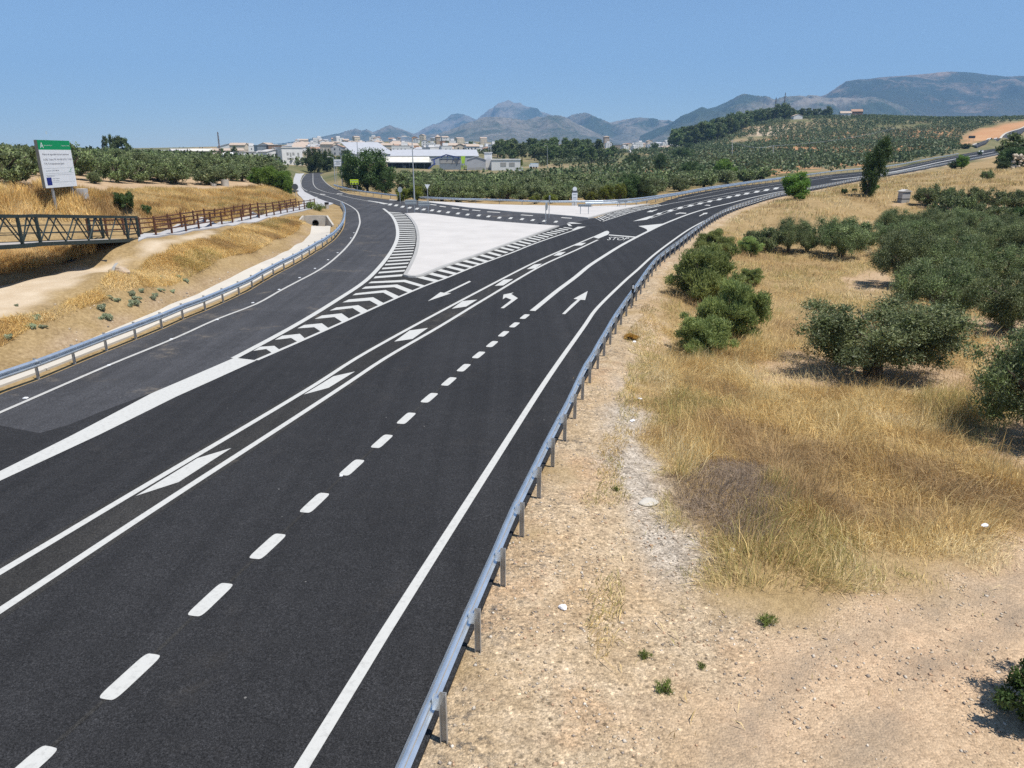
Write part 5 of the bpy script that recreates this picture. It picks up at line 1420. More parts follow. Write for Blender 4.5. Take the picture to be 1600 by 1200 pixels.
building('storage_shed', 'low white shed at the left end of the row behind the grove', 247, 272, 235.5, 244, 360, 14, 8, 'white_wall', 'gable_side', 'shed', group=rowg)
building('storage_shed', 'long white shed with grey front, second from the left behind the grove', 272, 302, 233.5, 246, 350, 16, 6, 'shed', 'gable_side', 'island', [(.25,.5,.05,.2),(.6,.5,.05,.2)], group=rowg)
building('storage_shed', 'pale wide shed with blank gable right of the long white shed', 302, 333, 233.5, 247, 350, 18, 4, 'shed', 'gable_side', 'fibre', [(.3,.5,.08,.25),(.55,.5,.08,.25)], group=rowg)
building('farm_building', 'long low tan building with tiled roof behind the crane jib', 334, 381, 233, 246, 390, 10, 4, 'cream_wall', 'gable_side', 'pale_tile', [(.6,.4,.05,.25)], group=rowg)
building('storage_shed', 'bright white gabled shed in front of the tan building', 349, 374, 239.5, 251, 330, 12, -12, 'white_wall', 'gable_side', 'white_wall', group=rowg)
building('farm_house', 'white house with two dark upper windows above the pipe rings', 376.5, 401, 238.5, 252, 320, 9, 18, 'white_wall', 'flat', 'island', [(.2,.62,.14,.2),(.5,.62,.14,.2)], group=rowg)
building('farm_house', 'small low white house between two larger white houses', 401.5, 418, 236.5, 250, 345, 8, 10, 'white_wall', 'gable_front', 'island', [(.3,.4,.14,.25),(.7,.4,.14,.25)], group=rowg)
building('farm_house', 'white two storey house with dark garage door by the left road', 419, 443, 235, 254, 315, 9, 22, 'white_wall', 'gable_front', 'island', [(.2,.62,.12,.16),(.55,.62,.12,.16)], [(.22,.42,.34,'black')], group=rowg, rise=.15)
building('apartment_house', 'largest white flat roofed house with dark windows by the left road', 442.5, 473, 232, 254, 312, 11, 16, 'white_wall', 'flat', 'white_wall', [(.28,.6,.08,.14),(.42,.55,.05,.22),(.56,.6,.08,.14),(.3,.28,.09,.08),(.5,.28,.09,.08),(.8,.5,.06,.3)], group=rowg)
building('storage_shed', 'beige flat shed half hidden by the dark tree left of the road', 472, 488, 238, 255, 316, 8, 8, 'cream_wall', 'flat', 'island', group=rowg)
building('brick_block', 'reddish brown block standing behind the white houses', 421, 441, 227.5, 240, 430, 12, 12, 'brown_wall', 'flat', 'island', [(.3,.6,.12,.2),(.7,.6,.12,.2)], group=rowg)
building('dark_block', 'dark grey block behind the small white house', 403.5, 421, 228, 240, 430, 12, 10, 'shed_dark', 'flat', 'shed_dark', group=rowg)
# factory
fg = 'factory sheds beyond the olive field'
building('factory_hall', 'very wide pale factory hall with long low roof behind the open canopy shed', 612, 748, 235.5, 266, 400, 45, 0, 'shed', 'gable_side', 'shed', group=fg, rise=.32)
building('factory_hall', 'high pale hall with sloping roof rising behind the big tree', 556, 618, 223, 266, 430, 55, 10, 'shed', 'shed', 'shed', group=fg, rise=.45)
cn = empty('canopy_shed', at(636, 266.5, 350), 'open sided shed with pale roof and dark interior in front of the factory', 'shed', fg)
cb_ = base_of(cn); Zs = 350 / FOC
def cg(px, py, y=0.): return cb_ + np.array([(px - 636) * Zs, y, (266.5 - py) * Zs])
MB().hexa([cg(600,254,0), cg(671,254,0), cg(671,254,12), cg(600,254,12), cg(600,246,6), cg(669,246,6), cg(669,246,6.2), cg(600,246,6.2)]).build('roof', MAT['fibre'], cn)
MB().hexa([cg(600,255.2,-.3), cg(671.5,255.2,-.3), cg(671.5,255.2,12.3), cg(600,255.2,12.3), cg(600,254.1,-.3), cg(671.5,254.1,-.3), cg(671.5,254.1,12.3), cg(600,254.1,12.3)]).build('gutter', MAT['shed_dark'], cn)
for px in (613, 629.5, 640, 650, 663): MB().box(cg(px, 262, .5), (.5, .5, 5)).build('pillar', MAT['sign_back_dark'], cn)
MB().hexa([cg(600,268,11.5), cg(670,268,11.5), cg(670,268,12), cg(600,268,12), cg(600,255.2,11.5), cg(670,255.2,11.5), cg(670,255.2,12), cg(600,255.2,12)]).build('back_wall', MAT['sign_back_dark'], cn)
MB().hexa([cg(628,266,3), cg(634,266,3), cg(634,266,5), cg(628,266,5), cg(629,259,3), cg(633,259,3), cg(633,259,5), cg(629,259,5)]).build('stock', MAT['island'], cn)
building('machine_house', 'grey blue corrugated machine house with lighter upper band', 687, 720, 249, 267, 345, 10, 0, 'shed_dark', 'flat', 'shed_dark', [(.5,.78,.9,.28)], group=fg)
o = MB(); 
for k in range(6):
    a = np.array([689 + k*5.2]); o.box(at(691 + k*5.2, 252.2, 344.5), (1.1, .1, 1.5))
cv_ = empty('conveyor', at(676, 262, 343), 'dark blue conveyor rising to the top of the grey machine house', 'conveyor', fg)
cvm = MB()
for a_, b_ in (((674,250.5),(697,241.8)), ((697,241.8),(718,246.5)), ((669,264),(680,255)), ((678,249),(679,258))): cvm.bar(at(*a_, 343), at(*b_, 343), .7, .55)
cvm.build('belt', MAT['blue_paint'], cv_)
lg_ = MB()
for px, y0 in ((690,245),(699,242.5),(708,244.5),(716,246.5)): lg_.bar(at(px, y0, 343.2), at(px, 250, 343.2), .35, .35)
lg_.build('leg', MAT['blue_paint'], cv_)
hp = empty('green_hopper', at(723.5, 255.5, 344), 'lime green hopper beside the grey machine house', 'hopper', fg)
MB().hexa([at(x, y, z) for x, y, z in ((721.5,255.5,344),(726,255.5,344),(726,255.5,347),(721.5,255.5,347),(720,244,344),(727,244,344),(727,244,348),(720,244,348))]).build('bin', MAT['green_paint'], hp)
for px in (722, 725.5): MB().bar(at(px, 255, 345), at(px, 267, 345), .3, .3).build('leg', MAT['green_paint'], hp)
building('storage_shed', 'pale gabled shed with dark low openings right of the green hopper', 730, 759, 246, 267, 340, 16, 0, 'shed', 'gable_front', 'shed', [(.25,.13,.3,.18),(.68,.15,.4,.2)], group=fg, rise=.2)
building('storage_shed', 'small white tower shaped shed beside the gabled shed', 757, 769, 240, 267, 345, 8, 0, 'white_wall', 'flat', 'white_wall', [(.5,.1,.5,.15)], group=fg)
building('workshop', 'low white workshop with two dark garage doors near the pine wood', 768, 813, 250.5, 267, 335, 12, 0, 'white_wall', 'flat', 'white_wall', [(.41,.58,.18,.32),(.71,.58,.18,.32)], group=fg)
building('garden_wall', 'low white wall before the workshop', 802, 817, 262.5, 268, 325, 1, 0, 'white_wall', 'flat', 'white_wall', group=fg, cat='wall', over=.02)
tk = empty('truck', at(834, 262.5, 350), 'pale blue and white truck parked beside the pine wood', 'truck')
MB().box(at(835.5, 258.2, 350), (3.6, 2.4, 1.7)).build('body', MAT['sign_white'], tk); MB().box(at(834, 256.4, 350) + np.array([0,0,.1]), (3.2, 2.2, .5)).build('tarpaulin', plain('blue_tarpaulin', (.2,.45,.7)), tk)
MB().box(at(828.6, 259.6, 350), (1.2, 2.2, 1.5)).build('cab', MAT['sign_white'], tk); 
for px in (829, 834, 838): MB().tube([at(px, 261.8, 348.7), at(px, 261.8, 349.3)], .42, 12).build('wheel', MAT['rubber'], tk)
# town landmarks
def tower(label, x0, x1, yt, yb, Zc, mat, roofm, spire, cat='tower', wins=True):
    r_, g, ax, ay, wd, hg = building('church_tower' if spire else 'castle_tower', label, x0, x1, yt, yb, Zc, (x1-x0)*Zc/FOC, 20, mat, 'flat', roofm, [(.32,.78,.16,.16),(.68,.78,.16,.16)], cat=cat)
    if spire:
        m_ = MB(); top = g(0, .5, 1 + spire); cs = [g(x, y, 1.03) for x, y in ((-.6,-.1),(.6,-.1),(.6,1.1),(-.6,1.1))]
        m_.add(cs + [top], [(0,1,4),(1,2,4),(2,3,4),(3,0,4),(3,2,1,0)]); m_.build('spire', MAT[roofm], r_)
    return r_
tower('church tower with pale pyramid roof rising above the town', 682.3, 688.3, 215.5, 234, 900, 'stone', 'pale_tile', .22)
tower('square stone castle tower with belfry openings above the far white town', 944.3, 951.5, 215.5, 234, 1300, 'stone', 'stone', .12)
building('castle_wall', 'brown stone rampart below the castle tower', 944, 985, 227, 238, 1290, 20, 5, 'stone', 'flat', 'stone', cat='castle')
building('apartment_house', 'orange brick apartment house right of the church tower', 692, 701.5, 221.5, 238, 820, 12, 15, 'ochre_wall', 'flat', 'tile', [(.3,.7,.15,.1),(.7,.7,.15,.1),(.3,.45,.15,.1),(.7,.45,.15,.1)], group='town houses in colour')
building('apartment_house', 'salmon coloured block with tiled roof behind the factory lamp', 612, 640, 223, 238, 760, 14, 8, 'ochre_wall', 'gable_side', 'pale_tile', [(.15,.4,.07,.16),(.4,.4,.07,.16),(.65,.4,.07,.16),(.85,.4,.07,.16)], group='town houses in colour')
building('apartment_house', 'ochre block with tiled roof just right of the tall street lamp', 640, 655, 224.5, 239, 740, 14, 14, 'ochre_wall', 'gable_side', 'pale_tile', [(.3,.4,.1,.16),(.7,.4,.1,.16)], group='town houses in colour')
building('farm_house', 'white house among the pines on the hilltop', 1240, 1253, 179, 189, 790, 9, 20, 'white_wall', 'gable_front', 'pale_tile', group='hilltop houses')
building('farm_house', 'white villa left of the red house on the hilltop', 1313, 1329, 174.5, 187, 800, 9, 10, 'white_wall', 'gable_side', 'pale_tile', [(.3,.4,.1,.2)], group='hilltop houses')
building('farm_house', 'red brick house on the hilltop right of the white villa', 1330, 1346, 171.5, 186, 800, 9, 10, 'brown_wall', 'gable_side', 'tile', [(.4,.4,.12,.2)], group='hilltop houses')
building('farm_house', 'small pale hut with tiled roof in the trees behind the far rail', 1008, 1016, 277.5, 285, 260, 5, 15, 'cream_wall', 'gable_front', 'tile', group='small huts in the valley')
building('garden_wall', 'low whitewashed wall in the valley trees', 940, 962, 273, 277, 300, 2, 18, 'white_wall', 'flat', 'white_wall', group='small huts in the valley', cat='wall', over=.02)
building('greenhouse', 'long pale shed roof among the olives below the pine hill', 1051, 1062, 239.5, 243, 560, 8, 10, 'shed', 'flat', 'shed', group='small huts in the valley')

# houses of the town: a few kinds, copied
def house_proto(w_, d_, h_, wall, roof, kind, seed):
    r_ = np.random.default_rng(seed); m_ = MB()
    m_.hexa([(-w_/2,-d_/2,-6),(w_/2,-d_/2,-6),(w_/2,d_/2,-6),(-w_/2,d_/2,-6),(-w_/2,-d_/2,h_),(w_/2,-d_/2,h_),(w_/2,d_/2,h_),(-w_/2,d_/2,h_)], 0)
    if kind == 'gable':
        rz = h_ + 1.7
        for s in (-1, 1):
            P = [(-w_/2-.3, s*(d_/2+.4), h_-.15), (w_/2+.3, s*(d_/2+.4), h_-.15), (w_/2+.3, 0, rz), (-w_/2-.3, 0, rz)]
            m_.hexa([np.array(p) + [0,0,.02] for p in P] + [np.array(p) + [0,0,.25] for p in P], 1)
        for x in (-w_/2+.01, w_/2-.01): m_.add([(x,-d_/2,h_),(x,d_/2,h_),(x,0,rz-.05)], [(0,1,2)], 0)
    else: m_.box((0,0,h_+.2), (w_+.2, d_+.2, .4), mi=1); m_.box((w_*.2, 0, h_+1.4), (w_*.35, d_*.5, 2.4), mi=0)
    for fl_ in range(int(h_ // 3)):
        for k in range(int(w_ // 3)):
            m_.box((-w_/2 + 1.5 + k*3 + r_.uniform(-.3,.3), -d_/2 - .02, 1.7 + fl_*3), (1.0, .12, 1.3), mi=2)
        for k in range(int(d_ // 4)): 
            for s in (-1, 1): m_.box((s*(w_/2+.02), -d_/2 + 2 + k*4, 1.7 + fl_*3), (.12, 1.0, 1.3), mi=2)
    t = m_.build('house', [MAT[wall], MAT[roof], MAT['glass']]); me = t.data; bpy.data.objects.remove(t); return me
kinds = [(house_proto(11,9,6.4,'white_wall','pale_tile','gable',1),'white town house with faded tiled roof','white houses of the town'),
         (house_proto(14,10,7.4,'white_wall','island','flat',2),'white flat roofed town block','white houses of the town'),
         (house_proto(9,9,6.2,'cream_wall','tile','gable',3),'cream town house with clay tiled roof','cream houses of the town'),
         (house_proto(12,9,8.8,'cream_wall','pale_tile','gable',4),'cream town house with faded roof','cream houses of the town'),
         (house_proto(10,9,6.2,'grey_wall','tile','gable',5),'grey town house with clay tiled roof','grey houses of the town'),
         (house_proto(13,10,6.4,'ochre_wall','pale_tile','gable',6),'ochre town house with faded roof','ochre houses of the town'),
         (house_proto(18,14,5.6,'white_wall','shed','gable',7),'white town shed with grey roof','white houses of the town')]
hw = [.40,.30,.06,.07,.05,.02,.10]
hr_ = np.random.default_rng(21)
def town(n, x0, x1, z0, z1, where, only=None, ymin=None):
    placed = []; tries = 0
    while len(placed) < n and tries < n * 40:
        tries += 1
        px = hr_.uniform(x0, x1); Zc = hr_.uniform(z0 ** .5, z1 ** .5) ** 2
        x = (px - CX) / FOC * Zc; y = Zc * .985
        if any(abs(x - a) + abs(y - b) < 13 for a, b in placed): continue
        z = float(H(x, y)); pr = project(np.array([[x, y, z]]))[0]
        if ymin and pr[1] < ymin: continue
        placed.append((x, y))
        k = hr_.choice(len(kinds), p=hw); me, lb, g_ = kinds[k]
        o = bpy.data.objects.new('town_house', me); col.objects.link(o); o.location = (x, y, z)
        o.rotation_euler = (0, 0, hr_.choice([0, math.pi/2]) + .25 + hr_.normal() * .25); s = hr_.uniform(.75, 1.1); o.scale = (s, s, s * hr_.uniform(.8, 1.15))
        tag(o, lb + ' ' + where, 'house', g_ + ' ' + where)
town(150, 480, 800, 600, 1250, 'in the town behind the factory')
town(26, 380, 500, 520, 900, 'behind the left olive grove')
town(85, 925, 1065, 950, 1700, 'below the castle tower')

# ------------------------------------------------------------------ foliage
def leaves(seed, blobs, n, ll, lw, up=.25, bias=.6, droop=0., tone_jit=.35):
    """n leaf-shaped faces in clumps: blobs = [(centre, radii)]"""
    r = np.random.default_rng(seed)
    C = np.array([b[0] for b in blobs], float); S = np.array([b[1] for b in blobs], float)
    wgt = (S.prod(1)) ** (2/3); wgt /= wgt.sum()
    k = r.choice(len(blobs), n, p=wgt)
    d = r.normal(size=(n, 3)); d /= np.linalg.norm(d, axis=1, keepdims=True)
    rad = 1 - np.abs(r.normal(size=n)) * (1 - bias) * .8
    rad = np.where(r.random(n) < .07, 1 + r.random(n) * .28, np.clip(rad, .12, 1)); core = r.random(n) < .14; rad = np.where(core, r.random(n)*.6, rad)
    P = C[k] + d * S[k] * rad[:, None]
    A = d * .7 + r.normal(size=(n, 3)) * .75 + np.array([0, 0, up]); A[:, 2] -= droop
    A /= np.linalg.norm(A, axis=1, keepdims=True)
    Bv = np.cross(A, d + r.normal(size=(n, 3)) * .6); Bv /= np.maximum(np.linalg.norm(Bv, axis=1, keepdims=True), 1e-6)
    L_ = (ll * r.uniform(.6, 1.35, n) * np.where(core, 1.3, 1))[:, None]; Wd = (lw * r.uniform(.7, 1.3, n) * np.where(core, 2.6, 1))[:, None]
    V = np.stack([P - A*L_*.5, P + Bv*Wd*.5 + A*L_*.05, P + A*L_*.5, P - Bv*Wd*.5 + A*L_*.05], 1).reshape(-1, 3)
    F = np.arange(4*n).reshape(n, 4)
    tb = r.random(len(blobs)); tone = np.clip(tb[k]*.55 + r.random(n)*tone_jit + .08, 0, 1)
    return V, F, np.repeat(tone, 4)
def crown_blobs(seed, rx, ry, rz, zc, nb, bs, hollow=.45, flat=0.):
    r = np.random.default_rng(seed); out = []
    for i in range(nb):
        d = r.normal(size=3); d /= np.linalg.norm(d); q = r.uniform(hollow, 1.0)
        p = d * q * np.array([rx, ry, rz]) * (1 + .09 * r.normal())
        if p[2] < -rz * (1 - flat): p[2] = -rz * (1 - flat) * r.random()
        s = bs * r.uniform(.65, 1.35); out.append((p + [0, 0, zc], (s, s, s * r.uniform(.6, .95))))
    return out
def limbs(m_, seed, base_h, r0, targets, forks=None):
    r = np.random.default_rng(seed)
    for t in targets:
        t = np.array(t, float); mid = np.array([t[0]*.35, t[1]*.35, base_h + (t[2]-base_h)*.45]) + r.normal(size=3)*.12
        m_.tube([(0,0,base_h*.75), mid, t], [r0*.6, r0*.4, r0*.12], 7)
def make_tree(name, label, cat, group, leafm, lv, trunk_fn, crown_name='crown'):
    root = empty(name, (0, 0, 0), label, cat, group)
    t = MB(); trunk_fn(t); t.build('trunk', MAT['bark'], root)
    V, F, tone = lv; c = mesh_np(crown_name, V, F, MAT[leafm], root, attrs={'tone': ('FLOAT', tone)})
    return root
used = set()
def put(proto, loc, s, rz, label=None, group=None, sz=None, cat=None):
    o = proto if proto.name not in used else fan(proto)
    used.add(proto.name)
    o.location = tuple(float(v) for v in loc); o.rotation_euler = (0, 0, rz); o.scale = (s, s, sz or s)
    if label: o['label'] = label
    if group: o['group'] = group
    if cat: o['category'] = cat
    return o
def olive_proto(seed, n, ll, lw, nb=46, rx=3.2, rz=1.62, bs=.62, zc=2.0):
    bl = crown_blobs(seed, rx, rx*.92, rz, zc, nb, bs, .45, .14)
    r = np.random.default_rng(seed)
    tg = [(math.cos(a)*rx*.6, math.sin(a)*rx*.6, 2.0 + r.random()*.8) for a in np.linspace(0, 2*math.pi, 7)[:-1] + r.random()]
    def tr(t):
        t.tube([(0,0,-.3),(.05,0,.35),(0,.05,.8)], [.34,.25,.2], 9); t.tube([(.1,.1,-.3),(.35,.2,.5),(.6,.35,1.2)], [.22,.16,.12], 8); limbs(t, seed, .9, .3, tg)
    return make_tree('olive_tree', 'olive tree', 'olive tree', None, 'olive', leaves(seed, bl, n, ll, lw, .15, .55, .15), tr)
near = [olive_proto(100 + i, 46000, .135, .040, 96, zc=2.18) for i in range(3)]
midp = [olive_proto(120 + i, 7500, .27, .12, 66, 3.0, 1.62, .66, zc=1.75) for i in range(3)]
farp = [olive_proto(140 + i, 1700, .50, .28, 34, 2.7, 1.55, .75) for i in range(3)]
og = 'olive trees in the grove right of the road'
def olive_at(protos, px, py, wpx, hpx, label, group=og, i=[0]):
    q = onground([(px, py)])[0]; Zc = project(q[None])[0, 2]
    s = wpx * Zc / FOC / 6.85; sz = hpx * Zc / FOC / 3.95
    i[0] += 1
    return put(protos[i[0] % len(protos)], q, s, hr_.uniform(0, 6.28), label, group, sz)
ol = [(1368,588,282,130,'big lone olive tree casting shade on bare earth in the middle of the dry grass'),
 (1612,692,240,195,'olive tree cut off by the right edge, dark shadow on the soil at its left'),
 (1462,505,150,100,'olive tree behind the big lone olive, slightly to its right'),
 (1575,520,150,105,'olive tree at the right edge above the cut off one'),
 (1405,448,120,92,'olive tree beside the pale soil patch with two shadows'),
 (1492,455,125,85,'olive tree in the dense middle of the right grove'),
 (1575,455,120,80,'olive tree at the right edge in the middle of the grove'),
 (1312,402,100,62,'round olive tree standing alone left of the dense grove'),
 (1232,394,72,52,'olive tree in the green weeds nearest the bushes by the rail'),
 (1405,402,95,62,'olive tree in the second row of the right grove, left end'),
 (1478,408,100,65,'olive tree in the second row of the right grove, middle'),
 (1552,405,100,60,'olive tree in the second row of the right grove, right part'),
 (1610,410,90,62,'olive tree in the second row cut off by the right edge'),
 (1395,372,75,45,'olive tree in the upper row of the right grove, left end'),
 (1450,376,80,48,'olive tree in the upper row of the grove below the tall grey bush'),
 (1512,374,80,48,'olive tree in the upper row right of the tall grey bush'),
 (1590,385,80,50,'olive tree in the upper row at the right edge')]
for px, py, wx, hx, lb in ol: olive_at(near, px, py, wx, hx, lb)
hg_ = 'clipped olive row on the slope behind the shrine'
for px, py, wx, hx, lb in [(1450,322,50,36,'first olive of the row right of the small shrine'),(1488,324,46,36,'second olive in the row behind the tall grey bush'),(1520,325,44,35,'third olive in the row on the slope'),(1552,326,44,34,'fourth olive in the row on the slope'),(1582,326,44,34,'fifth olive in the row on the slope'),(1612,326,44,34,'last olive of the row cut by the right edge'),
    (1541.5,281.5,22,17.5,'small round olive tree alone on the tan slope above the row')]:
    olive_at(midp, px, py, wx, hx, lb, hg_)
# tree just beyond the lower right corner, its twigs and shade reach into the photo
q = onground([(1722,1150)])[0]; put(near[1], q + [0.2,.1,0], .36, 1.0, 'olive tree whose shade falls across the dirt at the lower right corner', og, .62)

lg2 = 'olive trees on the left plateau'
lt = [(15,287,130,66,'olive tree left of the white billboard'),(-45,290,110,66,'olive tree cut off by the left edge'),(110,280,90,56,'olive tree directly behind the billboard'),(183,285,62,48,'olive tree with bare ground below it, right of the billboard'),(228,281,60,44,'olive tree between the two front olive trees of the plateau'),(272,287,66,42,'front olive tree on bare ground left of the pipe rings'),(150,287,28,22,'small shrubby olive just right of the billboard')]
for px, py, wx, hx, lb in lt: olive_at(midp, px, py, wx, hx, lb, lg2)
# rest of the left grove in rows
cnt = 0
G_L = np.array([at(-380,262,110)[:2], at(-200,240,300)[:2], at(300,246,300)[:2], at(440,254,230)[:2], at(425,266,150)[:2], at(395,276,112)[:2], at(330,273,100)[:2], at(240,272,98)[:2], at(100,272,92)[:2], at(-100,275,85)[:2]])
mn, mx = G_L.min(0), G_L.max(0); cand = []
for gx in np.arange(mn[0], mx[0], 7.2):
    for gy in np.arange(mn[1], mx[1], 7.2):
        x = gx + hr_.normal()*.5; y = gy + hr_.normal()*.5
        if sdist(G_L, np.array([x]), np.array([y]))[0] < 0: cand.append((x, y))
cand = np.array(cand); pj = project(np.column_stack([cand, H(cand[:,0], cand[:,1])])); ok = (pj[:,0] > -60) & (pj[:,0] < 520)
cand = cand[ok]; cand = cand[np.argsort(np.hypot(cand[:,0], cand[:,1]))]
left_ind, left_far = cand[:95], cand[95:]
for i, (x, y) in enumerate(left_ind):
    d = math.hypot(x, y); put((midp if d < 200 else farp)[i % 3], (x, y, H(x, y)), hr_.uniform(.85, 1.12), hr_.uniform(0, 6.28), 'olive tree in the dense plateau grove behind the front row', 'olive trees deep in the left grove', hr_.uniform(.74, .98))
# field behind the far rail
G_M = np.array([at(655,310,118)[:2], at(760,312,118)[:2], at(880,312,118)[:2], at(985,311,125)[:2], at(1100,296,160)[:2], at(1190,284,185)[:2], at(1200,268,290)[:2], at(1080,264,330)[:2], at(960,266,315)[:2], at(860,267,275)[:2], at(760,268,235)[:2], at(700,268,225)[:2], at(640,272,215)[:2], at(628,282,190)[:2]])
mn, mx = G_M.min(0), G_M.max(0); cand = []
a_ = .42; ca, sa = math.cos(a_), math.sin(a_)
for gx in np.arange(-260, 260, 6.2):
    for gy in np.arange(-260, 260, 7.4):
        x = (mn+mx)[0]/2 + gx*ca - gy*sa + hr_.normal()*.5; y = (mn+mx)[1]/2 + gx*sa + gy*ca + hr_.normal()*.5
        if sdist(G_M, np.array([x]), np.array([y]))[0] < 0 and vnoise(x/14, y/14) > .2: cand.append((x, y))
cand = np.array(cand); cand = cand[np.argsort(np.hypot(cand[:,0], cand[:,1]))]
cand = cand[~((sdist(RED[1], cand[:,0], cand[:,1]) < 0) & (hr_.random(len(cand)) < .62))]
mid_ind, mid_far = cand[:165], cand[165:]
for i, (x, y) in enumerate(mid_ind):
    d = math.hypot(x, y); put((midp if d < 165 else farp)[i % 3], (x, y, H(x, y)), hr_.uniform(.8, 1.05), hr_.uniform(0, 6.28), 'olive tree in the field between the far guard rail and the factory', 'olive trees in the field behind the far rail', hr_.uniform(.8, 1.05))
# hill groves: thousands, one mass
def olive_mass(name, P, nleaf, ll, lw, rx, rz, seed):
    r = np.random.default_rng(seed); n = len(P)
    k = np.repeat(np.arange(n), nleaf); m_ = len(k)
    d = r.normal(size=(m_, 3)); d /= np.linalg.norm(d, axis=1, keepdims=True)
    sc = r.uniform(.75, 1.2, n)[k][:, None]
    ctr = np.column_stack([P, H(P[:,0], P[:,1]) + 2.0])[k]
    Q = ctr + d * np.array([rx, rx, rz]) * sc * (r.uniform(.55, 1.08, m_)[:, None]); Q[:, 2] = np.maximum(Q[:, 2], ctr[:, 2] - 1.5)
    A = d*.4 + r.normal(size=(m_, 3)); A /= np.linalg.norm(A, axis=1, keepdims=True); B_ = np.cross(A, r.normal(size=(m_, 3))); B_ /= np.linalg.norm(B_, axis=1, keepdims=True)
    L_ = ll*r.uniform(.6, 1.3, m_)[:, None]; Wd = lw*r.uniform(.6, 1.3, m_)[:, None]
    V = np.stack([Q-A*L_*.5, Q+B_*Wd*.5, Q+A*L_*.5, Q-B_*Wd*.5], 1).reshape(-1, 3)
    tone = np.repeat(np.clip(r.random(n)[k]*.5 + r.random(m_)*.5, 0, 1), 4)
    o = mesh_np(name, V, np.arange(4*m_).reshape(m_, 4), MAT['olive_far'], attrs={'tone': ('FLOAT', tone)})
    return tag(o, kind='stuff')
G_H = np.array([at(1100,278,230)[:2], *onground([(1230,275),(1330,266),(1430,252.3),(1490,240.5)])[:, :2], at(1515,210,500)[:2], at(1620,186,640)[:2], at(1720,178,760)[:2], at(1600,184,800)[:2], at(1500,190,860)[:2], at(1400,185,950)[:2], at(1300,183,900)[:2], at(1225,187,860)[:2], at(1170,205,760)[:2], at(1050,238,720)[:2], at(990,246,560)[:2], at(970,258,400)[:2], at(1020,272,300)[:2]])
cand = []
a_ = -.35; ca, sa = math.cos(a_), math.sin(a_)
gx, gy = np.meshgrid(np.arange(-500, 500, 5.6), np.arange(-600, 600, 6.6), indexing='ij'); gx = gx.ravel(); gy = gy.ravel()
x = 220 + gx*ca - gy*sa + hr_.normal(size=gx.shape)*1.1; y = 560 + gx*sa + gy*ca + hr_.normal(size=gx.shape)*1.1
k = (sdist(G_H, x, y) < 0) & (fbm(x/30, y/30, 3) > .34) & (hr_.random(gx.shape) < .93) & (sdist(RED[0], x, y) > 3) & (roaddist(x, y) > 6)
hill = np.column_stack([x[k], y[k]])
olive_mass('olive_groves', np.vstack([hill, mid_far, left_far]), 42, 1.25, .8, 2.5, 1.7, 5)
# thinner young grove on the pale hilltop
G_Y = np.array([at(1165,214,700)[:2], at(1215,196,770)[:2], at(1300,190,830)[:2], at(1390,194,860)[:2], at(1320,212,720)[:2], at(1230,216,690)[:2]])
cand = []
r2 = np.random.default_rng(33)
G_F = np.array([at(400,250,380)[:2], at(620,246,500)[:2], at(640,240,640)[:2], at(1000,246,1000)[:2], at(960,262,420)[:2], at(850,262,370)[:2], at(840,256,440)[:2], at(700,258,480)[:2], at(640,262,380)[:2], at(540,268,280)[:2], at(470,268,290)[:2]])
gx, gy = np.meshgrid(np.arange(-350, 350, 7.5), np.arange(230, 1100, 8), indexing='ij'); gx = gx.ravel() + r2.normal(size=gx.size)*.8; gy = gy.ravel() + r2.normal(size=gy.size)*.8
pf = project(np.column_stack([gx, gy, H(gx, gy)])); k = (sdist(G_F, gx, gy) < 0) & (fbm(gx/40, gy/40, 3) > .42) & ~((pf[:,0] > 545) & (pf[:,0] < 842) & (pf[:,2] < 520))
olive_mass('scattered_trees', np.column_stack([gx[k], gy[k]]), 30, 1.6, 1.0, 2.6, 1.8, 6)

# other trees and bushes
def bushproto(name, cat, seed, n, ll, lw, rx, rz, leafm, nb=24, bs=.5, up=.3, trunk=None, hollow=.35):
    bl = crown_blobs(seed, rx, rx, rz, rz*.95, nb, bs, hollow, .05)
    r = np.random.default_rng(seed)
    def tr(t):
        for k in range(5):
            a = 2*math.pi*k/5 + r.random(); t.tube([(0,0,-.25),(math.cos(a)*rx*.25, math.sin(a)*rx*.25, rz*.6),(math.cos(a)*rx*.5, math.sin(a)*rx*.5, rz*1.4)], [.07*bs/.5,.05*bs/.5,.015], 6)
    return make_tree(name, cat, cat, None, leafm, leaves(seed, bl, n, ll, lw, up, .55), trunk or tr, 'foliage')
def scale_px(q, wpx, unit_w): return wpx * project(q[None])[0, 2] / FOC / unit_w
broom = [bushproto('green_bush', 'bush', 300 + i, 22000, .17, .034, 1.5, 1.15, 'broom', 60, .34, 1.1) for i in range(2)]
for i, (px, py, wx, hx, lb) in enumerate([(1098,475,112,100,'bright green bush by the bend of the right guard rail, upper of three'),(1140,530,95,100,'tall green bush between the other two by the right rail'),(1096,558,98,72,'rounded dark green bush nearest the camera below the right rail'),(1116,402,52,46,'small olive green bush at the top of the rail bushes'),(1172,446,40,30,'little grey green shrub just right of the rail bushes'),(1170,398,36,30,'small spindly bush with dark stem in the weeds')]):
    q = onground([(px, py)])[0]; s = scale_px(q, wx*1.32, 3.5); put(broom[i % 2], q, s, i*1.3, lb, 'green bushes below the right guard rail', scale_px(q, hx*1.15, 2.75))
deepb = bushproto('dark_bush', 'bush', 320, 5000, .22, .10, 1.5, 1.2, 'deep', 26, .5)
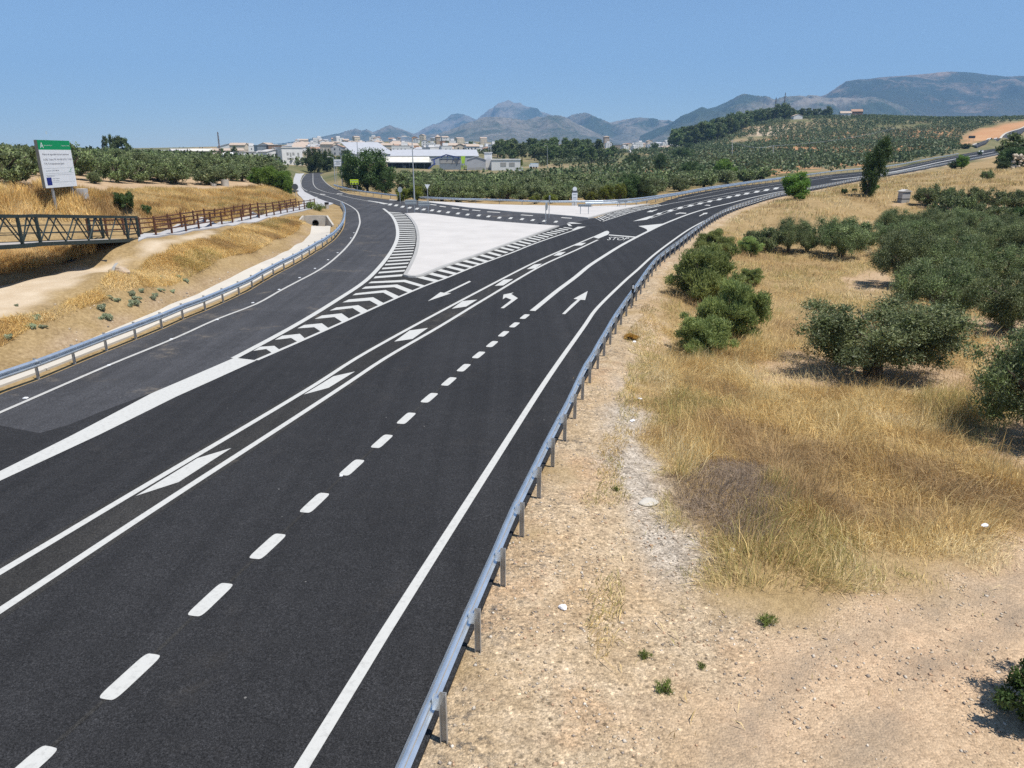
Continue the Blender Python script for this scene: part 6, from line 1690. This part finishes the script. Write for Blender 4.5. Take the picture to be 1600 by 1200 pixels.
for i, (px, py, wx, hx, lb) in enumerate([(194,327,36,36,'round dark bush in the dry grass behind the footbridge end'),(229,338,22,24,'small grey green bush beside the round dark bush'),(1594,352,46,40,'bright green bush at the right edge above the grove'),(1335,301,9,9,'tiny dark bush below the main road near the poplar'),(1319,303,12,11,'small bush just left of the poplar foot'),(1530,243,8,9,'small bush beside the branch road junction')]):
    q = onground([(px, py)])[0]; put(deepb, q, scale_px(q, wx, 3.5), i*2.1, lb, 'single dark bushes', scale_px(q, hx, 2.8))
q = onground([(1484,356)])[0]; put(midp[0], q, scale_px(q, 76, 6.9), 2.2, 'tall grey green bush standing above the right olive grove', 'single dark bushes', scale_px(q, 62, 3.9), 'bush')
for i, (px, py, wx, hx, lb) in enumerate([(1196,392,56,40,'pale green shrubby olive nearest the rail in the tall weeds'),(1260,394,36,44,'narrow dark shrub between two olives of the front row'),(1175,382,30,26,'low shrub at the edge of the weeds by the rail bushes'),(1345,388,60,44,'olive behind the round front olive'),(1520,345,50,34,'low olive to the right of the tall grey bush'),(1560,350,50,34,'low olive above the right grove near the edge'),(1290,372,34,24,'small olive shrub above the front row')]):
    olive_at(midp, px, py, wx, hx, lb)
q = onground([(1612,1132)])[0]; put(deepb, q, .33, 1.1, 'small green bush poking in at the lower right edge beside the dirt track', 'single dark bushes', .42)
# broad trees
def broad(name, seed, n, ll, lw, rx, rz, h, leafm, nb=60, bs=1.0):
    bl = crown_blobs(seed, rx, rx*.9, rz, h - rz, nb, bs, .4, .1)
    r = np.random.default_rng(seed); tg = [(math.cos(a)*rx*.5, math.sin(a)*rx*.5, h - rz*(.3 + r.random())) for a in np.linspace(0, 2*math.pi, 7)[:-1]] + [(0,0,h-rz*.4)]
    def tr(t): t.tube([(0,0,-.4),(.05,0,(h-2*rz)*.6+.3),(0,0,h-rz*1.4)], [.32,.26,.2], 9); limbs(t, seed, max(h-2*rz, .8), .3, tg)
    return make_tree(name, name, 'tree', None, leafm, leaves(seed, bl, n, ll, lw, .1, .55), tr)
bigt = broad('broadleaf_tree', 401, 16000, .32, .2, 5.4, 4.3, 9.0, 'deep', 80, 1.25)
q = at(574, 299, 150); q[2] = float(H(q[0], q[1])); put(bigt, q, scale_px(q, 92, 11.8), .5, 'big broad dark green tree left of the factory behind the fluorescent board', None, scale_px(q, 70, 9.6))
for i, (px, py, Zc, wx, hx, lb) in enumerate([(552,292,165,44,48,'dark tree at the left side of the big broad tree'),(601,299,148,40,40,'lower tree leaning out at the right side of the big broad tree'),
    (492,268,285,34,42,'dark round tree behind the bend of the left road'),(512,268,290,30,34,'dark tree just right of the round one at the left road bend'),(540,272,260,30,30,'dark tree behind the white information board'),
    (985,312,125,46,44,'tall dark tree behind the rails, tallest of the valley group'),(1003,312,125,34,36,'dark tree right of the tall one behind the doubled rails'),(1076,291,225,40,34,'dark tree left of the bright green one by the rising road'),(1030,272,290,22,30,'round dark tree in the valley behind the hut'),(990,262,340,30,24,'dark tree above the valley hut'),
    (1066,256,420,42,24,'clump like dark tree on the olive slope'),(1075,238,560,14,14,'dark tree on the slope below the pine hill'),(1022,240,640,16,16,'round tree at the right end of the far town'),(770,238,620,20,16,'green tree at the left end of the pine wood'),(420,232,430,16,8,'tree top behind the brown block'),(540,240,520,20,12,'tree among the houses above the left road'),(700,250,430,12,8,'tree top behind the machine house'),
    (1585,292,150,66,36,'broad dark tree at the right edge below the ruin'),(1560,296,140,26,14,'low dark bushy tree left of the one at the right edge'),(1488,268,200,18,13,'bushy tree beside the main road left of the bright one'),(1502,266,205,16,20,'bright green small tree beside the main road'),(1509,231,400,22,9,'flat dark tree at the foot of the red cutting')]):
    q = at(px, py, Zc); q[2] = float(H(q[0], q[1])); put(bigt, q, scale_px(q, wx, 11.8), i*1.7, lb, 'broad dark trees', scale_px(q, hx, 9.6))
brt = broad('bright_tree', 421, 9000, .30, .2, 2.6, 2.3, 5.0, 'bright', 40, .85)
for i, (px, py, wx, hx, lb) in enumerate([(1241,312,42,44,'bright green tree beside the right guard rail at the rising road'),(1128,288,42,38,'bright green tree behind the far rail in the valley'),(1502,264,20,22,'bright green bush tree on the verge by the far road'),(1370,297.5,7,9,'small bright green bush near the shrine'),(1250,313,18,12,'low bright shoots at the foot of the bright green tree')]):
    q = onground([(px, py)])[0] if i != 1 else at(px, py, 215); q[2] = float(H(q[0], q[1])); put(brt, q, scale_px(q, wx, 5.8), i*1.1, lb, 'bright green trees', scale_px(q, hx, 5.2))
ylt = broad('yellow_green_tree', 431, 5000, .30, .18, 2.4, 1.9, 4.0, 'yellowish', 30, .8)
for i, (px, py, wx, hx, lb) in enumerate([(630,307,26,24,'yellow green shrub tree behind the far rail beside the tall lamp'),(650,309,28,26,'yellow green shrub tree behind the give way sign'),(948,312,24,30,'yellow green young tree right of the pillar sign'),(968,312,24,32,'yellowest young tree left of the tall dark tree'),(925,313,20,20,'olive yellow shrub just right of the pillar sign'),(812,264,12,14,'yellow green tree beside the workshop'),(860,308,24,16,'low yellow green shrub in front of the olive field'),(835,311,20,14,'yellow green shrub behind the rail near the island tip')]):
    Zc = 380 if i == 5 else 116; q = at(px, py, Zc); q[2] = float(H(q[0], q[1])); put(ylt, q, scale_px(q, wx, 5.3), i*1.3, lb, 'yellow green trees', scale_px(q, hx, 4.2))
hgp = broad('fig_bush', 441, 14000, .24, .17, 3.0, 2.0, 4.0, 'bright', 40, .85)
for i, (px, py, Zc, wx, hx, lb) in enumerate([(418,285,113,44,28,'bright leafy bush on the bank, left part of the clump by the left road'),(438,289,113,36,26,'bright leafy bush on the bank, right part of the clump by the left road'),(400,287,113,24,16,'small leafy bush at the left end of the clump on the bank'),(451,294,112,18,16,'lowest leafy bush at the right end of the clump on the bank')]):
    q = at(px, py, Zc); q[2] = float(H(q[0], q[1])); zt = at(px, py - hx, Zc)[2]; put(hgp, q, scale_px(q, wx, 6.4), i*1.9, lb, 'leafy bushes on the bank', max(zt - q[2], 1.2) / 4.2)
# poplar bent by the wind
bl = []; r = np.random.default_rng(9)
for i in range(70):
    t = r.random(); rad = 1.75 * math.sin(math.pi * min(.12 + t*.85, 1)) ** .7; a = r.random()*6.28; q_ = r.uniform(.2, 1)
    bl.append(((math.cos(a)*rad*q_ + t*1.6, math.sin(a)*rad*q_, .5 + t*7.4), (.62, .62, .95)))
pop = make_tree('poplar_tree', 'dark poplar tree leaning right beside the rising road', 'tree', None, 'deep', leaves(9, bl, 14000, .24, .11, 1.6, .5), lambda t: t.tube([(0,0,-.4),(.3,0,3),(1.2,0,6.5)], [.22,.15,.04], 8))
q = onground([(1353, 306)])[0]; s = project(q[None])[0, 2] / FOC; put(pop, q, s*86/8.4, -.1, None, None, s*88/8.6)
# pines
def pine_proto(seed, h, w_):
    r = np.random.default_rng(seed); bl = []
    for i in range(26):
        t = r.random() ** .8; a = r.random()*6.28; rad = w_*math.sqrt(max(1 - (1.7*t - .75)**2, .05))*r.uniform(.2, 1); bl.append(((math.cos(a)*rad, math.sin(a)*rad, h*(.20 + .70*t)), (w_*.36, w_*.36, w_*.30)))
    return make_tree('pine_tree', 'pine tree', 'pine tree', None, 'pine', leaves(seed, bl, 1700, .75, .36, .3, .5), lambda t: t.tube([(0,0,-1),(.1,0,h*.5),(0,0,h*.92)], [.28,.2,.05], 7))
pines = [pine_proto(500 + i, 10, 3.3) for i in range(3)]
def grove(n, poly, label, group, s0, s1, protos, seed, mind=5.):
    r = np.random.default_rng(seed); P = np.array(poly); mn, mx = P.min(0), P.max(0); out = []; t = 0
    while len(out) < n and t < 8000:
        t += 1; p = r.uniform(mn, mx)
        if sdist(P, p[:1], p[1:])[0] < 0 and all((p[0]-o[0])**2 + (p[1]-o[1])**2 > mind**2 for o in out): out.append(p)
    for i, p in enumerate(out):
        s = r.uniform(s0, s1); put(protos[i % len(protos)], (p[0], p[1], float(H(*p))), s, r.uniform(0, 6.28), label, group)
grove(125, [at(778,250,430)[:2], at(850,258,400)[:2], at(930,258,430)[:2], at(962,256,480)[:2], at(925,244,600)[:2], at(880,236,660)[:2], at(800,236,620)[:2], at(772,240,560)[:2]], 'pine tree in the dense wood between the factory and the far town', 'pines of the wood beside the factory', .6, 1.15, pines, 61, 6)
grove(135, [at(1055,236,650)[:2], at(1120,222,670)[:2], at(1165,208,740)[:2], at(1170,200,800)[:2], at(1210,186,800)[:2], at(1245,184,810)[:2], at(1240,178,880)[:2], at(1180,186,880)[:2], at(1110,210,800)[:2], at(1050,230,760)[:2]], 'pine tree in the wood climbing the hill to the masts', 'pines on the mast hill', 1.3, 2.05, pines, 62, 5)
grove(26, [at(1235,181,820)[:2], at(1300,180,830)[:2], at(1300,178,880)[:2], at(1240,178,880)[:2]], 'pine tree beside the houses on the hilltop', 'pines by the hilltop houses', .9, 1.5, pines, 63, 6)
for i, (px, py, Zc, hx, lb) in enumerate([(166,240,260,29,'slim dark conifer on the skyline of the left grove, left one'),(176,240,262,30,'slim dark conifer on the skyline of the left grove, second from left'),(187,240,258,29,'dark conifer on the skyline of the left grove, third from left'),(197,240,260,26,'dark conifer on the skyline of the left grove, right one'),(1578,252,170,44,'tall dark conifer beside the main road near the right edge'),(1570,255,165,26,'paler lower conifer in front of the tall one near the right edge'),(347,240,380,9,'dark tree top beside the crane jib'),(367,238,390,10,'dark round tree behind the tan building'),(700,230,800,10,'dark tree in the middle of the town'),(735,232,850,12,'dark tree in the town left of the pine wood'),(955,232,1250,10,'dark trees beside the castle tower'),(905,264,330,14,'dark slim cypress at the edge of the valley field'),(938,262,330,20,'slim dark cypress left of the valley trees')]):
    q = at(px, py, Zc); q[2] = min(float(H(q[0], q[1])), q[2] + 2); zt = at(px, py - hx, Zc)[2]; sz = max(zt - q[2], 3) / 9.8
    put(pines[i % 3], q, sz * (.45 if 'slim' in lb else 1.15 if 'near the right edge' in lb else .8), i*1.3, lb, 'single conifers', sz)

# weeds on the bank and tufts on the gravel
weed = bushproto('weed_clump', 'weed', 601, 1500, .16, .09, .5, .22, 'greyweed', 14, .2, .3)
for i, (px, py, s) in enumerate([(13,528,1),(47,512,1),(57,499,1.2),(67,512,.8),(157,482,1.3),(165,499,1.5),(172,466,.9),(183,470,.9),(204,460,1.1),(209,477,1.6),(213,468,1.2),(221,455,.9),(237,467,.9),(243,463,1),(251,455,1),(269,456,.8),(277,434,.9),(291,440,1.1),(252,434,.8),(25,478,.5)]):
    q = onground([(px, py)])[0]; put(weed, q, s*.36, i*1.7, 'grey green weed clump on the bare soil of the left bank', 'weed clumps on the left bank')
tuft = bushproto('green_tuft', 'weed', 611, 420, .15, .018, .34, .2, 'tuft', 10, .16, 1.2)
for i, (px, py, s, lb) in enumerate([(1007,1029,.55,'small green tuft on the gravel, left of three'),(1041,1081,.75,'brightest green tuft on the gravel near the bottom'),(1097,1043,.4,'smallest green tuft on the gravel, right of three'),(962,766,.5,'yellowish tuft near the guard rail'),(1195,975,.9,'yellow green tuft at the front tip of the dry grass'),(1535,765,.9,'green weed in the dry grass toward the right edge'),(1470,628,.7,'small green weed below the big lone olive'),(1440,700,.5,'thin green weed in the dry grass')]):
    q = onground([(px, py)])[0]; put(tuft, q, s*.62, i*1.1, lb, 'green tufts on gravel and grass')
for i, (px, py, s, lb) in enumerate([(485,327,2.2,'low green weeds at the end of the timber fence'),(500,330,2.0,'low green weeds above the culvert')]):
    q = onground([(px, py)])[0]; put(tuft, q, s*1.2, i, lb, 'green weeds above the culvert')
orw = bushproto('orange_weed', 'weed', 621, 2200, .12, .04, .55, .28, 'yellowish', 14, .2, .5)
q = onground([(985,531)])[0]; o = put(orw, q, .7, 0, 'orange yellow weed on the verge beside the right guard rail', None, .45)
orm = leafmat('orange_leaves', (.22, .11, .02), (.48, .27, .05)); [c_ for c_ in orw.children if c_.name.startswith('foliage')][0].data.materials[0] = orm
# ------------------------------------------------------------------ dry grass, stones
gr_ = np.random.default_rng(77)
STRAW = np.array([(.76,.615,.32),(.71,.545,.255),(.64,.465,.205),(.47,.335,.175),(.80,.67,.41)])
def blades(name, P, hts, wid, lean, cols, seed):
    r = np.random.default_rng(seed); n = len(P)
    a = r.uniform(0, 6.283, n); dx = np.cos(a); dy = np.sin(a)
    flow = fbm(P[:,0]/3.1, P[:,1]/3.1, 2) * 12.6
    ln = lean * r.uniform(.3, 1.4, n)
    lx = np.cos(flow)*ln*.7 + r.normal(size=n)*ln*.6; ly = np.sin(flow)*ln*.7 + r.normal(size=n)*ln*.6
    z = H(P[:,0], P[:,1]) - .02
    B0 = np.column_stack([P, z]); W_ = np.column_stack([dx, dy, np.zeros(n)]) * (wid * r.uniform(.6, 1.4, n))[:, None] / 2
    mid = B0 + np.column_stack([lx*hts*.35, ly*hts*.35, hts*.55]); tip = B0 + np.column_stack([lx*hts, ly*hts, hts*np.sqrt(np.clip(1.1-(lx**2+ly**2)*.6, .1, 1.1))])
    V = np.stack([B0, mid + W_, tip, mid - W_], 1).reshape(-1, 3)
    o = mesh_np(name, V, np.arange(4*n).reshape(n, 4), MAT['blades'], attrs={'tint': ('FLOAT_COLOR', np.repeat(cols, 4, 0))})
    return tag(o, kind='stuff')
def straw(P, r, green=0.):
    n = len(P); f = fbm(P[:,0]/2.6 + 9, P[:,1]/2.6, 4)
    t = np.clip((f - .3) * 2.4 + r.normal(size=n)*.16, 0, .999)
    pal = np.array([STRAW[3], STRAW[2], STRAW[1], STRAW[0], STRAW[4]]); k = t * 4; i = np.floor(k).astype(int); fr = (k - i)[:, None]
    c = pal[i] * (1 - fr) + pal[i + 1] * fr if True else None
    g = (fbm(P[:,0]/4 + 40, P[:,1]/4 + 3, 3) > .60 - green) & (r.random(n) < .4)
    c = np.where(g[:, None], np.array([.40,.36,.135]) * r.uniform(.7, 1.2, n)[:, None], c)
    return c * r.uniform(.62, 1.3, n)[:, None]
BROWN = GP([(1035,745),(1110,722),(1190,728),(1225,790),(1215,850),(1150,860),(1070,835),(1040,790)])
def region(n, x0, x1, y0, y1, dens):
    x = gr_.uniform(x0, x1, n); y = gr_.uniform(y0, y1, n)
    k = gr_.random(n) < dens(x, y); return np.column_stack([x[k], y[k]])
soil_trees = np.array([(o.location.x, o.location.y, 3.4*o.scale.x) for o in bpy.data.objects if o.name.startswith('olive_tree') and o.parent is None and o.location.y < 75 and o.location.x > 4])
def right_density(x, y):
    d = np.hypot(x, y)
    g = np.clip(gravel_at(x, y) + .0, 0, 1); s = zone(SOILS, .6, x, y)
    for tx_, ty_, tr_ in soil_trees: s = np.maximum(s, .85 * (1 - sstep(.6, 1.2, np.hypot(x-tx_, y-ty_)/tr_)))
    rd2 = roaddist(x, y)
    cl_ = sstep(.22, .55, fbm(x/1.3, y/1.3, 3))
    return (1 - g*1.05) * (1 - .93*s) * (rd2 > 1.0) * (.10 + .90*cl_) * np.clip(26/np.maximum(d, 14), .12, 1.)
PR = np.vstack([region(560000, 2, 34, 12, 36, right_density), region(380000, 4, 70, 36, 75, right_density)])
pj = project(np.column_stack([PR, H(PR[:,0], PR[:,1])])); PR = PR[(pj[:,0] < 1680) & (pj[:,1] > 0)]
d = np.hypot(PR[:,0], PR[:,1]); inb = sdist(BROWN, PR[:,0], PR[:,1]) + (fbm(PR[:,0], PR[:,1], 3)-.5)*1.0 < 0
edge = sstep(.0, 2.2, sdist_box(GRAVEL[0], PR[:,0], PR[:,1], 30))
hts = (.20 + .55*fbm(PR[:,0]/2.2, PR[:,1]/2.2, 3)) * (.45 + .55*edge) * gr_.uniform(.5, 1.3, len(PR)); hts = np.where(inb, hts*.7, np.where(gr_.random(len(PR)) < .05, hts*1.7, hts))
cols = straw(PR, gr_, .05); cols = np.where(inb[:, None], np.array([.39,.305,.225]) * gr_.uniform(.45, 1.35, len(PR))[:, None], cols)
blades('dry_grass', PR, hts, (.008 + d*.00026), 1.05, cols, 1)
TP = region(70000, 2, 26, 12, 36, lambda x, y: right_density(x, y)*sstep(.52, .62, fbm(x/1.1+7, y/1.1, 3)))
TP = TP[sdist_box(GRAVEL[0], TP[:,0], TP[:,1], 30) > .5]
blades('tall_grass', TP, gr_.uniform(.55, 1.05, len(TP)), .012, .55, straw(TP, gr_, .06)*np.array([1.08,1.06,1.0]), 9)
# slope and far verge on the right
def slope_density(x, y):
    s = zone(SOILS, .8, x, y); return (1 - .9*s) * (roaddist(x, y) > 1.5) * sstep(.36, .56, fbm(x/3, y/3, 3))
PS = region(120000, 20, 125, 75, 175, slope_density); pj = project(np.column_stack([PS, H(PS[:,0], PS[:,1])]))
lim = np.interp(PS[:,0], right_base[:,0], right_base[:,1])
PS = PS[(pj[:,0] < 1660) & (PS[:,1] < lim - 2)]
blades('dry_grass', PS, (.25 + .45*fbm(PS[:,0]/4, PS[:,1]/4, 3))*gr_.uniform(.6, 1.2, len(PS)), .06, .6, straw(PS, gr_, .03), 2)
# left hill above the path
LH = GP([(-60,350),(-60,303),(60,303),(130,302),(240,300),(330,300),(400,295),(448,302),(463,318),(440,326),(380,335),(300,348),(240,358),(180,350),(100,345)])
PL = region(230000, LH[:,0].min(), LH[:,0].max(), LH[:,1].min(), LH[:,1].max(), lambda x, y: (sdist(LH, x, y) < .3) * sstep(.2, .5, fbm(x/2, y/2, 3)))
cl2 = straw(PL, gr_) * np.array([1.06, .98, .82])
blades('dry_grass', PL, (.30 + .75*fbm(PL[:,0]/3, PL[:,1]/3, 3))*gr_.uniform(.6, 1.2, len(PL)), .035, .5, cl2, 3)
# slope under the bridge and the bank by the slip road
LS = GP([(-60,430),(-60,398),(60,389),(140,388),(150,394),(100,407),(50,418),(0,427)])
PU = region(26000, LS[:,0].min(), LS[:,0].max(), LS[:,1].min(), LS[:,1].max(), lambda x, y: (sdist(LS, x, y) < .2)*1.)
blades('dry_grass', PU, .25 + .4*gr_.random(len(PU)), .025, .6, straw(PU, gr_)*np.array([1.05,.95,.8]), 4)
LB2 = GP([(-60,540),(-40,520),(60,492),(150,452),(230,408),(300,380),(380,355),(450,340),(480,338),(470,352),(440,372),(390,396),(320,420),(250,450),(180,462),(100,495),(0,545)])
PB = region(300000, LB2[:,0].min(), LB2[:,0].max(), LB2[:,1].min(), LB2[:,1].max(), lambda x, y: (sdist(LB2, x, y) < 0) * (.22 + .78*sstep(.30, .50, fbm(x/1.8, y/1.8, 4))) * (zone(PALE_TRACK, .3, x, y) < .4))
blades('dry_grass', PB, (.09 + .26*gr_.random(len(PB))), .02, 1.1, straw(PB, gr_, -.12)*np.array([1.03,.97,.84]), 5)
# sparse weeds on the gravel
WP = [GP([(915,930),(960,905),(975,960),(950,1040),(925,1030)]), GP([(925,740),(945,735),(950,790),(920,790)]), GP([(980,520),(1010,470),(1040,520),(1035,600),(1000,600)]), GP([(930,760),(960,640),(985,560),(1000,620),(980,720),(960,800)])]
PW = region(150000, 1, 14, 8, 40, lambda x, y: np.clip(sum((sdist_box(p, x, y, 2) + (fbm(x*1.5, y*1.5, 3)-.5)*.8 < 0)*1. for p in WP), 0, 1) * .8 + .008)
blades('verge_weeds', PW, .06 + .20*gr_.random(len(PW)), .016, 1.0, straw(PW, gr_, .16), 6)
# stones lying on the gravel
ST = region(60000, -1, 16, 6, 34, lambda x, y: gravel_at(x, y) * np.clip(12/np.maximum(np.hypot(x, y), 8), 0, 1) * .75 * sstep(.3, .6, fbm(x/.9, y/.9, 3)))
SV = region(16000, -34, -16, 18, 75, lambda x, y: np.clip(zone([VERGE, LB2], .5, x, y) - zone(PALE_TRACK, .3, x, y)*.7, 0, 1) * .5 * sstep(.35, .6, fbm(x/1.1, y/1.1, 3)))
nb_ = len(ST); ST = np.vstack([ST, SV])
k = len(ST); rr_ = .008 + .03*gr_.random(k)**3.2; rr_[nb_:] = .015 + .06*gr_.random(k - nb_)**3
octa = np.array([(1,0,0),(0,1,0),(-1,0,0),(0,-1,0),(0,0,.8),(0,0,-.8)]); of = np.array([(0,1,4),(1,2,4),(2,3,4),(3,0,4),(1,0,5),(2,1,5),(3,2,5),(0,3,5)])
jit = 1 + .35*gr_.normal(size=(k, 6, 3)); V = octa[None]*jit*rr_[:, None, None]
a = gr_.uniform(0, 6.28, k); ca, sa = np.cos(a)[:, None], np.sin(a)[:, None]
V = np.stack([V[..., 0]*ca - V[..., 1]*sa, V[..., 0]*sa + V[..., 1]*ca, V[..., 2]], -1) + np.column_stack([ST, H(ST[:,0], ST[:,1]) + .006])[:, None]
cs = np.array([(.46,.38,.28),(.36,.30,.23),(.24,.20,.165),(.52,.46,.38),(.42,.28,.18)])[gr_.integers(0, 5, k)] * gr_.uniform(.75, 1.2, k)[:, None]
o = mesh_np('gravel', V.reshape(-1, 3), (np.arange(k)[:, None, None]*6 + of[None]).reshape(-1, 3), MAT['stones'], attrs={'tint': ('FLOAT_COLOR', np.repeat(cs, 6, 0))})
tag(o, kind='stuff')
